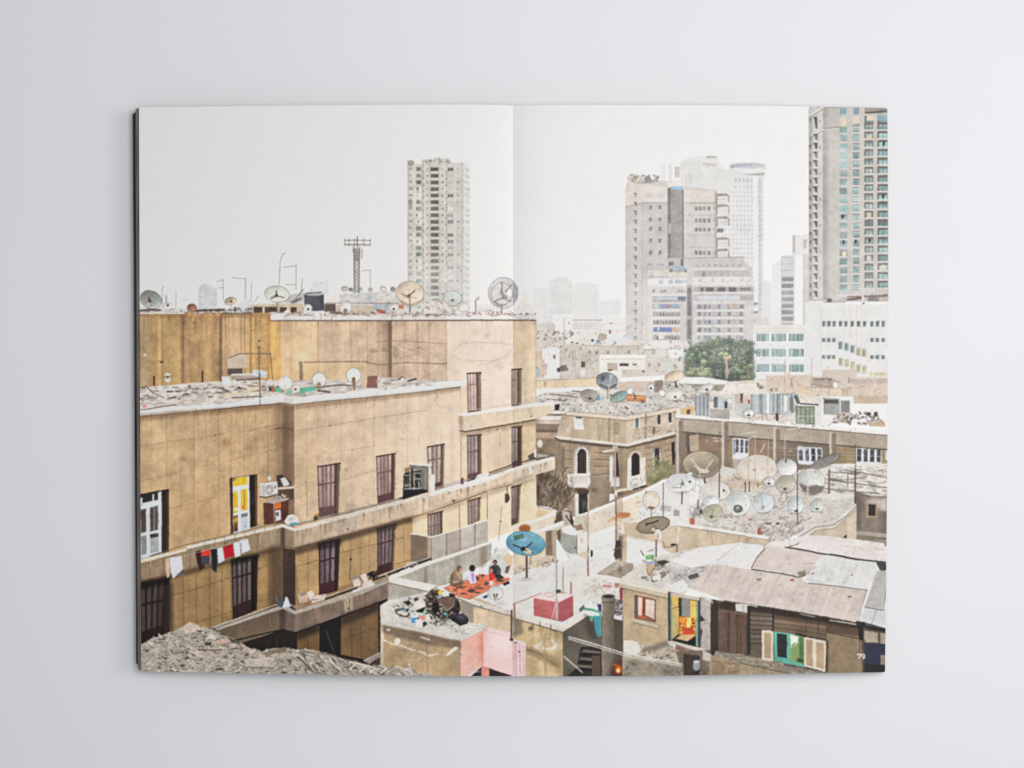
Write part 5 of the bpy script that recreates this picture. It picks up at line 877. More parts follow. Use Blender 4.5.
seg('printed_flower_pot', 'small orange printed pot standing on the long balcony'); P([(314, 513.6), (319, 512.4), (318.6, 518.4), (315, 519.6)], (206, 148, 84), n=.08); P([(313.6, 517), (318.6, 516), (318, 520.4), (314.4, 521.4)], (104, 78, 62)); P([(313.6, 513.4), (319.4, 512), (319.2, 513.4), (313.8, 514.8)], (226, 190, 140)); seg(None)
# rack and screen on balcony 1
seg('printed_rack', 'dark printed metal rack behind a pale balcony screen')
P([(403.6, 476), (406, 472), (422, 470), (422, 494), (403.4, 500)], (74, 68, 63), n=.2, gr=.2); P([(405, 468.4), (410, 467), (410, 473.6), (405.4, 474.4)], (168, 130, 98), n=.1); P([(410, 465), (431.6, 467), (430, 491), (421.6, 494), (421.6, 470), (410, 470)], (140, 134, 116), n=.07, st=.06); P([(420.6, 471), (424, 470.6), (424, 492), (421, 493)], (112, 116, 106), soft=.4, a=.8); P([(427, 469), (429, 469), (428.6, 491), (427, 491.6)], (130, 108, 92), soft=.3, a=.8)
P([(403.4, 490), (421, 488.4), (430, 491.6), (403, 500)], (44, 43, 45), n=.15)
for a in ((414.6, 472.6, 414.4, 489, 1.1), (410.4, 468, 410.4, 488, .9), (415, 473, 421, 473.4, .8), (415, 478.6, 421, 479.2, .9), (404.6, 475.6, 410, 475, .8), (405, 489, 421.6, 488.6, 1.2), (405.4, 485.6, 409, 485.2, 1.4), (419, 482, 419.4, 487.6, 1)): LN([(a[0], a[1]), (a[2], a[3])], a[4], jit((196, 186, 170), 16), a=.85)
for a in ((416, 475.4, 420, 475.8, 1.4), (411.6, 468.6, 413, 472, 1.6), (405.6, 473.6, 409.6, 473, 1.4), (411.4, 482, 413.6, 486, 1.8), (416, 482, 418, 486, 1.8)): LN([(a[0], a[1]), (a[2], a[3])], a[4], (40, 37, 36))
P([(410, 462.4), (432, 464.8), (432, 467.2), (410, 465)], (234, 228, 220)); LN([(410, 465.4), (431.6, 467.6)], .7, (112, 100, 90)); R(431.4, 475, 435, 493, (238, 234, 228)); R(428.8, 467, 431.4, 493, (218, 206, 190)); seg(None)
# ---- right part below balcony 1 (the bright storey)
seg('printed_main_building')
P([(412.6, 518), (430, 513), (488, 492), (490, 540), (412.6, 562)], (240, 214, 176), n=.02, st=.02); P([(487, 491.4), (512.6, 485), (536.2, 478), (536.2, 520), (512.6, 532), (488, 540)], (240, 220, 190), n=.025); P([(513.4, 485), (536.4, 477), (536.4, 520), (513.4, 530)], (233, 211, 174), n=.03); P([(412, 516), (490, 488), (536, 474), (536, 481), (490, 496), (412, 524)], (176, 140, 104), soft=1.6, a=.45); LN([(459.6, 504), (459.6, 530)], 1, (170, 142, 112)); LN([(487.6, 493), (487.6, 540)], .8, (150, 124, 98)); R(505, 494, 508.4, 503, (110, 84, 80)); E(507.6, 498, 2.2, 4.4, (92, 72, 68)); E(512, 500, 1.4, 1.4, (240, 238, 236)); LN([(507, 486), (507.4, 494)], 1, (110, 90, 84)); LN([(502, 506), (499, 540)], .7, (170, 150, 134)); E(501, 521.6, 1, 1, (120, 104, 96))
shutter(Q((428, 515), (442.8, 511.4), (442.6, 536), (428.6, 540)), 4, (172, 150, 134), (110, 84, 76), rev=(118, 92, 76), r=.14, lowv=.98, midv=.5)
shutter(Q((468, 501), (481, 497.8), (480.6, 521), (468.4, 525)), 3, (178, 156, 142), (116, 90, 82), rev=(150, 118, 94), r=.2, lowv=.98, midv=.3)
shutter(Q((511.8, 487.4), (521.4, 484.8), (519.4, 523), (511.8, 526)), 2, (170, 144, 132), (118, 92, 88), rev=(150, 118, 90), r=.36, lowv=.84, low=(124, 84, 88))
# storey below balcony 1, left & middle
P([(139, 584), (283, 547), (296, 549), (430, 513), (413, 518.6), (413, 562), (390, 580), (293, 612), (283, 607), (139, 650)], (160, 124, 78), n=.06, st=.05, gr=.03)
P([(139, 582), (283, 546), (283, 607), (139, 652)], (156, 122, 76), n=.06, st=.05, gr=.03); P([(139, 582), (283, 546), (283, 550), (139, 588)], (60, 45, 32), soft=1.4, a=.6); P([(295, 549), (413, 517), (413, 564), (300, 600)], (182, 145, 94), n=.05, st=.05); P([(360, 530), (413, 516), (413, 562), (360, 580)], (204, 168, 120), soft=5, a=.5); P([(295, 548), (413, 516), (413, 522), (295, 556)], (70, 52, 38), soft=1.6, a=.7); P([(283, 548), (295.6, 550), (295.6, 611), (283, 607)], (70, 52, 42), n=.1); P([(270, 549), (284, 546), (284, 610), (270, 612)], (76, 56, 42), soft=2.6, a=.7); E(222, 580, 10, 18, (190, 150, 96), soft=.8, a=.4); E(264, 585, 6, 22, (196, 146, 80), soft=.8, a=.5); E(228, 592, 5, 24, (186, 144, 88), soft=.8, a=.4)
for x in (183.4, 196.4, 209.4, 222, 231, 269, 276): LN([(x, 577-(x-183)*.25), (x+.6, 634-(x-183)*.24)], .8, (98, 74, 50), a=.6)
for a in (((170, 596), (200, 588), (231, 577)), ((197, 622), (231, 612)), ((258, 569), (283, 560)), ((258, 602), (276, 598))): LN(a, .8, (98, 74, 50), a=.5)
for x in (308, 350.6, 360.6, 369.6, 404): LN([(x, 548-(x-295)*.2), (x+.3, 600-(x-295)*.25)], .7, (126, 98, 68), a=.5)
for a in (((296, 567), (319, 560)), ((341, 553), (377, 544)), ((396, 540), (404, 537)), ((396, 564), (411, 560))): LN(a, .7, (120, 90, 60), a=.7)
E(308.4, 563.6, 1.6, 1.6, (110, 76, 50), soft=.5, a=.8); LN([(351, 556), (349.6, 580)], 1.2, (112, 82, 56), a=.6); E(350.8, 559.4, 1.4, 1.4, (90, 66, 46))
P([(140, 586), (169.6, 579), (169.8, 634), (143, 645), (140, 646)], (46, 34, 28), n=.1); 
shutter(Q((140, 584), (169.6, 578.6), (166, 636), (141, 644)), 4, (74, 60, 54), (34, 26, 24), low=(42, 30, 26), rev=(40, 30, 26), r=.16, top=(20, 16, 14)); P([(164, 584), (173, 582), (173, 634), (164, 637)], (54, 40, 30), soft=2, a=.8)
P([(139, 582), (170, 576), (170, 584), (139, 591)], (26, 20, 18), soft=1.4, a=.7)
shutter(Q((232, 560.6), (258.2, 555.8), (257.4, 610), (233, 621)), 4, (112, 98, 94), (44, 32, 32), low=(58, 36, 34), rev=(40, 30, 28), r=.24, lowv=.76, midv=.3, top=(26, 20, 18)); P([(231, 559), (259, 554), (259, 560), (231, 566)], (30, 22, 20), soft=1.2, a=.7)
shutter(Q((319, 544.4), (340.4, 539.8), (338.4, 591), (319.6, 596)), 3, (126, 108, 110), (58, 38, 38), low=(76, 42, 42), rev=(62, 46, 42), r=.2, lowv=.78, midv=.34, top=(34, 26, 24)); P([(318, 543), (341, 538), (341, 546), (318, 551)], (40, 28, 26), soft=1.4, a=.7)
shutter(Q((377.4, 529), (395.8, 524.6), (393.8, 570), (378, 576)), 4, (134, 112, 112), (72, 50, 48), low=(74, 44, 42), rev=(120, 92, 70), r=.14, lowv=.8, midv=.34, top=(50, 38, 34)); P([(376.6, 528), (397, 523), (397, 529), (377, 534)], (60, 44, 40), soft=1.2, a=.6)
# glazed grey balcony screen
seg('printed_balcony_screen', 'grey frosted printed panels of a balcony in the bright storey'); P([(411, 533.4), (431.6, 537.6), (431.6, 561.6), (411, 570)], (136, 114, 92), n=.06, st=.05); P([(428, 537), (431.6, 537.6), (431.6, 561.6), (428, 563)], (182, 162, 138)); P([(431.6, 537), (488.4, 520), (488.4, 543), (431.6, 562)], (190, 180, 164), n=.06, st=.05, gr=.03); P([(459, 530), (474, 524), (474, 544), (461, 550)], (206, 198, 186), soft=1.5, a=.6); P([(446, 534), (460, 530), (460, 552), (447, 556)], (172, 158, 140), soft=.6, a=.6)
for x, y0, y1 in ((446.6, 532.6, 557), (460.4, 528, 552), (475, 524, 547)): LN([(x, y0), (x, y1)], .9, (130, 116, 102))
LN([(431.8, 537), (431.8, 561)], .7, (140, 124, 108)); LN([(411, 533.6), (432, 537.4), (488, 520.2)], 1.2, (236, 228, 216)); LN([(432, 562), (488.4, 543.4)], 1, (110, 98, 86)); seg(None)

drips([(139, 418), (283, 405)], 60, 4, 26, (118, 92, 66), .3, 201); drips([(296, 405), (380, 397), (460, 388)], 60, 4, 24, (140, 112, 86), .28, 202); drips([(272, 321), (446, 321)], 60, 5, 30, (130, 104, 80), .28, 203); drips([(447, 321), (536, 321)], 22, 4, 18, (170, 142, 118), .25, 204); drips([(139, 316), (271, 317)], 70, 6, 50, (96, 72, 50), .32, 205); drips([(295, 532), (366, 513), (430, 497), (489, 482), (554, 460)], 90, 3, 13, (120, 96, 76), .36, 206, 1.5); drips([(139, 565), (187, 551), (283, 529)], 50, 3, 14, (100, 80, 62), .36, 207, 1.5); drips([(295, 616), (366, 594), (388, 583)], 50, 3, 13, (78, 64, 52), .4, 208, 1.5); drips([(459, 417), (512, 411), (554, 405)], 26, 3, 10, (160, 134, 110), .3, 209)
for k in range(40):
    x = rs.uniform(142, 455); y = rs.uniform(415, 520)-(x-140)*.16
    E(x, y, rs.uniform(3, 9), rs.uniform(2, 7), rs.choice([(178, 146, 108), (222, 192, 154), (166, 132, 98)]), soft=.9, a=.13, lab=False)
for k in range(26):
    x = rs.uniform(142, 500); y = rs.uniform(324, 378)
    E(x, y, rs.uniform(3, 9), rs.uniform(2, 8), rs.choice([(172, 138, 100), (226, 196, 160), (150, 120, 90)]), soft=.9, a=.14, lab=False)
# ---- laundry on balcony 1
def cloth(pts, col, label, **k):
    seg('printed_laundry', label); P(pts, col, n=.06, gr=.04, **k); seg(None)
cloth([(166, 559), (170.4, 558), (170, 576), (167.6, 579), (166, 570)], (208, 174, 146), 'beige printed cloth hanging at the left of the line'); cloth([(170.6, 558), (182, 556), (183.4, 569), (179, 574), (176, 577), (173.6, 579), (171, 572)], (226, 224, 232), 'white printed shirt hanging apart from the others'); P([(176, 574), (186, 573), (184, 577), (178, 577)], (120, 110, 112), soft=.5, a=.6)
cloth([(195.6, 552), (201, 550), (202, 563), (206, 567), (200, 571), (197, 562)], (62, 34, 38), None); cloth([(201, 551.4), (210.6, 550), (210.4, 556), (201.6, 556.4)], (212, 62, 44), None); cloth([(201, 556.2), (210, 556), (210, 564), (203, 566)], (70, 66, 70), None); cloth([(211, 550), (217.6, 549), (217, 573), (212.6, 570)], (40, 40, 50), 'black printed trousers on the line'); cloth([(217.6, 549), (223, 547.4), (225, 561), (219, 564)], (214, 216, 228), None); cloth([(223, 547), (233, 544.4), (235, 556), (225, 559.4)], (186, 38, 48), 'red printed cloth in the middle of the washing line'); cloth([(234, 543.6), (239.6, 542), (241.4, 556), (235.4, 558)], (226, 226, 232), None); cloth([(239.6, 540.4), (248, 538.6), (250.6, 550), (242, 554.4)], (230, 230, 234), None); LN([(241, 543), (242, 554)], .6, (110, 104, 116)); LN([(184, 556), (212, 549), (248, 539)], .6, (170, 160, 150))
# ---- balcony 2
seg('printed_balcony', 'lower shaded printed balcony with grey rail and pink cushions')
P([(208, 628), (283.4, 607), (283.4, 629), (240, 644), (208, 650)], (112, 92, 72), n=.07, st=.08); P([(282.6, 607.4), (295, 612), (295, 632.6), (282.6, 629)], (108, 90, 76), n=.06); P([(280, 608), (285.6, 608), (285.6, 630), (280, 630)], (62, 50, 44), soft=1, a=.7); P([(295, 612), (366, 591), (389.6, 581), (388.4, 599), (295, 632.4)], (126, 106, 90), col2=(140, 116, 96), gd=((295, 0), (390, 0)), n=.06, st=.09, gr=.03); P([(344, 597), (353.6, 594.4), (353, 610), (345, 613)], (178, 158, 130), soft=.5, n=.1); E(349, 609, 2, 1.8, (100, 84, 70), soft=.4, a=.8)
for i in range(34):
    x = 297+rs.random()*90; y = 612-(x-295)*.32; LN([(x, y), (x, y+4+rs.random()*10)], rs.uniform(.5, 1.2), rs.choice([(90, 74, 62), (178, 162, 144), (104, 86, 70)]), a=.45)
for i in range(12): x = 236+i*4; LN([(x, 624-i*1.1), (x, 634-i*1.1)], .7, (88, 72, 56), a=.5)
P([(213, 627.4), (283.4, 604.6), (295, 611), (366, 588.6), (389.6, 578.4), (389.8, 582), (366, 593), (295, 614.8), (283, 609), (218, 630.6)], (176, 164, 148), n=.04); P([(352, 590), (389.4, 577.4), (389.6, 580), (354, 593)], (214, 204, 190)); LN([(211, 628), (256, 612), (283, 602.4), (296, 607)], 1, (186, 178, 164)); LN([(212, 629.6), (283, 604.4)], .6, (70, 58, 48)); LN([(294, 608), (304, 605), (304.4, 609)], 1.2, (150, 142, 132)); LN([(326, 599), (357, 588)], 1.8, (54, 44, 38)); LN([(326, 597.4), (357, 586.4)], .8, (200, 192, 178)); LN([(374, 580), (411, 566), (431, 559)], 2, (60, 50, 46)); LN([(373, 579), (410, 564.4), (430, 558)], .9, (206, 200, 190)); LN([(376, 582.6), (412, 568.4), (430, 561)], .9, (190, 184, 172)); P([(374, 583), (412, 568.6), (431, 562), (431, 566), (394, 580), (376, 585)], (150, 142, 128))
LN([(405, 568), (408, 563.4), (414, 562), (418, 565)], .9, (222, 218, 210)); LN([(407, 569), (411, 564.6), (416, 566)], .7, (200, 196, 188)); LN([(217, 644.6), (283, 629.6), (295.4, 633), (388, 599.6)], 1.4, (34, 28, 26))
seg(None)
for x, y in ((276, 596), (286, 604)): LN([(x, y), (x+3, y+11)], .9, (120, 130, 140))
seg('printed_bag'); P([(283, 608), (286, 597), (288, 598), (291, 607)], (214, 220, 230)); P([(276.6, 606), (281, 597), (284, 598), (283, 608)], (84, 92, 100), n=.1); seg(None)
seg('printed_cushion'); P([(298, 595), (304, 592.6), (309, 596), (308, 602), (300, 603.4)], (206, 172, 150), n=.05); P([(300, 594), (305, 592.6), (306, 595), (300, 597)], (150, 134, 124)); seg('printed_cushion'); P([(307, 593), (312.6, 590.6), (315.4, 596), (309.6, 599)], (220, 198, 184), n=.05); P([(309.6, 599), (316, 596), (327, 594), (325, 600), (312, 604)], (206, 190, 174), n=.06); LN([(311, 604), (312, 600), (318, 600)], .7, (110, 96, 86))
seg('printed_cushion'); P([(352.6, 581), (357, 577.6), (361.6, 582), (361, 586), (354.6, 586.6)], (220, 200, 188), n=.05); P([(352, 578), (357, 575.4), (359, 578), (353.6, 581)], (160, 140, 130)); seg('printed_cushion'); P([(360.4, 575.6), (366, 573.4), (368.6, 581), (364.4, 583)], (226, 208, 196), n=.05); P([(362, 584), (372, 580), (373, 584), (364, 588)], (212, 202, 190), n=.06); seg(None)
scatter([(367, 574), (378, 571), (380, 577), (371, 580)], 40, 1, 2.4, [(36, 30, 28), (60, 50, 44), (26, 22, 22)], seed=90); LN([(384, 574), (389, 577)], 1, (206, 170, 156))
# below balcony 2
seg('printed_main_building'); P([(240, 644), (283, 629.6), (295.4, 633), (389.6, 600), (389.6, 680), (240, 680)], (40, 32, 28), n=.08); P([(297.4, 634), (319.6, 625.6), (319.6, 662), (297.4, 652)], (116, 86, 52), n=.07, st=.05); P([(297, 632), (320, 624), (320, 632), (297, 641)], (40, 30, 24), soft=2, a=.8); P([(341.4, 618), (378.6, 604), (379, 654), (371, 661), (341.4, 655)], (122, 92, 58), n=.06, st=.05); P([(341, 616), (379, 602), (379, 612), (341, 627)], (50, 38, 30), soft=2.4, a=.8); P([(378.6, 604), (381.4, 604), (381.8, 662), (379, 662)], (28, 24, 24)); LN([(351.6, 618), (351.8, 656)], .7, (84, 62, 40)); LN([(360.6, 614), (360.8, 658)], .6, (92, 68, 44)); LN([(342, 640), (378, 628)], .6, (90, 68, 44), a=.7); LN([(308, 634), (308, 655)], .6, (80, 58, 38)); P([(320, 626), (341, 618), (341, 656), (320, 650)], (30, 26, 24), st=.3); LN([(326, 630), (334, 652)], .6, (92, 86, 78)); LN([(276.6, 640), (276.8, 660)], .5, (84, 76, 70)); P([(363, 661), (379, 653), (382, 655), (382, 658), (370, 664)], (150, 140, 128)); LN([(364, 660.6), (381, 652.6)], .8, (186, 178, 166)); P([(372, 662), (382, 657), (382, 668), (374, 668)], (84, 68, 52)); seg(None)
E(139, 640, 5, 40, (30, 24, 22), soft=.9, a=.4)
# ---- parapet walls and terrace in the middle
WF = (229, 225, 219)
seg('printed_terrace', 'pale printed roof terrace where the family sits')
P([(430, 590), (452, 584), (493, 566), (513, 556), (540, 540), (600, 534), (640, 524), (700, 540), (760, 540), (720, 570), (640, 580), (590, 604), (587, 616), (563, 629), (513, 615), (458, 597)], WF, n=.015, gr=.02)
P([(513.4, 575), (575, 560), (590, 565), (586, 612), (563, 626), (513.4, 612)], (222, 218, 211), n=.03, soft=1)
P([(590, 534), (616, 526), (616, 560), (590, 556)], (233, 230, 226), soft=.6)
for a in ((506, 574, 10, 4), (540, 576, 12, 3), (526, 580, 9, 3.4), (560, 590, 10, 4), (500, 604, 10, 4), (600, 548, 8, 3), (575, 575, 12, 4)): E(a[0], a[1], a[2], a[3], (212, 206, 198), soft=.7, a=.5)
seg('printed_wall', 'sloping pale printed wall running behind the terrace')
P([(528, 534), (590, 512), (640, 493), (663, 481), (690, 474), (690, 500), (664, 506), (640, 520), (612, 528), (590, 536), (560, 546), (530, 562), (514, 568), (514, 545)], (226, 209, 186), n=.04, st=.04, gr=.03)
P([(590, 513), (617, 503), (617, 526), (590, 535)], (226, 209, 190), n=.06); P([(622, 500), (644, 493), (640, 520), (622, 516)], (240, 220, 190), n=.02); P([(641, 494), (664, 483), (690, 477), (690, 528), (636, 524)], (230, 227, 222), n=.03, gr=.03, soft=.8)
P([(526, 535), (590, 511), (640, 492), (663, 480), (692, 472.6), (692, 476), (664, 483.4), (640, 495.4), (590, 514.4), (528, 538.4)], (243, 240, 235)); P([(590, 534.8), (612, 527), (617, 525), (617, 530), (590, 539)], (240, 238, 234), a=.8)
E(594.4, 518, 1.4, 3.4, (226, 170, 140), soft=.5, a=.6); LN([(618, 506), (618.4, 520)], 2.6, (206, 176, 146)); P([(616, 500), (622, 497), (622, 530), (616, 532)], (206, 180, 150), soft=.4, a=.7, n=.1)
LN([(616.4, 497), (616.4, 492), (619, 490.6), (640, 488)], 2.6, (226, 212, 192), lab=True); LN([(622, 500), (622.4, 518)], 1.4, (206, 180, 152)); LN([(617.6, 493.4), (620.6, 492.4), (640, 490.2)], .7, (170, 140, 116)); LN([(634, 489.6), (645, 486.6)], 1.6, (70, 62, 58))
P([(623, 524), (640, 522), (670, 530), (680, 528), (676, 558), (640, 540), (626, 538)], (214, 190, 158), n=.05, st=.04); P([(616, 531), (628, 536), (628, 568), (616, 566)], (206, 182, 152), n=.06, st=.06); P([(619, 536), (623, 536), (622.6, 562), (620, 566)], (112, 92, 78), soft=.5, a=.7)
P([(627, 537), (660, 543), (676, 549), (676, 566), (627, 566)], (231, 229, 226), n=.02, gr=.02); P([(627, 536), (662, 543), (662, 545), (627, 538)], (226, 212, 192), a=.6)
P([(664, 526), (680, 526), (768, 539.6), (768, 546), (738, 549), (700, 556), (676, 556), (662, 548)], (213, 190, 160), n=.05, st=.05); LN([(680, 526.4), (720, 532), (768, 539.6)], 1.6, (150, 132, 116), a=.8); P([(679.6, 523.4), (690, 524.4), (770, 537), (768, 540), (720, 532), (680, 526.4)], (236, 231, 225)); LN([(712, 532), (712.4, 552)], .7, (186, 160, 132)); LN([(679.4, 527), (677.4, 546)], 1.2, (232, 226, 218)); E(673.6, 545, 3.6, 1.5, (60, 52, 50), soft=.4); LN([(673, 547), (665, 547.4), (663, 541)], 1, (150, 128, 110)); LN([(677, 545), (677, 556)], 1.4, (150, 110, 96)); P([(743, 542), (772, 545), (768, 548), (742, 547)], (206, 188, 168), n=.1)
P([(649, 520), (671, 526), (676, 530), (676, 542), (664, 542)], (214, 194, 168), n=.05, soft=.6)
P([(617, 514), (622, 512.6), (630, 513), (631, 516), (624, 519), (617, 518)], (214, 140, 90), n=.12); P([(608, 521), (613, 517), (616, 518), (616, 520), (609, 523)], (226, 160, 110), n=.1); E(612, 521, 4, 3, (232, 206, 176), soft=.6, a=.7)
P([(661, 505), (672, 507), (671, 512), (660, 511)], (200, 190, 182), n=.1); P([(674, 510), (680, 511), (680, 517), (674, 516)], (176, 162, 152), n=.12)
scatter([(636, 502), (652, 502), (664, 520), (640, 522)], 30, .8, 2, [(214, 206, 198), (190, 180, 172), (232, 228, 224)], seed=101)
seg(None)
D(681, 483, 15, 9.8, 0, (223, 223, 219), (196, 194, 190), ar=.12, feed=(.1, .05), fc=(120, 108, 104), label='wide white printed dish at the left of the field'); LN([(672, 487.6), (681, 488), (683, 480)], .7, (150, 140, 132)); E(690, 482, 1.4, 1.4, (120, 112, 108)); LN([(682.4, 492), (682, 504)], 1.4, (140, 90, 90)); LN([(663.4, 483), (663.4, 517)], .9, (140, 100, 100))
dish(651.2, 500, 8.7, 8.8, 0, (230, 217, 200), (190, 146, 108), ar=.06, feed=None, base=(651.4, 517), pc=(150, 130, 118), label='round printed dish with an orange rusty rim'); E(651.2, 500, 6, 6.2, (236, 214, 186), a=.6); E(651, 500, 4.4, 4.6, (230, 222, 214)); P([(648, 507), (655, 507), (653, 509.4), (650, 509.4)], (150, 112, 92)); E(655, 496, 2.4, 3, (222, 180, 136), soft=.6, a=.6); LN([(645.6, 493.6), (646, 491)], 1.4, (190, 150, 120))
seg('printed_satellite_dish', 'brown oval printed dish with a short dark inscription'); LN([(656.6, 534), (656.4, 561)], 1.7, (150, 118, 122), lab=True); E(653.4, 525.2, 17.2, 8.2, (104, 88, 74), -13); E(653.4, 525.2, 16.3, 7.3, (166, 148, 122), -13, n=.05, gr=.04, col2=(150, 132, 110)); LN([(646.4, 525), (648, 524.4), (658.6, 520.8)], 1.1, (70, 62, 62))
for k in range(8): LN([(646.4+k*1.6, 525.4-k*.56), (646.7+k*1.6, 524-k*.56)], .7, (62, 56, 58), a=.9)
LN([(646.2, 525.8), (646.8, 523.4)], 1.3, (58, 52, 54)); E(653.4, 529.6, 1.6, 1.5, (232, 214, 180)); E(656.6, 529.4, .9, 1.4, (70, 58, 50)); P([(655.6, 529.6), (661, 530), (662.6, 536), (661, 541), (656, 540), (655, 534)], (232, 220, 202)); LN([(658, 534), (658, 540)], .9, (160, 130, 106)); seg(None)
LN([(616.2, 496), (616, 566)], 1.3, (140, 104, 94), lab=False); LN([(588.3, 511), (588.3, 597)], 1.3, (140, 116, 108)); LN([(588.3, 548), (588, 598)], 1.6, (166, 110, 100)); E(592, 553.6, 1.2, 3.6, (44, 42, 50)); LN([(588.5, 512), (588.5, 546)], .6, (206, 196, 186))
P([(614, 556), (616, 541), (621, 540.6), (622, 558), (616, 560)], (84, 70, 62), n=.2); LN([(613, 550), (623, 547)], 1, (130, 106, 88))
# terrace wall with dark recess behind the blue dish
P([(513.6, 548), (546, 530), (588, 518), (588, 560), (560, 548), (513.6, 570)], (222, 203, 172), n=.05, st=.04, lab=False); P([(546, 531), (557, 531), (556, 558), (546, 560)], (130, 112, 94), st=.2, n=.1, soft=.5); P([(552, 532), (557, 530), (557, 556), (553, 557)], (206, 176, 140), soft=.3, a=.8); P([(513.6, 568), (546, 556), (556, 556), (560, 561), (530, 570), (513.6, 576)], (206, 190, 168), n=.15, gr=.1); scatter([(514, 570), (556, 558), (560, 562), (520, 576)], 40, .8, 2, [(176, 156, 136), (226, 216, 204), (140, 122, 106)], seed=102); E(534, 564, 1.4, 1.8, (226, 190, 130))
P([(536.4, 507), (549, 507.6), (556.6, 511), (556, 520), (536, 529)], (226, 208, 180), n=.03); LN([(536.4, 506.8), (548, 508), (556.6, 511.6)], 1.4, (240, 234, 226)); LN([(537, 507), (552, 510)], .6, (110, 100, 92)); P([(537, 509), (548, 511.6), (548, 514), (537, 520)], (222, 190, 144)); P([(513.4, 527), (536, 519), (556, 512), (556, 515.6), (536, 523), (513.4, 531)], (238, 230, 218)); P([(513.4, 531), (555, 516), (554, 530), (528, 536), (513.4, 544)], (226, 208, 184), n=.03); P([(526, 535), (548, 527), (560, 523), (560, 526.6), (546, 531), (527, 538.6)], (243, 238, 230))
# tank and tarps
seg('printed_water_tank', 'dented pale metal printed water tank on the terrace'); P([(560.6, 533), (566, 530), (577.4, 535), (577, 554), (570, 554.4), (561, 547)], (176, 176, 164), n=.08, gr=.04, st=.04); P([(577, 535), (588, 531), (588, 551), (577.4, 554.4)], (232, 224, 216), n=.05); P([(559.6, 531), (566, 526.4), (577, 527), (584, 531), (577, 536), (568, 535)], (236, 233, 228), n=.04); E(582, 541, 2.4, 4, (214, 176, 160), soft=.7, a=.7); LN([(577, 535), (577.2, 554)], .8, (120, 114, 108)); E(575.6, 548, .9, 1.4, (110, 104, 98)); P([(574, 526), (582, 524), (584, 530), (577, 531)], (176, 140, 112), n=.1); P([(566, 514), (570, 512), (574, 521), (574, 526), (569, 524)], (70, 62, 58)); P([(562, 510), (566, 508.6), (570, 513), (571, 525), (565, 527), (563, 518)], (206, 190, 172), n=.12); LN([(566, 516), (574, 527)], 1.4, (80, 66, 58)); P([(575, 517), (583, 515), (583, 524), (576, 526)], (206, 204, 180), n=.06); P([(583, 516), (588, 514), (588, 530), (585, 526)], (206, 180, 152), n=.1); E(561, 531, 2.4, 3, (190, 150, 126), soft=.5, a=.7); LN([(562, 510), (572, 512.6)], 1, (90, 78, 70)); seg(None)
P([(556.4, 540), (559, 541), (570, 560), (565, 562), (557, 560)], (241, 240, 238), lab=False); LN([(559, 541), (570, 559)], .6, (176, 166, 156)); P([(557, 532), (561, 529), (561, 544), (558, 540)], (120, 104, 92), n=.1)
# front wall of terrace, left
seg('printed_wall', 'low grey green printed parapet between balcony and terrace'); P([(389.6, 578), (490, 543.4), (492, 556), (450, 584), (430, 589), (392, 600)], (182, 176, 158), n=.05, st=.05, gr=.03); P([(426, 566), (492, 543), (492, 560), (452, 583), (430, 586)], (186, 180, 162), n=.05, st=.06); P([(424, 566), (428, 565), (428, 588), (424, 588)], (140, 130, 112), soft=.8, a=.7); P([(455, 556), (460, 554), (460, 580), (456, 582)], (150, 142, 122), soft=1.2, a=.6); P([(480, 547), (488, 544), (487, 566), (480, 570)], (140, 126, 106), soft=1.4, a=.6)
P([(390, 576), (432, 561), (490, 541.6), (490.6, 544.4), (432, 564.4), (392, 580)], (237, 232, 222)); P([(388.6, 582), (432, 591), (430, 606), (388, 604)], (176, 168, 152), n=.06, st=.05, gr=.03); P([(389, 577), (394, 577), (438, 586), (437, 590.6), (430, 592), (389, 582.6)], (236, 230, 220), n=.02); LN([(389, 583), (430, 592.4)], .9, (130, 118, 102)); seg(None)
KEEP = C.copy()
for k in range(90):                    # grime and puddle marks on the pale floors
    x, y = rs.uniform(460, 640), rs.uniform(520, 616)
    E(x, y, rs.uniform(2, 9), rs.uniform(.8, 2.6), rs.choice([(204, 198, 190), (214, 209, 202), (240, 238, 234), (196, 188, 178)]), soft=.9, a=.4, rot=-15, lab=False)
bits(150, 460, 640, 530, 612, 1.6, .9, [(176, 166, 156), (200, 192, 184), (150, 140, 132)], 14, .45)
TERR = [i for i, g in enumerate(SEGS) if g and g[0] == 'printed_terrace']
km = blur(np.isin(L, TERR).astype(np.float32), 2)[..., None]; C = KEEP*(1-km)+C*km; del KEEP, km
# front edge of terrace
seg('printed_wall', 'stained tan printed wall below the terrace edge'); P([(452, 588), (511.6, 612), (511.6, 645), (482, 632), (462, 626), (455, 610)], (216, 188, 150), n=.05, st=.05, gr=.03); P([(461, 600), (474, 606), (474, 626), (462, 624)], (160, 148, 128), n=.06, soft=.5); P([(474, 608), (511.6, 616), (511.6, 644), (486, 632), (474, 622)], (224, 198, 160), n=.05, st=.05)
P([(455, 592), (476, 601), (512, 611.6), (512, 616.6), (476, 606), (457, 599)], (226, 216, 202), n=.05); LN([(458, 598.4), (476, 606.4), (512, 616.4)], 1, (120, 104, 88), a=.8); scatter([(474, 604), (512, 612), (512, 616), (474, 608)], 16, .8, 1.6, [(120, 104, 90), (236, 230, 222)], seed=103)
P([(513, 615), (563, 630), (563, 680), (513, 680)], (203, 174, 126), n=.08, st=.08, gr=.04); P([(563, 629), (590, 612), (604, 612), (622, 618), (622, 680), (563, 680)], (104, 94, 80), n=.08, st=.05, gr=.05)
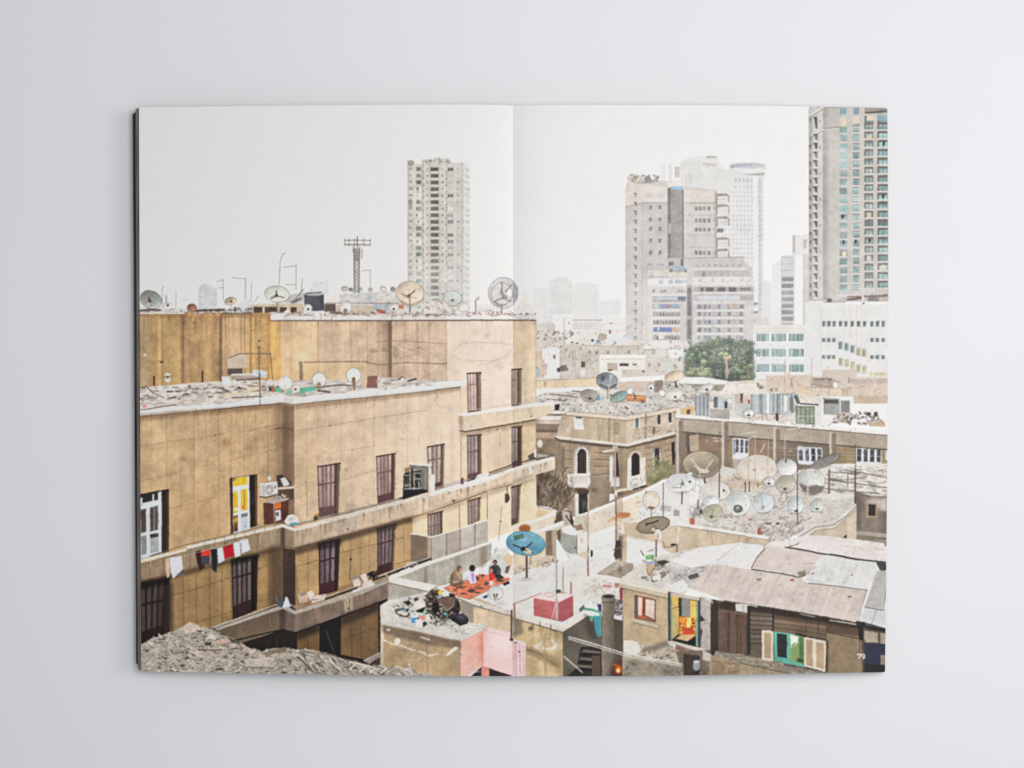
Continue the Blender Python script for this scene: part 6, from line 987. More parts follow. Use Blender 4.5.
P([(512, 610), (540, 620), (563, 627.4), (586, 613.6), (589, 616), (563.4, 632.4), (540, 625.6), (512, 617.6)], (224, 212, 196), n=.04); LN([(512, 618), (540, 626), (563, 632.6), (588, 616.6)], .9, (110, 94, 78), a=.85); LN([(540, 622), (540, 626)], .8, (90, 76, 66)); LN([(551, 625), (551, 630), (556, 632)], .8, (110, 92, 80))
P([(513, 618), (522, 621), (524, 634), (513, 638)], (120, 108, 90), soft=1.6, a=.7); E(531, 629, 4.6, 4, (140, 118, 88), soft=.6, a=.7); E(531, 628.6, 2.6, 2.2, (90, 76, 60), soft=.5, a=.6); scatter([(534, 646), (540, 640), (560, 640), (560, 652), (538, 650)], 26, 1, 3.6, [(236, 226, 208), (222, 206, 178)], seed=104); P([(526, 646), (540, 652), (552, 655), (562, 664), (560, 670), (540, 660), (526, 652)], (140, 112, 76), soft=1.4, a=.55); LN([(526, 649), (540, 654), (560, 668)], .8, (110, 88, 62), a=.7); LN([(545, 634), (545.4, 674)], .8, (176, 146, 102)); LN([(556.4, 632), (556, 674)], .7, (170, 140, 100)); P([(558, 648), (563, 650), (563, 680), (559, 680)], (176, 150, 114), soft=.8, a=.6); E(556, 646, 3, 5, (232, 222, 204), soft=.7, a=.7); E(520, 668, 8, 8, (214, 186, 138), soft=.8, a=.4)
P([(564, 632), (587, 617), (602, 616), (602, 640), (583, 645), (564, 645)], (108, 98, 82), n=.08, gr=.06); P([(585, 614), (602, 614), (600, 640), (588, 640)], (70, 64, 58), soft=2, a=.7); P([(581, 647), (602, 647), (602, 680), (564, 680), (577, 668)], (52, 46, 42), n=.1)
for y in (650, 657.6, 665): P([(584-(y-650)*.4, y), (601, y+2), (601, y+4.4), (582-(y-650)*.4, y+2.6)], (112, 100, 88)); P([(583-(y-650)*.4, y+2.6), (601, y+4.6), (601, y+7), (581-(y-650)*.4, y+6)], (36, 32, 30))
P([(592, 656), (601, 656), (601, 680), (593, 680)], (92, 74, 62), n=.1); LN([(564, 656.6), (583, 673)], 1.2, (206, 196, 182)); LN([(563.4, 632), (563.4, 676)], .8, (120, 104, 84)); seg(None)
# cloths, rubble wall, chimney
P([(580, 586), (588, 576), (622, 584), (623, 602), (588, 601)], (220, 212, 202), n=.08, gr=.08, lab=False); scatter([(588, 578), (622, 584), (622, 602), (590, 600)], 60, 1, 2.6, [(236, 231, 224), (200, 190, 176), (176, 164, 150), (222, 206, 184)], seed=105)
P([(596, 574), (616, 561), (634, 564), (634, 572), (622, 579), (610, 576)], (166, 150, 132), n=.08); P([(598, 573.6), (617, 562), (624, 561), (624, 566), (606, 575)], (190, 174, 156), n=.05); LN([(593, 574.6), (618, 580), (624, 581)], 2.4, (232, 224, 212)); LN([(596, 573.6), (616, 560.6)], 1, (240, 236, 230)); E(620, 570, 3, 6, (110, 98, 86), soft=.7, a=.6); P([(603, 585), (612, 585.6), (612, 588), (603, 587.4)], (206, 130, 126)); P([(615, 583), (620, 584), (619, 588), (615, 586.6)], (196, 120, 116)); P([(620, 586), (623.6, 586.6), (623, 607), (620.4, 606)], (170, 70, 78)); E(595, 590, 2, 4, (206, 180, 150), soft=.6, a=.6)
seg('printed_laundry', 'green, white and blue printed cloths on the dark side wall'); P([(580, 611), (585, 606), (600, 604), (603, 616), (590, 617), (584, 613)], (222, 226, 224), n=.08); LN([(583, 609), (592, 610), (600, 612), (601, 616)], 2.4, (96, 170, 140)); LN([(586, 607), (596, 608)], 1.4, (236, 240, 240)); P([(597, 603), (602, 601), (602, 612), (599, 611)], (80, 66, 110), n=.15); P([(594, 616), (601.6, 616), (602, 636), (598, 638), (595, 628)], (70, 150, 160), n=.12, st=.15); P([(590, 616), (594, 617), (593, 623), (590, 621)], (90, 170, 140)); P([(579, 610), (584, 605), (585, 608), (580.6, 613)], (110, 110, 112)); P([(592, 592), (602, 600), (602, 604), (592, 605)], (222, 216, 210), n=.05); seg(None)
P([(612, 599), (623, 600), (623.6, 622), (615, 618)], (130, 116, 108), n=.14, gr=.1); scatter([(614, 600), (623, 600), (623, 618), (615, 618)], 30, 1, 2.6, [(90, 76, 80), (206, 200, 200), (150, 110, 110), (60, 54, 56), (190, 186, 196)], seed=106, mix=.05); P([(614, 618), (624, 620), (624, 680), (614, 680)], (92, 78, 66), n=.1, st=.08); P([(614, 616), (622, 616), (623, 621), (614, 619)], (214, 208, 212), n=.06)
seg('printed_chimney', 'round grey printed chimney pipe beside the small house'); P([(602.6, 600), (614.6, 600), (614, 680), (602.4, 680)], (140, 126, 108), col2=(104, 92, 80), gd=((603, 0), (615, 0)), n=.08, gr=.08); P([(601.6, 596), (615.8, 596), (615.6, 602), (602, 602.4)], (150, 138, 120), col2=(112, 100, 88), gd=((602, 0), (616, 0)), n=.06); E(608.7, 596.4, 7, 2.6, (158, 146, 128)); E(608.7, 596.6, 5.8, 1.9, (66, 58, 54)); LN([(602, 602.6), (615.4, 602.4)], .8, (84, 74, 66)); seg(None)
seg('printed_fire', 'small glowing orange printed fire at the foot of the chimney'); P([(612, 664), (624, 660), (624, 680), (611, 680)], (74, 44, 34), soft=2, a=.8); E(618.4, 669, 6.4, 8, (196, 80, 32), soft=.9); E(618.6, 670, 3.8, 5, (240, 140, 50), soft=.8); E(618.4, 670.6, 1.8, 2, (255, 236, 190), soft=.5); LN([(613, 665), (617, 664)], 1, (214, 110, 60)); seg(None)
# pink structure
seg('printed_pink_shed', 'pink printed lean-to with a sloping front at the gutter'); P([(460.6, 641), (482.6, 629.6), (483, 666), (467, 677), (460, 680)], (232, 160, 138), col2=(238, 184, 168), gd=((482, 636), (462, 650)), n=.03, gr=.02); P([(482.4, 629), (489.6, 627.6), (511.6, 632.6), (511.6, 680), (482.8, 666)], (240, 208, 204), col2=(238, 196, 190), n=.025); P([(490, 631), (511, 635), (511, 660), (494, 655)], (244, 220, 218), soft=3, a=.8); P([(482.6, 630), (489, 628), (486, 650), (483, 665)], (232, 184, 176), soft=.8, a=.7); P([(512, 638), (526, 643.4), (525.6, 680), (512, 680)], (236, 196, 194), n=.03, st=.12); P([(467, 680), (483, 666), (511.4, 676), (511.4, 684), (467, 684)], (58, 40, 42)); P([(481.6, 665.6), (489.6, 668), (489.6, 684), (481.6, 684)], (226, 140, 124)); LN([(482.6, 630), (483, 666)], .7, (206, 120, 100)); LN([(461, 641), (482, 630.4)], 1.2, (240, 206, 192)); LN([(470, 674), (480, 671.4)], .7, (190, 180, 176)); P([(479, 636), (482.6, 634), (482.8, 660), (480, 662)], (226, 130, 100), soft=.8, a=.5)
for x, c in ((516, (206, 130, 130)), (520, (206, 140, 140)), (523.4, (222, 160, 160))): LN([(x, 645), (x+.4, 676)], 1.1, c, a=.6)
LN([(511.8, 640), (526, 644)], 1, (236, 226, 220)); E(519.4, 652, .9, .9, (120, 80, 84)); E(516, 643, 3, 1, (120, 96, 88), soft=.4, a=.7)
LN([(488.6, 632), (511, 637)], .6, (226, 184, 178)); seg(None)
LN([(511.6, 611), (511.4, 640)], 2, (122, 84, 76)); LN([(513, 612), (513.4, 632)], .9, (206, 190, 176)); E(511.6, 640, 2, 1.6, (90, 66, 60)); LN([(514.6, 604), (515, 620)], 2, (170, 130, 118))
# lower roof with junk
seg('printed_terrace', 'lower printed flat roof cluttered with household junk'); LRF = [(380.6, 606), (389, 600.6), (430, 592), (456, 600), (463, 622), (486, 624.6), (484, 630), (461, 642), (420, 633), (381, 625)]
P(LRF, (212, 206, 196), n=.05, gr=.05); P([(381, 624.6), (420, 632.6), (461, 641.4), (460.6, 682), (380.6, 682)], (188, 158, 116), n=.08, st=.05, gr=.05); P([(381, 625), (420, 633), (461, 641.6), (461, 649), (430, 646), (400, 638), (381, 632)], (132, 112, 90), soft=1.2, n=.12, a=.85); P([(380.4, 606), (383, 606), (384, 664), (381, 666)], (206, 192, 172), soft=.4, a=.7)
for a in (((383, 640), (392, 644), (402, 646), (412, 650), (424, 653), (428, 656), (438, 654)), ((447, 655), (456, 648)), ((420, 637), (430, 640))): LN(a, 1.6, (226, 212, 190), a=.85)
E(397.6, 641.6, 3, 3.4, (232, 222, 206)); E(388.6, 630, 3, 2, (214, 204, 188), soft=.5, a=.8); E(383, 636, 2, 5, (222, 210, 192), soft=.6, a=.8); LN([(427, 641), (427.6, 676)], .9, (140, 112, 80), a=.7); E(405, 660, 14, 8, (204, 174, 128), soft=.9, a=.4); E(450, 668, 10, 8, (160, 132, 94), soft=.9, a=.4); P([(446, 655), (455, 647), (459, 648), (450, 655.6)], (232, 224, 210))
scatter([(384, 640), (426, 648), (426, 676), (386, 676)], 26, 1, 3, [(170, 140, 100), (206, 180, 140), (160, 130, 94)], seed=107, a=.5)
for a in ((392, 612, 404, 617), (396, 622, 414, 627), (390, 606, 398, 604)): LN([(a[0], a[1]), (a[2], a[3])], .8, (176, 168, 156), a=.8)
scatter([(392, 606), (406, 598), (428, 598), (440, 612), (452, 620), (440, 627), (420, 624), (400, 616)], 110, 1, 3, [(226, 222, 214), (90, 82, 76), (130, 120, 108), (190, 180, 168), (60, 56, 54), (120, 150, 150), (206, 190, 170)], seed=108, mix=.05)
LN([(395, 610), (397, 614), (406, 617), (410, 614), (404, 611), (398, 609), (395, 610)], 1, (70, 62, 56)); P([(397, 612), (403, 610), (409, 613.6), (405, 616.4)], (214, 206, 194)); P([(402, 609), (405, 608), (406, 611), (403, 611.6)], (90, 150, 170)); P([(405, 603), (409, 600), (412, 603), (408, 606)], (52, 46, 44)); P([(414, 603), (421, 599.4), (428, 601), (425, 608), (418, 611), (414, 607)], (222, 214, 200), n=.05); P([(416, 611), (426, 607), (424, 613), (419, 613)], (44, 40, 40)); P([(424, 611), (430, 607), (428, 615), (423, 616)], (150, 190, 170))
seg('printed_cup', 'white and blue printed tub among the junk'); P([(411, 614.6), (418.4, 614.6), (417.4, 623), (412, 623.6)], (74, 160, 200)); E(414.7, 615, 3.9, 2.4, (236, 236, 232)); E(414.7, 615, 1.6, .9, (170, 168, 164)); P([(411.2, 615.6), (418.2, 615.6), (418, 618), (411.4, 618.4)], (232, 234, 232)); seg(None)
P([(418.6, 617), (424, 615.4), (426, 619), (422, 622)], (224, 138, 122)); P([(415.4, 620.4), (421, 619), (424, 622), (422.6, 628), (416, 626.6)], (230, 224, 218)); P([(423, 623), (426, 621.6), (426, 626), (423.4, 627.6)], (50, 46, 50))
seg('printed_rag_heap', 'heap of dark brown printed rags and bags'); P([(426, 596), (432, 589.4), (440, 590), (452, 594), (459, 600), (461, 610), (456, 618), (446, 620), (436, 618), (428, 612), (426, 604)], (104, 80, 64), n=.2, gr=.15); scatter([(427, 596), (436, 590), (456, 598), (460, 610), (448, 618), (430, 610)], 90, 1.4, 4, [(130, 102, 82), (84, 62, 50), (60, 46, 40), (150, 122, 98), (40, 34, 32), (112, 84, 66)], seed=109, mix=.05); P([(430, 606), (438, 603), (441, 616), (433, 616)], (32, 28, 28), soft=.6); P([(447, 608), (460, 604), (459, 615), (450, 617)], (38, 32, 32), soft=.6); P([(438, 596), (452, 598), (458, 604), (447, 610), (440, 602)], (118, 88, 68), n=.1); LN([(440, 604), (448, 610), (456, 604)], .8, (176, 150, 126)); LN([(441, 618), (444, 608), (450, 622)], .8, (170, 170, 166)); seg(None)
scatter([(425, 600), (432, 592), (452, 596), (461, 606), (458, 617), (446, 622), (432, 620), (424, 612)], 150, .8, 2.6, [(60, 48, 42), (96, 74, 60), (34, 30, 30), (140, 116, 96), (180, 160, 140), (46, 42, 46), (110, 90, 76), (200, 196, 190), (84, 110, 110)], seed=141, mix=0, ar=(1, 3.4))
P([(440, 597), (448, 595), (457, 599), (455, 605), (447, 611), (441, 604)], (116, 88, 70), n=.2, gr=.15, a=.85); LN([(440, 603), (447.4, 611), (456, 604)], .6, (196, 180, 160), a=.8); P([(455, 600), (460, 603), (460, 613), (456, 614)], (48, 40, 38), n=.2, soft=.4, a=.8); P([(433, 603), (439, 602), (440, 612), (434, 614)], (34, 30, 30), n=.2, soft=.4, a=.8)
P([(438, 592), (442, 589.6), (444, 594), (440, 597)], (226, 190, 90)); P([(447, 590), (450, 588), (452, 592), (448, 593)], (226, 200, 110)); P([(443, 592), (449, 592), (450, 596), (443, 597)], (236, 236, 238)); P([(439, 596), (443, 595), (442, 598), (439, 598.6)], (120, 170, 210)); E(436, 588.6, 2.4, 2, (190, 170, 150)); P([(449, 594), (455, 594), (455, 597), (450, 597)], (40, 36, 38)); E(445.4, 613.8, 1.8, 1.2, (90, 190, 200))
seg('printed_bag', 'shiny black printed bag lying on the lower roof'); P([(448, 616), (456, 614.4), (464, 614), (469, 619), (468, 624), (460, 626.4), (454, 622), (449, 619)], (48, 48, 56), n=.2, gr=.1); P([(456, 616), (463, 615), (466, 619), (460, 620)], (84, 86, 98), soft=.5, a=.8); LN([(450, 617), (460, 625)], .6, (30, 30, 36)); seg(None)
scatter([(432, 618), (450, 620), (456, 626), (440, 626)], 40, .8, 2.2, [(226, 222, 206), (160, 160, 130), (110, 104, 90), (190, 190, 170)], seed=110); LN([(434, 616), (437, 622), (441, 622), (442, 618)], .8, (70, 64, 58)); scatter([(466, 628), (486, 622), (486, 630), (474, 634), (462, 634)], 40, 1, 3, [(238, 234, 228), (226, 220, 210), (206, 196, 182)], seed=111); scatter([(448, 624), (466, 630), (462, 636), (450, 630)], 12, .8, 1.6, [(170, 160, 150)], seed=112)
# mat and people
seg('printed_mat', 'orange printed mat with black pattern under the sitting people'); MTP = [(444.4, 588), (451, 584.6), (466, 580), (479.8, 574), (496, 575.6), (510.4, 579), (492, 588), (469.6, 599.2), (458, 596), (450, 591)]
P(MTP, (224, 124, 88), n=.1, gr=.06)
mr = random.Random(3)
def matbits(n, pal, s0, s1, a):
    k = 0
    while k < n:
        x, y = mr.uniform(444, 510), mr.uniform(574, 599)
        if not inside(MTP, x, y): continue
        k += 1; w = mr.uniform(s0, s1); P([(x-w, y+w*.1), (x, y-w*.36), (x+w*mr.uniform(.6, 1), y-w*.1), (x+w*.2, y+w*.3)], jit(mr.choice(pal), 10, mr), a=a)
matbits(70, [(238, 152, 116), (210, 100, 66), (244, 170, 138), (200, 96, 70)], 1, 3.4, .7)
for x, y, w, h in ((477, 579, 3.4, 2.4), (487, 584, 2.6, 2.4), (471.4, 591.4, 4.4, 2), (461, 588, 5, 1.1), (501, 581, 5.6, 1.2), (483, 576, 3, 1.2), (463.4, 594, 4, .9), (480, 588.4, 4.6, .8), (492, 578.4, 3, 1.3), (455, 590.6, 3, .7), (478, 593, 3.4, .7)): P([(x-w, y+h*.4), (x-w*.2, y-h), (x+w, y-h*.5), (x+w*.3, y+h)], jit((76, 66, 68), 12), n=.15, gr=.1, a=.9)
matbits(46, [(92, 70, 66), (60, 54, 58), (120, 76, 62)], .7, 1.8, .75)
LN([(444.4, 588.4), (458, 596.4), (469.6, 599.6), (510, 579.6)], .7, (170, 84, 62)); seg(None)
def person(label, parts, head, hair):
    seg('printed_person', label)
    for pts, c in parts: P(pts, c, n=.1, gr=.07)
    x, y, r_, hc, fc, fx = head
    E(x, y, r_, r_*1.15, hc, n=.1); E(x+fx, y+r_*.35, r_*.66, r_*.75, fc)
    seg(None)
E(457, 585.4, 9, 1.8, (60, 40, 36), soft=.8, a=.6, lab=False); E(473, 583.4, 7, 1.6, (90, 52, 44), soft=.8, a=.5, lab=False); E(497, 577, 7, 1.6, (60, 46, 44), soft=.8, a=.6, lab=False)
def man_back(): person('printed man in dark clothes sitting upright at the back', [([(489, 573), (490.3, 567), (493.8, 565), (498.5, 565.2), (501.2, 569), (501.4, 575.6), (495.4, 576), (492.6, 574.4)], (74, 72, 74)), ([(493, 566.4), (496, 566), (496.6, 574), (493.6, 574)], (58, 56, 60)), ([(498.6, 567), (500.6, 569.6), (500.4, 575), (498.2, 574)], (98, 96, 98)), ([(489, 572.6), (490.6, 568), (492, 568.6), (490.6, 573.6)], (92, 90, 92)), ([(494.6, 575), (502, 575.4), (504.4, 577.6), (497, 577.8)], (56, 50, 54)), ([(494.4, 564.6), (496, 564.4), (495.6, 567), (494.8, 567)], (164, 110, 98))], (495.2, 562.3, 2.2, (56, 44, 42), (176, 108, 98), -.2), None)
person('printed man in tan clothes sitting cross-legged on the orange mat', [([(449, 582.6), (450.6, 575.6), (453.6, 571.2), (457.6, 570.4), (461.6, 574.4), (465, 579.2), (464.4, 583.6), (459, 585.8), (452, 585.6)], (148, 122, 94)), ([(449.4, 582), (456, 580), (463, 582.4), (462, 585), (452, 586)], (128, 102, 76)), ([(452, 581.6), (458, 580.6), (460, 582.4), (453, 583.6)], (182, 158, 128)), ([(455, 572.4), (458, 572), (462.6, 577.6), (464.6, 580), (460, 579.6)], (172, 146, 114)), ([(451, 576), (453.4, 573), (454, 580), (450.6, 581)], (118, 94, 70)), ([(463.6, 579), (466, 580.6), (465.6, 582), (463.4, 581.6)], (196, 150, 124))], (459.4, 568.6, 2.6, (112, 84, 66), (186, 128, 104), 1.1), None)
person('printed child with dark hair in white and purple clothes', [([(462.8, 575.6), (466, 571.6), (470, 570.4), (475.6, 570.8), (479.8, 573), (478, 575.6), (475.4, 575.4), (476.8, 583), (470.4, 584.4), (469.2, 580.4), (463.2, 580)], (232, 228, 230)), ([(463.4, 578), (469, 577), (469.4, 580.4), (464, 580.4)], (206, 202, 206)), ([(470.8, 573.4), (474.4, 573), (474.8, 578), (471.4, 578.4)], (190, 140, 200)), ([(470.4, 578.6), (476.4, 578), (476.8, 583.6), (470.6, 584.4)], (220, 198, 220)), ([(472.6, 574), (473.8, 574), (474.2, 582), (472.8, 582)], (168, 104, 180)), ([(476, 571.4), (479.6, 573), (478, 575), (476, 574)], (244, 242, 242))], (472.3, 568.6, 3, (44, 37, 38), (60, 46, 46), -.4), None)
def small_child(): person('printed small child in a red top', [([(489.4, 574), (491.6, 572.6), (494, 574), (494.8, 578.6), (493, 581.2), (489.6, 581)], (224, 54, 58)), ([(489.6, 575), (491, 574), (491.4, 580), (489.8, 580.6)], (186, 40, 48)), ([(490, 581), (493.6, 581), (493.4, 585), (490.6, 585.2)], (236, 218, 222)), ([(488.6, 576), (489.8, 575.4), (489.4, 579), (488.6, 579)], (214, 164, 140))], (491.5, 570.8, 1.9, (176, 132, 98), (214, 150, 126), -.2), None)
man_back(); small_child()
P([(496, 578), (503, 576.6), (504, 579), (498, 580.6)], (80, 62, 56), n=.1); P([(503, 584), (509, 581), (510, 584), (505, 586)], (44, 40, 44)); P([(483, 597), (488, 595), (488.6, 597.6), (485, 599)], (64, 84, 130))
dish(495.8, 592.6, 8, 7, 0, (218, 214, 207), (176, 168, 158), ar=.14, feed=None, label='white printed dish lying on the terrace floor'); LN([(494.4, 594), (494.6, 597)], 1.2, (60, 54, 54)); LN([(497, 594), (497, 597)], 1.2, (60, 54, 54)); LN([(495.6, 597), (495.4, 600)], .7, (120, 110, 104)); LN([(488, 594), (494, 595)], .5, (190, 184, 178))
P([(488, 570), (494, 558), (500, 552), (508, 552), (511, 556), (509, 566), (511, 575), (503, 574), (500, 568), (494, 572)], (212, 208, 200), n=.06, lab=False); E(501, 549.6, 8, 4.8, (238, 236, 232)); P([(494, 550), (508, 548), (508, 553), (495, 555)], (226, 224, 218)); E(501, 546, 4, 2.2, (244, 243, 240)); P([(504, 558), (508, 553), (512.6, 557), (512, 566), (508, 567)], (224, 196, 154), n=.06); P([(506, 567), (511, 566), (508, 574), (505, 573)], (120, 106, 96), n=.1); LN([(489, 568), (497, 548)], .8, (176, 168, 158))
man_back()                              # he sits in front of the tarp
small_child()
# blue dish
seg('printed_satellite_dish', 'bright blue printed satellite dish near the gutter'); E(525, 528.6, 6, 4.2, (196, 122, 70)); E(525, 529.4, 4.6, 3, (176, 106, 60), n=.1); LN([(526.6, 552), (526.8, 577.6)], 2, (110, 80, 70), lab=True); LN([(531, 556), (530, 565)], 1, (150, 130, 112)); E(525.8, 543.6, 19.8, 12.3, (84, 140, 160), 7); E(525.8, 543.4, 18.9, 11.4, (122, 182, 200), 7, n=.05, gr=.04, col2=(94, 158, 182)); E(520, 538, 12, 5, (150, 200, 214), soft=.9, a=.5, rot=7); E(534, 549, 12, 5, (70, 128, 152), soft=.9, a=.55, rot=7); E(509, 543, 4, 8, (78, 138, 160), soft=.9, a=.5); P([(514, 536.4), (523.6, 534), (525, 538), (515.4, 540.8)], (74, 118, 100)); P([(515.4, 536.6), (523, 534.8), (524, 537.4), (516, 539.6)], (92, 132, 104))
for a in ((513.6, 545, 524, 549.4), (532, 543, 525, 549), (524, 549, 533, 553)): LN([(a[0], a[1]), (a[2], a[3])], 1.2, (64, 60, 62))
E(523.6, 549.4, 2.6, 2.4, (44, 42, 44)); P([(523, 551), (530, 551.4), (533, 554), (527, 555)], (206, 188, 160)); LN([(526, 549), (531, 552)], 1.6, (226, 206, 170)); 
for x in (521, 530, 536, 541): LN([(525.6+(x-525.6)*.2, 543.6), (x, 534+abs(x-525)*.2)], .4, (96, 150, 170), a=.6)
seg(None)
LN([(516, 603.6), (540, 594), (546, 592)], .8, (196, 110, 110)); E(526, 580, 9, 2.4, (190, 184, 176), soft=.8, a=.5); LN([(556.6, 562), (556.8, 600)], 1.6, (176, 172, 168)); LN([(563.4, 568), (563.2, 592)], 1.2, (176, 150, 136)); LN([(571.4, 583), (571.2, 594)], 1.5, (200, 110, 110))
# red water box
seg('printed_water_box', 'pinkish red printed block with a pale lid on the terrace'); P([(534, 598), (545.4, 591.6), (573.4, 595.4), (558.8, 602.4)], (234, 214, 210), n=.03); P([(534, 598), (558.8, 602.4), (558.8, 621.4), (534, 616)], (206, 108, 108), n=.1, gr=.05, col2=(196, 92, 92)); P([(558.6, 602.4), (573.6, 595.4), (573.8, 616), (564, 622), (558.6, 621.4)], (188, 92, 98), n=.08, gr=.05); LN([(534, 598), (558.8, 602.4), (573.4, 595.4)], .7, (240, 190, 186)); LN([(543, 595.6), (547, 592.6), (556, 594), (552, 597), (543, 595.6)], .7, (206, 160, 156)); E(558.6, 591.6, 2.8, 2, (84, 86, 92)); P([(562, 592), (567, 593), (566.6, 594.4), (561, 593.6)], (206, 170, 130)); P([(555.6, 600), (558.6, 600), (558.6, 620), (554, 619)], (222, 150, 148), a=.6); seg(None); LN([(556.8, 594), (557.2, 621)], 1.3, (190, 178, 172)); LN([(556, 604), (551.4, 620)], .8, (226, 180, 174))

# ---- small house on the right page
seg('printed_small_house', 'small tan printed house with lit windows and a rusty tin roof')
P([(623.6, 586), (669, 596), (669, 682), (623, 682)], (199, 171, 132), n=.04, gr=.03); P([(623.6, 640), (640, 645), (669, 644), (682, 650), (690, 680), (623.6, 682)], (190, 176, 154), n=.14, gr=.14, soft=.8); scatter([(624, 640), (636, 641), (642, 650), (690, 658), (690, 680), (624, 680)], 190, 1, 3.4, [(226, 218, 206), (150, 134, 112), (122, 106, 88), (206, 190, 166), (176, 156, 128), (100, 88, 74)], seed=120, a=.7); P([(624, 640), (638, 642), (642, 650), (636, 656), (624, 652)], (228, 220, 208), n=.08, soft=.6); P([(640, 650), (668, 640), (669, 646), (650, 652)], (122, 106, 86), soft=1.2, a=.7); P([(624, 656), (650, 664), (690, 664), (690, 682), (624, 682)], (124, 110, 94), soft=2, a=.5, n=.2); E(645, 633, 16, 8, (192, 162, 122), soft=.9, a=.5)
P([(619.6, 580), (624, 576), (690, 590), (676, 602), (669, 597), (622, 588)], (224, 212, 194), n=.04); P([(620, 583.6), (624, 584), (669, 594), (669, 598.6), (620, 587.6)], (206, 188, 162), n=.03); LN([(621, 588), (669, 599)], .8, (130, 108, 86)); LN([(622, 583.4), (669, 593.4)], .7, (240, 232, 220))
P([(624, 577), (636, 568), (660, 556), (700, 548), (717, 552), (716, 566), (704, 580), (688, 589), (673, 592), (660, 588)], (216, 208, 198), n=.05, gr=.06); P([(668, 572), (700, 562), (708, 576), (690, 589), (672, 588)], (206, 202, 196), n=.06, gr=.08)
scatter([(632, 574), (644, 562), (664, 558), (672, 574), (660, 582), (640, 580)], 70, 1, 3.6, [(232, 227, 220), (150, 136, 122), (190, 172, 150), (112, 100, 92), (214, 200, 180)], seed=121); scatter([(670, 574), (702, 564), (706, 576), (688, 586), (672, 584)], 110, .8, 2.4, [(232, 229, 224), (176, 170, 162), (150, 144, 138), (216, 210, 202)], seed=122); P([(645, 565), (652, 562), (655, 566), (650, 577), (647, 572)], (206, 178, 136), n=.05); LN([(646, 566), (649, 576), (655, 567)], .8, (140, 112, 84)); P([(636, 566), (646, 562), (648, 576), (638, 578), (632, 575)], (216, 206, 192), n=.08); P([(656, 562), (664, 560), (670, 562), (662, 566)], (84, 78, 76), n=.1); P([(646, 556), (655, 555), (654, 560), (646, 560)], (120, 170, 110), n=.2); P([(646, 552), (654, 548.6), (654, 552)], (196, 184, 166)); P([(647, 563), (655, 561), (655, 564), (648, 565)], (150, 176, 206)); P([(688, 576), (698, 573), (700, 577), (690, 580)], (110, 100, 94), n=.15); LN([(641, 551), (644, 556)], .9, (90, 84, 80)); P([(652, 577), (660, 574), (662, 579), (654, 581)], (232, 228, 222)); LN([(656.4, 540), (656.4, 556)], 1.4, (150, 116, 110)); P([(668, 586), (684, 580), (690, 588), (688, 592), (674, 593)], (234, 231, 226), n=.05)
# window
P([(634.6, 595.4), (656, 600), (656, 623), (634.6, 618.6)], (112, 96, 82)); P([(638, 597), (655, 600.4), (655, 621.6), (638.4, 617.6)], (214, 120, 74)); P([(638.4, 597), (642.4, 598), (642, 617), (638.4, 616)], (236, 200, 182)); P([(643, 598.4), (645, 599), (645, 618.6), (643, 618)], (170, 66, 44)); P([(645, 599.4), (655, 601), (654.6, 620.6), (644.6, 615.4)], (236, 214, 192), col2=(228, 200, 176)); P([(638, 615), (655, 620), (655, 622), (638, 618)], (206, 110, 70)); LN([(645, 599), (645, 615.6), (654.8, 620.8)], .8, (74, 50, 42)); LN([(635, 595.6), (656, 600.2)], .8, (90, 74, 62)); P([(633, 619), (658.6, 625.6), (658.6, 628.6), (633, 622)], (206, 188, 164), n=.05); LN([(633, 622.4), (658.6, 629)], .7, (130, 110, 88))
# lit door
P([(668.6, 592), (700, 598.6), (700, 650), (668.6, 642)], (84, 70, 60)); P([(669, 592.6), (699.6, 597.6), (699.6, 601), (669, 596.6)], (206, 192, 172)); P([(670.6, 596), (672.6, 596.4), (672.6, 640), (670.6, 639.4)], (120, 170, 158)); P([(672.6, 596), (679, 597.4), (679, 634), (672.8, 639.4)], (232, 186, 86), n=.06, col2=(206, 170, 96)); P([(673, 604), (678.4, 607), (678.4, 633), (673, 638)], (206, 176, 106), a=.6); LN([(673, 609), (679, 606.4)], 1, (170, 110, 60)); P([(679.4, 598), (691, 600.4), (691, 618), (679.4, 616)], (150, 146, 136), n=.06); P([(679, 598), (682, 598.4), (682, 616), (679, 616)], (70, 64, 56)); P([(690.6, 600.4), (696.6, 601.4), (696.6, 618), (690.6, 618)], (240, 196, 90), n=.04); P([(679.2, 617), (696.4, 618), (696.6, 640), (690, 640), (679.4, 636)], (226, 140, 50), n=.2, gr=.12); scatter([(680, 618), (696, 618), (696, 638), (680, 636)], 60, 1, 3, [(240, 190, 90), (206, 90, 40), (90, 60, 36), (250, 210, 120), (190, 70, 50), (236, 150, 50)], seed=123, mix=.05, mul=1); P([(682, 628), (693, 626), (695, 634), (685, 636)], (206, 84, 50), n=.15); P([(687, 618), (692, 618), (691, 628), (687, 628)], (250, 214, 120), n=.06); P([(676, 639), (683, 635), (696, 635), (688, 641.4)], (224, 180, 120)); P([(673, 640), (688, 642), (696, 636), (697, 648), (674, 643)], (44, 34, 30)); P([(696.4, 601), (698.4, 601.4), (698.4, 647), (696.4, 646)], (120, 176, 160))
P([(668, 640), (700, 648), (708, 650), (708, 655), (690, 650), (668, 643.4)], (206, 196, 178), n=.05); P([(676, 645), (700, 652), (700, 658), (676, 650)], (150, 112, 96), n=.15); scatter([(670, 645), (708, 654), (708, 662), (672, 654)], 50, 1, 2.6, [(186, 120, 104), (216, 204, 188), (122, 104, 88), (196, 176, 150)], seed=124)
P([(668.4, 592), (671, 592.6), (671, 642), (668.4, 641)], (90, 76, 64))
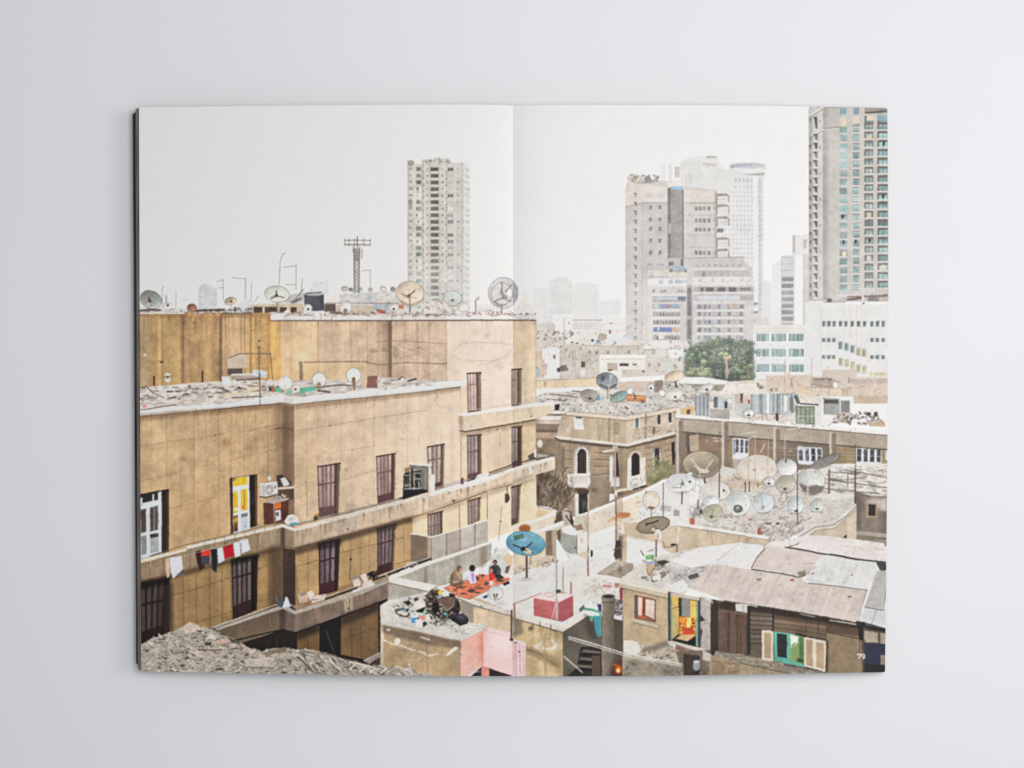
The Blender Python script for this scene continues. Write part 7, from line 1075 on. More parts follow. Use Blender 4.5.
# concrete post and boards
P([(700, 597), (711.6, 599.6), (711, 651), (700, 648)], (180, 170, 160), n=.07, gr=.06, st=.06); P([(700, 614), (705.6, 620.6), (700, 622.6)], (70, 62, 60)); P([(700, 627), (703, 631), (700, 648)], (84, 74, 72)); LN([(700.4, 598), (700.4, 648)], .8, (96, 84, 80)); P([(711, 599), (719.6, 601), (720, 660), (710.6, 658)], (66, 56, 52), n=.1, st=.1); P([(676, 652), (711, 650), (712, 682), (686, 682)], (122, 104, 88), n=.2, gr=.12); P([(684, 654), (700, 656), (700, 682), (684, 682)], (66, 54, 48), n=.1, st=.15); E(696.6, 666, 3.6, 5, (150, 152, 152)); E(696.6, 662, 3.4, 1.6, (190, 192, 192)); E(696.4, 673, 2.6, 1.4, (52, 46, 44)); P([(703, 650), (712, 655), (711, 662), (703, 660)], (196, 184, 170), n=.08)
P([(716, 651), (752, 655), (752, 662), (714, 658)], (150, 134, 116), n=.12, gr=.1); P([(718.6, 601), (752, 606), (752, 658), (718.6, 652)], (112, 84, 68), n=.1, st=.14)
for i in range(11): x = 719.6+i*3; LN([(x, 602+i*.4), (x, 650+i*.7)], .8, rs.choice([(60, 44, 38), (122, 92, 76), (78, 56, 46), (110, 66, 50)]), a=.8)
for i in range(34): x = 719+rs.random()*32; y = 606+rs.random()*36; LN([(x, y), (x, y+4+rs.random()*9)], .7, rs.choice([(130, 104, 86), (66, 48, 40), (118, 72, 54)]), a=.5)
P([(718.6, 601), (752, 605), (752, 614), (718.6, 609)], (56, 44, 38), soft=1.6, a=.75); P([(719, 609.6), (750, 614), (750, 616), (719, 611.6)], (120, 98, 82)); P([(735.6, 603.4), (749, 605), (749, 613.6), (736, 611)], (208, 204, 194), n=.05); LN([(743, 604), (743, 612.6)], .7, (150, 142, 132))
# dark wood front
P([(749, 606), (758, 606), (862, 622), (862, 682), (749, 682)], (106, 90, 77), n=.1, gr=.05)
for i in range(8):
    y0 = 607+i*4.6; P([(750, y0), (773, y0+1.4), (773, y0+5.2), (750, y0+3.8)], jit((112, 96, 82), 14), n=.08); LN([(750, y0+4), (773, y0+5.4)], .7, (58, 47, 41))
for i in range(5):
    y0 = 609.6+i*4.6; P([(774, y0), (826, y0+7), (826, y0+11), (774, y0+4.2)], jit((120, 98, 80), 16), n=.1); LN([(774, y0+4.4), (826, y0+11.4)], .7, (62, 48, 40))
P([(826, 622), (860, 627), (860, 636), (826, 632)], (104, 80, 64), n=.1, gr=.08); P([(749, 604), (862, 622), (862, 629), (749, 611)], (50, 42, 38), soft=1.6, a=.75); R(772.6, 608, 774.2, 634, (50, 42, 38)); LN([(774, 624), (812, 629)], .8, (140, 112, 90), a=.7)
for x in (806, 818): LN([(x, 616), (x+.4, 632)], .8, (70, 56, 48), a=.7)
P([(747.6, 606), (750.6, 606), (750.6, 655), (747.6, 654)], (54, 46, 42))
P([(827, 632.6), (860, 637), (864, 642), (864, 682), (827, 682)], (152, 127, 96), n=.06, gr=.05); P([(826.6, 640), (829, 640), (829, 676), (826.6, 674)], (92, 78, 64), soft=.5, a=.8); LN([(827, 632.6), (858, 638.6)], .9, (76, 60, 50)); LN([(859.6, 640), (860, 660)], 1, (110, 92, 76)); P([(858, 622), (865.6, 622), (864, 642), (859, 640)], (52, 48, 48)); P([(863.6, 626), (892, 630), (892, 682), (863.6, 682)], (104, 88, 76), n=.06); P([(864.6, 631), (878.4, 633), (878.4, 643), (864.6, 642.4)], (178, 164, 142), n=.05); P([(880.6, 633), (890, 634.6), (890, 645), (880.6, 644)], (172, 158, 138)); P([(864, 643), (890, 644.6), (890, 666), (864, 662.6)], (56, 58, 82), n=.1); P([(881, 655), (890, 656), (890, 666), (881, 665)], (150, 132, 118), n=.05); P([(863.6, 663), (890, 666), (890, 682), (863.6, 682)], (50, 46, 46), n=.1); P([(861.6, 640), (866, 640), (865, 682), (862.6, 682)], (88, 70, 64), soft=.4, a=.7); P([(863, 622), (892, 630), (892, 634), (863, 628)], (48, 44, 44), soft=.6, a=.8)
# stone band below
P([(711, 656), (740, 654), (760, 661), (800, 669), (830, 674), (830, 684), (708, 684)], (164, 142, 112), n=.1, gr=.08); P([(716, 651), (740, 655), (775, 661), (790, 667), (830, 673), (826, 677), (790, 674), (740, 662), (716, 656)], (150, 138, 120), n=.14, gr=.12); scatter([(716, 652), (780, 664), (828, 674), (800, 676), (740, 662)], 60, 1, 3, [(176, 162, 142), (110, 98, 86), (140, 126, 108), (200, 186, 164)], ar=(1.4, 4), ang=(2, 18), seed=125); P([(712, 660), (740, 664), (740, 684), (712, 684)], (150, 124, 90), n=.14, gr=.08); scatter([(714, 662), (736, 666), (740, 676), (714, 676)], 30, 1, 3, [(190, 166, 126), (122, 100, 76), (206, 186, 150)], seed=126, a=.7); LN([(740, 663), (790, 674)], .8, (96, 82, 70))
seg('printed_window', 'printed window with turquoise frame, cream shutters and green light inside'); P([(762, 630.4), (773.8, 631), (773.6, 661.6), (762.4, 660)], (222, 206, 182)); P([(764.4, 633), (771.6, 633.6), (771.4, 658.6), (764.6, 657.6)], (186, 156, 122), n=.05); P([(774.4, 631.6), (806, 636.6), (805.6, 668), (774.6, 661)], (96, 184, 162)); P([(777.4, 633.4), (787.4, 635), (787, 658.6), (777.6, 657)], (52, 60, 56), n=.15); P([(790.4, 634.6), (805, 638), (804.6, 665), (790.4, 660.6)], (160, 186, 120), n=.08, col2=(130, 160, 96)); P([(791, 635.4), (799, 637.4), (797, 644), (791, 648)], (236, 244, 226), soft=.6); P([(799, 637), (803.6, 638), (804, 663), (800, 661)], (84, 120, 70), soft=.5, a=.8); LN([(792, 646), (795, 643)], .9, (60, 70, 50)); P([(798, 658), (804, 660), (804, 664), (797, 662)], (60, 72, 48), soft=.4, a=.8); P([(796, 633), (807, 636), (806, 638), (796, 635)], (60, 48, 40)); P([(804.6, 637.4), (826.6, 641.4), (826, 672.6), (804.6, 666.6)], (226, 210, 188)); P([(806.4, 639.6), (813, 640.6), (813, 667), (806.4, 665)], (190, 160, 126), n=.05); P([(816.6, 642), (824.6, 643.4), (824.4, 669.6), (816.6, 667.4)], (192, 162, 128), n=.05); LN([(826.6, 641), (826, 673)], .8, (70, 56, 48)); LN([(804.6, 667), (826, 673)], .8, (80, 66, 56)); seg(None)
# tin roofs
def sheet(pts, col, label, n=.03, **k):
    seg('printed_tin_roof', label); P(pts, col, n=n, gr=.02, **k); seg(None)
sheet([(679, 556), (698, 548), (740, 543), (764, 545.6), (757, 556), (751.6, 568), (740, 568), (717, 564), (712, 566)], (233, 230, 227), None)
LN([(701, 556), (716, 561)], .8, (190, 176, 170)); LN([(688, 563.6), (705, 568)], 1, (150, 134, 126)); LN([(717, 561.4), (730, 551), (740, 544)], .9, (206, 190, 182)); P([(668, 560), (690, 556), (706, 566), (690, 568)], (236, 234, 231), n=.02)
P([(690, 556), (701, 548), (722, 553), (716, 562), (704, 566)], (232, 228, 225), lab=False)
sheet([(687.6, 587.6), (702, 576), (717, 564), (740, 568.4), (752, 569.4), (780, 573), (800, 577.4), (807, 583), (838, 587), (867.6, 590), (862, 606), (856, 622.6), (838, 619), (807, 613.6), (780, 608), (755, 605), (740, 602.6), (724, 600.4), (706, 593.6)], (218, 202, 191), 'large faded pink printed sheet of tin roofing')
for i in range(15):
    x = 700+i*11; LN([(x+14, 566+i*1.4), (x, 592+i*2.2)], 2.2, (234, 221, 214) if i % 2 else (206, 184, 174), a=.5)
for i in range(60):
    x = 690+i*3; LN([(x+14, 564+i*.42), (x, 594+i*.56)], .5, (200, 180, 170), a=.28)
for i in range(40): x, y = 706+rs.random()*150, 576+rs.random()*34; LN([(x, y), (x+4, y+rs.uniform(-2, 2))], .7, jit((196, 174, 166), 16), a=.35)
for x, y in ((759.6, 580), (850, 597), (792, 580.4)): P([(x-2, y-.6), (x+2, y-1.4), (x+2.4, y+.6), (x-1.4, y+1.4)], (170, 120, 110) if x != 792 else (186, 76, 66))
LN([(724, 601), (756, 606), (807, 614.6), (856, 623.4)], 1, (70, 58, 52)); LN([(740, 604), (757, 606.4)], 1, (226, 218, 210)); LN([(830, 620.4), (856, 624.4)], 1, (226, 216, 208)); LN([(800, 614), (815, 617)], .7, (214, 204, 196)); P([(702, 594), (712, 598.6), (714, 604), (706, 600)], (226, 222, 216), a=.7)
sheet([(751.8, 568.6), (757, 556), (766, 546), (786, 547), (806, 551), (821.6, 555), (814, 566), (805, 577), (799, 576.6), (780, 572)], (220, 204, 195), 'pinkish printed tin sheet above the largest one')
LN([(752, 569.6), (780, 573.4), (799, 577.4), (806, 575)], 1.2, (92, 78, 70)); LN([(821.6, 555.6), (808, 574)], 1, (120, 104, 96)); P([(798, 572), (806, 571), (805, 576), (799, 576)], (150, 140, 122), soft=.4); LN([(803, 564), (816, 563.4)], .7, (170, 152, 144))
sheet([(806, 579), (813, 566), (822, 555), (850, 559), (883, 562), (876, 574), (868, 589.6), (838, 586), (818, 584), (809, 583)], (226, 225, 222), 'white printed tin sheet at the right side of the roof')
for i in range(9): LN([(826+i*6.4, 557+i*.6), (818+i*6.6, 583+i*.7)], .7, (212, 210, 206), a=.8)
LN([(809, 583.6), (820, 584.4), (838, 586.6), (868, 590.4)], .9, (130, 112, 104)); E(852, 575, .9, .9, (110, 100, 98)); E(813, 573.6, 1.2, .9, (190, 90, 90)); LN([(806, 579), (824, 583)], .5, (180, 176, 172))
sheet([(765, 547), (771, 542), (790, 540), (799, 537), (812, 535.6), (828, 536.4), (850, 539), (884, 543.4), (888, 552), (887, 562), (862, 558.6), (840, 554.4), (818, 552.6), (800, 549), (786, 547)], (233, 223, 217), 'topmost wavy pale printed tin sheet'); 
for i in range(26): x = 775+rs.random()*104; y = 540+rs.random()*16; LN([(x, y), (x+8, y+1.6)], .9, rs.choice([(240, 236, 233), (212, 196, 190), (220, 206, 200)]), a=.6)
LN([(786, 547.4), (800, 549.6), (820, 553.6), (840, 556), (862, 560), (886, 562.6)], 1.6, (92, 78, 74)); LN([(786, 547.6), (796, 545), (799, 543.4)], 1, (150, 120, 112)); LN([(831, 554.6), (858, 559.6)], 2, (84, 70, 66), a=.8); LN([(751.6, 568), (757, 558), (765, 549)], 1, (140, 116, 108)); P([(876, 562), (886, 562), (888, 570), (881, 572)], (90, 84, 82)); LN([(840, 546), (884, 550)], 1.2, (214, 190, 184), a=.6)
sheet([(877.4, 570), (890, 571.6), (890, 590), (883.4, 609.6), (864.6, 606.6)], (202, 196, 190), 'ribbed grey printed roof sheet at the right page edge'); 
for i in range(8): LN([(879+i*1.7, 571), (867+i*2.4, 606.6)], .6, (166, 158, 152), a=.8)
sheet([(864.6, 607.6), (884, 611), (892, 611), (892, 628.6), (872, 623.6), (859.6, 620.4)], (218, 219, 216), None); LN([(865, 607), (884, 610.6)], .9, (110, 104, 102)); LN([(877, 610), (872, 623)], .8, (176, 176, 174)); LN([(867, 591), (858, 621)], .9, (170, 150, 142)); LN([(886, 590), (884, 610)], .7, (140, 134, 130)); P([(880, 627), (892, 631), (892, 633), (880, 629)], (60, 56, 56))
# cables
LN([(568.6, 637), (590, 643), (624, 653.4), (682, 664.4)], 1.1, (226, 221, 214)); LN([(568.6, 639), (590, 645.4), (624, 655.4), (682, 666.4)], .9, (214, 208, 200)); LN([(568.6, 638), (590, 644.2), (624, 654.6)], .5, (70, 64, 58))
# page number on the right page
seg('printed_page_number', 'white printed page number 79 at the bottom corner'); LN([(857.6, 655.2), (858.2, 654.3), (861, 654.4), (859, 658.8)], 1.0, (246, 240, 236), lab=True); LN([(862.6, 656.4), (862.2, 655.2), (863.2, 654.2), (864.5, 654.8), (864.9, 656.4), (864.2, 657.6), (863, 657.3), (862.4, 656.2)], .85, (246, 240, 236), lab=True); LN([(864.9, 656.4), (864.4, 658.2), (863.4, 659.2)], .85, (246, 240, 236), lab=True); seg(None)

# ---- rubble slope, bottom left
seg('printed_rubble_heap', 'printed slope of broken roofing and rubble at the bottom left')
RUB = [(139, 646), (150, 640), (166, 634), (178, 630), (190, 622.6), (200, 626), (213, 630), (222, 635), (236, 640), (249, 648), (262, 652), (270, 649), (286, 648), (294, 650), (310, 650), (330, 654), (345, 660), (370, 665), (384, 668), (400, 668), (410, 666), (418, 672), (432, 674), (440, 682), (139, 682)]
P(RUB, (174, 161, 142), n=.1, gr=.14)
scatter(RUB, 1500, 1, 3.2, [(198, 190, 172), (176, 166, 148), (140, 130, 112), (214, 204, 186), (110, 100, 86), (186, 172, 150), (160, 156, 140), (206, 196, 182)], ar=(1, 3.4), ang=(-30, 45), seed=130, a=.85)
scatter(RUB, 240, .7, 1.8, [(84, 74, 64), (66, 58, 50), (96, 86, 74)], ar=(1.5, 6), ang=(-25, 35), seed=131, a=.8)
scatter(RUB, 160, .8, 1.8, [(232, 226, 214), (222, 214, 200)], ar=(1, 4), ang=(-20, 30), seed=132, a=.85)
scatter(RUB, 90, 2.2, 5, [(206, 193, 172), (186, 170, 148), (216, 205, 188), (160, 142, 122), (196, 172, 148)], ar=(1.2, 3), ang=(-24, 30), seed=135, mul=1, mix=.1)
scatter(RUB, 60, .8, 1.8, [(70, 60, 52), (92, 80, 68)], ar=(3, 8), ang=(-20, 26), seed=136, mul=1, mix=0)
P([(182, 628), (190, 622), (198, 625), (200, 630), (186, 634)], (206, 184, 160), n=.1, a=.7, soft=.6)
scatter([(286, 650), (310, 650), (350, 662), (420, 672), (420, 676), (300, 676)], 150, 1.4, 2.6, [(222, 214, 198), (190, 180, 162), (84, 74, 64), (206, 196, 178), (120, 110, 96)], ar=(3, 7), ang=(12, 38), seed=133)
scatter([(300, 652), (340, 660), (340, 676), (304, 676)], 40, 1, 1.8, [(216, 206, 190), (70, 62, 54)], ar=(5, 12), ang=(30, 60), seed=134)
P([(244, 660), (272, 657.4), (276, 663), (272, 668), (246, 667)], (192, 180, 162), n=.1, gr=.1, a=.8); LN([(244, 667.4), (274, 668)], .9, (110, 98, 84)); P([(262, 653), (286, 647), (287, 651), (266, 656)], (130, 112, 94), n=.1); LN([(198, 650), (222, 650.6)], 1.2, (110, 94, 78)); P([(205, 643), (212, 642), (211, 646), (206, 646)], (84, 76, 68)); P([(216, 641), (230, 639), (230, 642), (218, 644)], (206, 172, 148)); P([(228, 638), (240, 641), (241, 645), (232, 643)], (76, 68, 58), n=.2, a=.8)
for a in ((396, 666, 410, 671), (409, 664, 412, 676), (350, 662, 380, 669), (330, 660, 342, 672), (356, 664, 350, 670), (366, 666, 360, 672), (376, 668, 370, 673), (386, 669, 380, 674)): LN([(a[0], a[1]), (a[2], a[3])], 1.2, (216, 206, 190))
LN([(300, 651), (330, 655), (384, 669)], 1, (90, 78, 66), a=.7); seg(None)

drips([(623, 588), (668, 598)], 26, 3, 18, (130, 106, 80), .3, 211); drips([(513, 618), (563, 632)], 30, 4, 24, (120, 98, 70), .35, 212); drips([(460, 602), (512, 617)], 20, 3, 14, (150, 126, 98), .35, 213); drips([(381, 626), (461, 642)], 36, 4, 22, (120, 98, 74), .35, 214); drips([(680, 528), (768, 541)], 30, 2, 12, (140, 116, 92), .35, 215); drips([(390, 582), (430, 566), (490, 546)], 30, 3, 18, (128, 122, 106), .35, 216); drips([(677, 433), (723, 437), (830, 445), (888, 450)], 30, 2, 10, (90, 76, 64), .35, 217); drips([(567, 417), (626, 422), (676, 412)], 26, 3, 18, (140, 114, 90), .35, 218); drips([(562, 443), (626, 449), (676, 439)], 30, 4, 26, (104, 84, 66), .35, 219)
for k in range(70):                     # old water marks on the tin sheets
    x = rs.uniform(690, 862); y = rs.uniform(562, 612)
    i0 = L[int((y-Y0)*S), int((x-X0)*S)]
    if SEGS[i0] and SEGS[i0][0] == 'printed_tin_roof': E(x, y, rs.uniform(3, 10), rs.uniform(1.4, 4), rs.choice([(186, 168, 156), (226, 214, 204), (196, 176, 162), (206, 194, 184)]), rot=-25, soft=.9, a=.35, lab=False)
# ---- photographic finish: small uneven marks, soft edges, paper tooth
def finish():
    global C
    r = random.Random(77)
    h, w = CH*S, CW*S
    lum = C.mean(2); bz = blur(lum, 5); busy = np.clip(blur(np.abs(lum-bz), 6)/9, 0, 1)     # where the picture is full of detail
    n = 0
    while n < 22000:
        x, y = r.uniform(132, 892), r.uniform(150, 682)
        iy, ix = int((y-Y0)*S), int((x-X0)*S)
        if not (0 <= iy < h and 0 <= ix < w): n += 1; continue
        if L[iy, ix] == 0 and (y < 320 or C[iy, ix].mean() > 238): n += .3; continue
        n += 1
        q = busy[iy, ix]
        if q < r.random()*.7: continue
        c = C[iy, ix]; k = r.choice((.72, .82, .88, .92, 1.06, 1.10)); far = y < 345 and x > 514
        if far: k = 1+(k-1)*.4
        a = r.uniform(.5, 1.9); b = r.uniform(.35, .9)
        if r.random() < .45: a, b = b, a
        P([(x-a*r.uniform(.5, 1), y-b*.5), (x+a*r.uniform(.3, 1), y-b*r.uniform(.3, .7)), (x+a*r.uniform(.4, 1), y+b*.5), (x-a*.6, y+b*r.uniform(.3, .8))], tuple(min(250, v*k) for v in c), a=.55, lab=False)
    m = C.mean(2, keepdims=True)
    left = np.clip((514-(np.arange(w)/S+X0))/6, 0, 1)[None, :, None]*np.clip((np.arange(h)/S+Y0-305)/10, 0, 1)[:, None, None]
    C = m+(C-m)*(.80+.04*left+.16*np.clip(((C.max(2)-C.min(2))[..., None]-112)/50, 0, 1))
    C = C*(1-left*np.array([-.004, .004, -.002], np.float32)*np.clip((235-m)/40, 0, 1))
    lum = C.mean(2); gr_ = np.abs(lum[2:, 1:-1]-lum[:-2, 1:-1])+np.abs(lum[1:-1, 2:]-lum[1:-1, :-2])
    ey, ex = np.nonzero(gr_ > 26); pick = np.random.RandomState(5).permutation(len(ey))[:11000]
    for q in pick:                      # small things never end in a ruled line: nibble at the outlines
        x, y = ex[q]/S+X0, ey[q]/S+Y0
        if y < 300 or y > 684: continue
        ix = min(w-1, max(0, int(ex[q]+r.uniform(-6, 6)))); iy = min(h-1, max(0, int(ey[q]+r.uniform(-6, 6))))
        a = r.uniform(.25, .75); b = r.uniform(.2, .55)
        if r.random() < .5: a, b = b, a
        P([(x-a, y-b*.6), (x+a*.6, y-b), (x+a, y+b*.5), (x-a*.5, y+b)], tuple(C[iy, ix]*r.uniform(.93, 1.04)), a=.3 if y < 345 else .55, lab=False)
    mid = np.clip((246-C.mean(2))/70, 0, 1)
    dx = (vnoise(1.6, 1.6, 61)*.10+vnoise(6, 6, 62)*.12)*S; dy = (vnoise(1.6, 1.6, 63)*.10+vnoise(6, 6, 64)*.12)*S
    gy, gx = np.mgrid[0:h, 0:w]
    C = C[np.clip((gy+dy).round().astype(int), 0, h-1), np.clip((gx+dx).round().astype(int), 0, w-1)]
    tex = gnoise(1, 71)*.22+gnoise(3, 72)*.3+vnoise(6, 5, 73)*.4+vnoise(16, 14, 74)*.45+gnoise(8, 75)*.35+gnoise(16, 76)*.35
    C = C*(1+(.045*mid*tex)[..., None])+(.7*gnoise(2, 31))[..., None]*np.clip((246-C.mean(2, keepdims=True))/60, 0, 1)
    mid2 = np.clip((244-C.mean(2))/40, 0, 1)
    for k in range(3):
        b1 = blur(C[..., k], 1); b2 = blur(b1, 4)
        b3 = blur(C[..., k], 22)
        C[..., k] = b1+.28*(b1-b2)+.17*(b1-b3)*mid2
    C = np.clip(C, 16, 249)
finish()
# Section 2: the book, the table and the light.
import bpy
from mathutils import Vector
for o in list(bpy.data.objects): bpy.data.objects.remove(o)
sc = bpy.context.scene
COL = sc.collection
CAM_H, K = 0.8, 0.0005                  # camera height over the table; metres of table per unit of the page drawing
def lin(c):
    c = np.asarray(c, np.float32)/255.0
    return np.where(c <= .04045, c/12.92, ((c+.055)/1.055)**2.4).astype(np.float32)
def world(px, py, z):                   # where a point of the drawing lies once its sheet is bent up to height z
    f = K*(CAM_H-z)/CAM_H
    return (px-512)*f, (384-py)*f
def tagged(o, label=None, cat=None, kind=None):
    if label: o['label'] = label
    if cat: o['category'] = cat
    if kind: o['kind'] = kind
    return o

# --- materials
def nodes(name):
    m = bpy.data.materials.new(name); m.use_nodes = True
    return m, m.node_tree.nodes, m.node_tree.links, m.node_tree.nodes['Principled BSDF']
def print_material():
    m, n, l, b = nodes('printed_paper')
    a = n.new('ShaderNodeVertexColor'); a.layer_name = 'ink'
    no = n.new('ShaderNodeTexNoise'); no.inputs['Scale'].default_value = 1500; no.inputs['Detail'].default_value = 3
    tc = n.new('ShaderNodeTexCoord'); l.new(tc.outputs['Object'], no.inputs['Vector'])
    mr = n.new('ShaderNodeMapRange'); mr.inputs['To Min'].default_value = .985; mr.inputs['To Max'].default_value = 1.015
    l.new(no.outputs['Fac'], mr.inputs['Value'])
    mx = n.new('ShaderNodeMix'); mx.data_type = 'RGBA'; mx.blend_type = 'MULTIPLY'; mx.inputs['Factor'].default_value = 1
    l.new(a.outputs['Color'], mx.inputs['A']); l.new(mr.outputs['Result'], mx.inputs['B'])
    l.new(mx.outputs['Result'], b.inputs['Base Color'])
    b.inputs['Roughness'].default_value = .55; b.inputs['Specular IOR Level'].default_value = .18
    return m
def paper_edges():                      # a block of pages: thin layers of paper, some with ink running off the edge
    m, n, l, b = nodes('page_layers')
    tc = n.new('ShaderNodeTexCoord'); mp = n.new('ShaderNodeMapping'); mp.inputs['Scale'].default_value = (4, 6, 5200)
    no = n.new('ShaderNodeTexNoise'); no.inputs['Scale'].default_value = 1; no.inputs['Detail'].default_value = 2
    cr = n.new('ShaderNodeValToRGB'); cr.color_ramp.elements[0].position = .38; cr.color_ramp.elements[0].color = (.16, .145, .14, 1); cr.color_ramp.elements[1].position = .62; cr.color_ramp.elements[1].color = (.72, .70, .67, 1)
    l.new(tc.outputs['Object'], mp.inputs['Vector']); l.new(mp.outputs['Vector'], no.inputs['Vector']); l.new(no.outputs['Fac'], cr.inputs['Fac']); l.new(cr.outputs['Color'], b.inputs['Base Color'])
    b.inputs['Roughness'].default_value = .8; b.inputs['Specular IOR Level'].default_value = .15
    return m
def bled(name, c0, c1, sy):             # dark ink that bled over a fore edge, varying along its length
    m, n, l, b = nodes(name)
    tc = n.new('ShaderNodeTexCoord'); mp = n.new('ShaderNodeMapping'); mp.inputs['Scale'].default_value = (1300, sy, 900)
    no = n.new('ShaderNodeTexNoise'); no.inputs['Scale'].default_value = 1; no.inputs['Detail'].default_value = 3
    cr = n.new('ShaderNodeValToRGB'); cr.color_ramp.elements[0].position = .35; cr.color_ramp.elements[0].color = c0+(1,); cr.color_ramp.elements[1].position = .66; cr.color_ramp.elements[1].color = c1+(1,)
    l.new(tc.outputs['Object'], mp.inputs['Vector']); l.new(mp.outputs['Vector'], no.inputs['Vector']); l.new(no.outputs['Fac'], cr.inputs['Fac']); l.new(cr.outputs['Color'], b.inputs['Base Color'])
    b.inputs['Roughness'].default_value = .65; b.inputs['Specular IOR Level'].default_value = .2
    return m
def table_material():
    m, n, l, b = nodes('white_laminate')
    tc = n.new('ShaderNodeTexCoord'); no = n.new('ShaderNodeTexNoise'); no.inputs['Scale'].default_value = 9; no.inputs['Detail'].default_value = 5; no.inputs['Roughness'].default_value = .6
    fi = n.new('ShaderNodeTexNoise'); fi.inputs['Scale'].default_value = 900; fi.inputs['Detail'].default_value = 2
    l.new(tc.outputs['Object'], no.inputs['Vector']); l.new(tc.outputs['Object'], fi.inputs['Vector'])
    cr = n.new('ShaderNodeValToRGB'); cr.color_ramp.elements[0].color = (.832, .834, .860, 1); cr.color_ramp.elements[1].color = (.862, .864, .890, 1)
    mr = n.new('ShaderNodeMapRange'); mr.inputs['To Min'].default_value = .99; mr.inputs['To Max'].default_value = 1.01
    mx = n.new('ShaderNodeMix'); mx.data_type = 'RGBA'; mx.blend_type = 'MULTIPLY'; mx.inputs['Factor'].default_value = 1
    l.new(no.outputs['Fac'], cr.inputs['Fac']); l.new(fi.outputs['Fac'], mr.inputs['Value']); l.new(cr.outputs['Color'], mx.inputs['A']); l.new(mr.outputs['Result'], mx.inputs['B']); l.new(mx.outputs['Result'], b.inputs['Base Color'])
    b.inputs['Roughness'].default_value = .6; b.inputs['Specular IOR Level'].default_value = .2
    return m
M_PRINT, M_EDGE, M_TABLE = print_material(), paper_edges(), table_material()
M_BLEED = bled('mauve_bleed', (.11, .093, .095), (.24, .215, .215), 30)
M_COVER = bled('dark_cover', (.010, .009, .009), (.11, .08, .066), 14)

# --- the table top
def mesh_obj(name, verts, faces, mat, parent=None, smooth=False):
    me = bpy.data.meshes.new(name); me.from_pydata(verts, [], faces); me.update()
    me.materials.append(mat)
    if smooth: me.polygons.foreach_set('use_smooth', [True]*len(me.polygons))
    o = bpy.data.objects.new(name, me); COL.objects.link(o)
    if parent: o.parent = parent
    return o
t = mesh_obj('table_top', [(x, y, z) for z in (0, -.025) for x, y in ((-1.6, -1.2), (1.6, -1.2), (1.6, 1.2), (-1.6, 1.2))], [(0, 1, 2, 3), (7, 6, 5, 4), (0, 4, 5, 1), (1, 5, 6, 2), (2, 6, 7, 3), (3, 7, 4, 0)], M_TABLE)
tagged(t, 'plain white table top under the open book', 'table', 'structure')

# --- shape of the open book, in units of the drawing
GX = 513.5
def interp(x, pts): return np.interp(x, [p[0] for p in pts], [p[1] for p in pts])
YT_L = [(132, 107.9), (139, 107.4), (200, 106.6), (300, 105.5), (400, 104.7), (470, 104.5), (500, 105.1), (513.5, 105.8)]
YB_L = [(132, 670.5), (141, 671.3), (200, 672.4), (270, 673.7), (350, 674.9), (430, 675.7), (480, 676.1), (513.5, 676.2)]
YT_R = [(513.5, 105.9), (530, 105.4), (578, 105.0), (680, 105.1), (768, 105.7), (820, 106.9), (889, 108.0)]
YB_R = [(513.5, 676.2), (560, 676.4), (640, 676.0), (690, 675.4), (740, 674.5), (800, 673.5), (850, 672.7), (889, 672.2)]
XR = [(100, 887.2), (150, 887.8), (220, 888.5), (320, 888.5), (400, 887.8), (560, 886.4), (680, 885.0)]
XL = [(100, 139.0), (400, 140.0), (680, 141.3)]
def zprof(px):
    px = np.asarray(px, float)
    s = np.abs(px-GX)/374.0
    z = .0100+.0068*(1-np.clip(s, 0, 1.2)**1.7)-.0036*np.exp(-s/.06)
    return z-np.where(px < GX, 0, .0004)*np.clip(s, 0, 1)

root = bpy.data.objects.new('open_book', None); COL.objects.link(root)
root.empty_display_size = .05
tagged(root, 'open photo book showing a city rooftop picture printed across both pages', 'book')

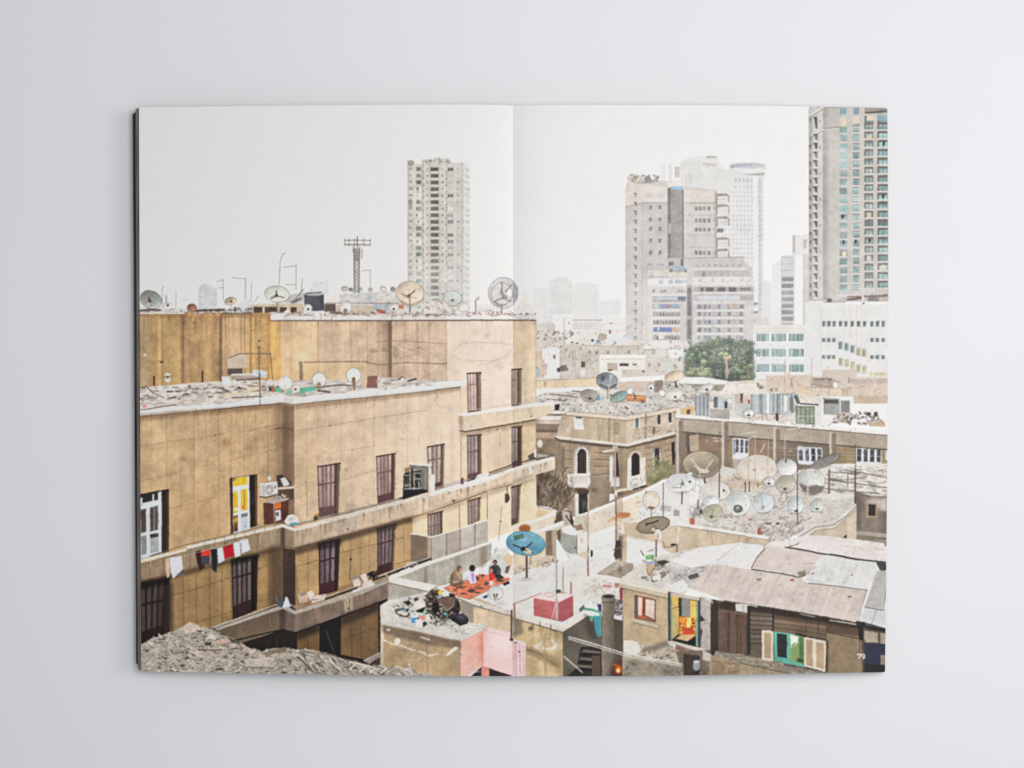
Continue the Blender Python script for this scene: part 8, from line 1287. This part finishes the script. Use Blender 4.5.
# --- the two printed pages: fine sheets whose vertices carry the ink; every printed thing is cut out as its own piece
STEP = 2.0/3
INK_GAIN = 1.0
def ink_at(px, py):
    ix = np.clip(((px-X0)*S).round().astype(int), 0, CW*S-2); iy = np.clip(((py-Y0)*S).round().astype(int), 0, CH*S-2)
    return (C[iy, ix]+C[iy+1, ix]+C[iy, ix+1]+C[iy+1, ix+1])/4
def build_page(side, label):
    if side < 0: u0, u1, YT, YB = 139, GX-.05, YT_L, YB_L
    else: u0, u1, YT, YB = GX+.05, 888, YT_R, YB_R
    nx, ny = int(375/STEP), int(571/STEP)
    U, V = np.meshgrid(np.linspace(0, 1, nx+1), np.linspace(0, 1, ny+1))
    yy0 = 106+V*569
    xa = interp(yy0, XL) if side < 0 else np.full_like(yy0, GX+.05)
    xb = np.full_like(yy0, GX-.05) if side < 0 else interp(yy0, XR)
    px = xa+(xb-xa)*U
    ya, yb = interp(px, YT), interp(px, YB)
    py = ya+(yb-ya)*V
    rc = 1.6                                                # slightly rounded outer corners
    dxo = (px-xa) if side < 0 else (xb-px)
    for vv, sg in ((py-ya, 1), (yb-py, -1)):
        k = (dxo < rc) & (vv < rc)
        d = np.hypot(rc-dxo, rc-vv); f = np.where(k & (d > rc), rc/np.maximum(d, 1e-6), 1)
        px = np.where(k, px+(1 if side < 0 else -1)*(rc-dxo)*(1-f), px); py = np.where(k, py+sg*(rc-vv)*(1-f), py)
    pz = zprof(px)
    wx, wy = world(px, py, pz)
    co = np.stack([wx, wy, pz], -1).reshape(-1, 3).astype(np.float32)
    col = np.ones((co.shape[0], 4), np.float32)
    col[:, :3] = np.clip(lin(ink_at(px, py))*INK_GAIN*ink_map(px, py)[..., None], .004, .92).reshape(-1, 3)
    I = np.arange((nx+1)*(ny+1)).reshape(ny+1, nx+1)
    quads = np.stack([I[1:, :-1], I[1:, 1:], I[:-1, 1:], I[:-1, :-1]], -1).reshape(-1, 4)
    cx = (px[1:, 1:]+px[:-1, :-1])/2; cy = (py[1:, 1:]+py[:-1, :-1])/2
    lab = L[np.clip(((cy-Y0)*S).astype(int), 0, CH*S-1), np.clip(((cx-X0)*S).astype(int), 0, CW*S-1)].reshape(-1)
    def piece(name, sel, parent):
        f = quads[sel]; used, inv = np.unique(f.reshape(-1), return_inverse=True)
        me = bpy.data.meshes.new(name); nf = len(f)
        me.vertices.add(len(used)); me.vertices.foreach_set('co', co[used].reshape(-1))
        me.loops.add(nf*4); me.loops.foreach_set('vertex_index', inv.astype(np.int32).reshape(-1))
        me.polygons.add(nf); me.polygons.foreach_set('loop_start', np.arange(0, nf*4, 4, dtype=np.int32))
        me.update(calc_edges=True)
        at = me.color_attributes.new('ink', 'FLOAT_COLOR', 'POINT'); at.data.foreach_set('color', col[used].reshape(-1))
        me.materials.append(M_PRINT)
        o = bpy.data.objects.new(name, me); COL.objects.link(o); o.parent = parent
        return o
    cnt = np.bincount(lab, minlength=len(SEGS))
    small = np.isin(lab, np.nonzero(cnt*STEP*STEP < 11)[0])
    lab = np.where(small, 0, lab).reshape(ny, nx)
    names = {}
    def islands(v):                     # connected regions of one label, largest first
        m = (lab == v); seen = np.zeros_like(m); out = []
        for y, x in zip(*np.nonzero(m)):
            if seen[y, x]: continue
            st = [(y, x)]; seen[y, x] = True; cells = []
            while st:
                a, b = st.pop(); cells.append((a, b))
                for c, d in ((a+1, b), (a-1, b), (a, b+1), (a, b-1)):
                    if 0 <= c < ny and 0 <= d < nx and m[c, d] and not seen[c, d]: seen[c, d] = True; st.append((c, d))
            out.append(cells)
        return sorted(out, key=len, reverse=True)
    nxt = len(SEGS)
    for v in [0]+[i for i in range(1, len(SEGS)) if SEGS[i][0] in ('printed_terrace', 'printed_antenna')]:
        for isl in islands(v)[1:]:
            ii = np.array(isl)
            if len(isl)*STEP*STEP > 40 and v == 0:
                lab[ii[:, 0], ii[:, 1]] = nxt; names[nxt] = 'printed_rooftop'; nxt += 1
            else: lab[ii[:, 0], ii[:, 1]] = -1
    while (lab < 0).any():              # specks join whatever lies next to them
        p = np.pad(lab, 1, constant_values=-1); before = (lab < 0).sum()
        for dy, dx in ((1, 0), (1, 2), (0, 1), (2, 1)):
            nb = p[dy:dy+ny, dx:dx+nx]; lab = np.where((lab < 0) & (nb > 0), nb, lab)
        if (lab < 0).sum() == before: lab = np.where(lab < 0, 0, lab)
    lab = lab.reshape(-1)
    page = piece('page', lab == 0, root)
    page['label'] = label
    for i in range(1, len(SEGS)):
        sel = lab == i
        if not sel.any(): continue
        o = piece(SEGS[i][0], sel, page)
        if SEGS[i][1]: o['label'] = SEGS[i][1]
    for i, nm in names.items():
        if (lab == i).any(): piece(nm, lab == i, page)
    return page
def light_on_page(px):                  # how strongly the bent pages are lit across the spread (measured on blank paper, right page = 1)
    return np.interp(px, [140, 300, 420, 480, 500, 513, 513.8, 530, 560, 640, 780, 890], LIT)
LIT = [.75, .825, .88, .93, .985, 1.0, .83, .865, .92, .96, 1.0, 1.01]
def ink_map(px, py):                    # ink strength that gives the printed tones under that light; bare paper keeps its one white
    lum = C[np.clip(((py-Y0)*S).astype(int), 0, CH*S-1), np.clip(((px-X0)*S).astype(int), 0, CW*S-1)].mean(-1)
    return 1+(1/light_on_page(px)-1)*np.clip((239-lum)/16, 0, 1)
build_page(-1, 'left page with the tan apartment building and the single tall tower')
build_page(1, 'right page with the satellite dishes, tin roof and page number')

# --- the stacks of pages under them and the cover
def slab(name, outline_px, ztop, zbot, mat, parent, label=None):
    """outline_px: function y01 -> (xleft, xright) etc. given as list of (px, py) around; ztop may follow the page profile"""
    top, bot = [], []
    for (px, py) in outline_px:
        z = ztop(px); x, y = world(px, py, z); top.append((x, y, z))
        bot.append((x, y, zbot))
    n = len(top)
    # split into a strip of quads between the upper and lower outline rows so the bent top stays smooth
    return top, bot, n
def bent_block(name, xs, yt, yb, zt, zb, mat, parent, label=None):
    v, f = [], []
    for x in xs:
        for (y, z) in ((yt(x), zt(x)), (yb(x), zt(x)), (yb(x), zb(x)), (yt(x), zb(x))):
            wx, wy = world(x, y, z); v.append((wx, wy, z))
    for i in range(len(xs)-1):
        a, b = i*4, i*4+4
        for j in range(4): f.append((a+j, a+(j+1) % 4, b+(j+1) % 4, b+j))
    f.append((3, 2, 1, 0)); e = (len(xs)-1)*4; f.append((e, e+1, e+2, e+3))
    o = mesh_obj(name, v, f, mat, parent)
    if label: o['label'] = label
    return o
L_xs = list(np.linspace(140.6, GX-.4, 40)); R_xs = list(np.linspace(GX+.4, 884.4, 40))
bent_block('page_stack', L_xs, lambda x: interp(x, YT_L)+.7, lambda x: interp(x, YB_L)-.7, lambda x: float(zprof(x))-.00025, lambda x: .0067, M_EDGE, root, 'stack of pages under the left page')
bent_block('page_stack', R_xs, lambda x: interp(x, YT_R)+.7, lambda x: interp(x, YB_R)-.7, lambda x: float(zprof(x))-.00025, lambda x: .0012, M_EDGE, root, 'stack of pages under the right page')
def fan(name, x_top, x_bot, y0, y1, xin, z0, z1, zin, mat, label, rc=2.2):
    """one bundle of pages whose fore edge juts out past the page above; a shallow wedge with rounded outer corners"""
    def xl(y): return x_top+(x_bot-x_top)*(y-y0)/(y1-y0)
    prof = [(y0, rc)]+[(y0+rc*(1-math.cos(a)), rc*(1-math.sin(a))) for a in (.4, .8, 1.2, 1.57)]
    ys = prof+[(y0+(y1-y0)*k/12, 0) for k in range(1, 12)]+[(y1-(y-y0), d) for y, d in prof[::-1]]
    v, f = [], []
    for y, d in ys:
        xo = xl(y)+d
        for (x, z) in ((xo, z1), (xin, zin), (xin, z0), (xo, z0)):
            wx, wy = world(x, y, z); v.append((wx, wy, z))
    for i in range(len(ys)-1):
        a, b = i*4, i*4+4
        for j in range(4): f.append((b+j, b+(j+1) % 4, a+(j+1) % 4, a+j))
    f.append((0, 1, 2, 3)); e = (len(ys)-1)*4; f.append((e+3, e+2, e+1, e))
    o = mesh_obj(name, v, f, mat, root); o['label'] = label
    return o
fan('page_bundle', 135.7, 138.6, 108.2, 670.4, 175, .0068, .0091, .0094, M_BLEED, 'mauve edged bundle of pages jutting out at the left')
fan('page_bundle', 135.2, 138.0, 110.5, 668.0, 175, .0060, .0065, .0066, M_EDGE, 'pale sheet between the dark edged bundles', 1.5)
fan('cover', 132.7, 136.1, 112.8, 664.6, 500, .0003, .0057, .0058, M_COVER, 'dark front cover showing as a thin strip at the left')
bent_block('cover', [505, 600, 700, 800, 883], lambda x: 109.5, lambda x: 671.0, lambda x: .0010, lambda x: .0003, M_COVER, root, 'dark back cover under the right hand pages')

# --- light: a wide soft window-like source from the right and dim room light from all round
def area(name, loc, target, sx, sy, power, col):
    li = bpy.data.lights.new(name, 'AREA'); li.shape = 'RECTANGLE'; li.size = sx; li.size_y = sy; li.energy = power; li.color = col
    o = bpy.data.objects.new(name, li); COL.objects.link(o); o.location = loc
    o.rotation_euler = (Vector(target)-Vector(loc)).to_track_quat('-Z', 'Y').to_euler()
    return o
area('soft_window_light', (1.1, .15, .8), (.1, 0, 0), .55, .55, 4.6, (1.0, .99, .975))
area('soft_overhead_light', (.2, .08, .8), (.06, 0, 0), .34, .34, 3.05, (1.0, .992, .985))
w = bpy.data.worlds.new('World'); sc.world = w; w.use_nodes = True
w.node_tree.nodes['Background'].inputs['Color'].default_value = (.96, .98, 1.0, 1); w.node_tree.nodes['Background'].inputs['Strength'].default_value = .365

# --- camera straight above
cd = bpy.data.cameras.new('camera'); cam = bpy.data.objects.new('camera', cd); COL.objects.link(cam)
cam.location = (0, 0, CAM_H); cam.rotation_euler = (0, 0, 0)
cd.sensor_width = 36; cd.lens = 36*CAM_H/(1024*K); cd.clip_start = .01; cd.clip_end = 50
sc.camera = cam
sc.view_settings.view_transform = 'Standard'; sc.view_settings.look = 'None'; sc.view_settings.exposure = 0; sc.view_settings.gamma = 1
sc.cycles.max_bounces = 5
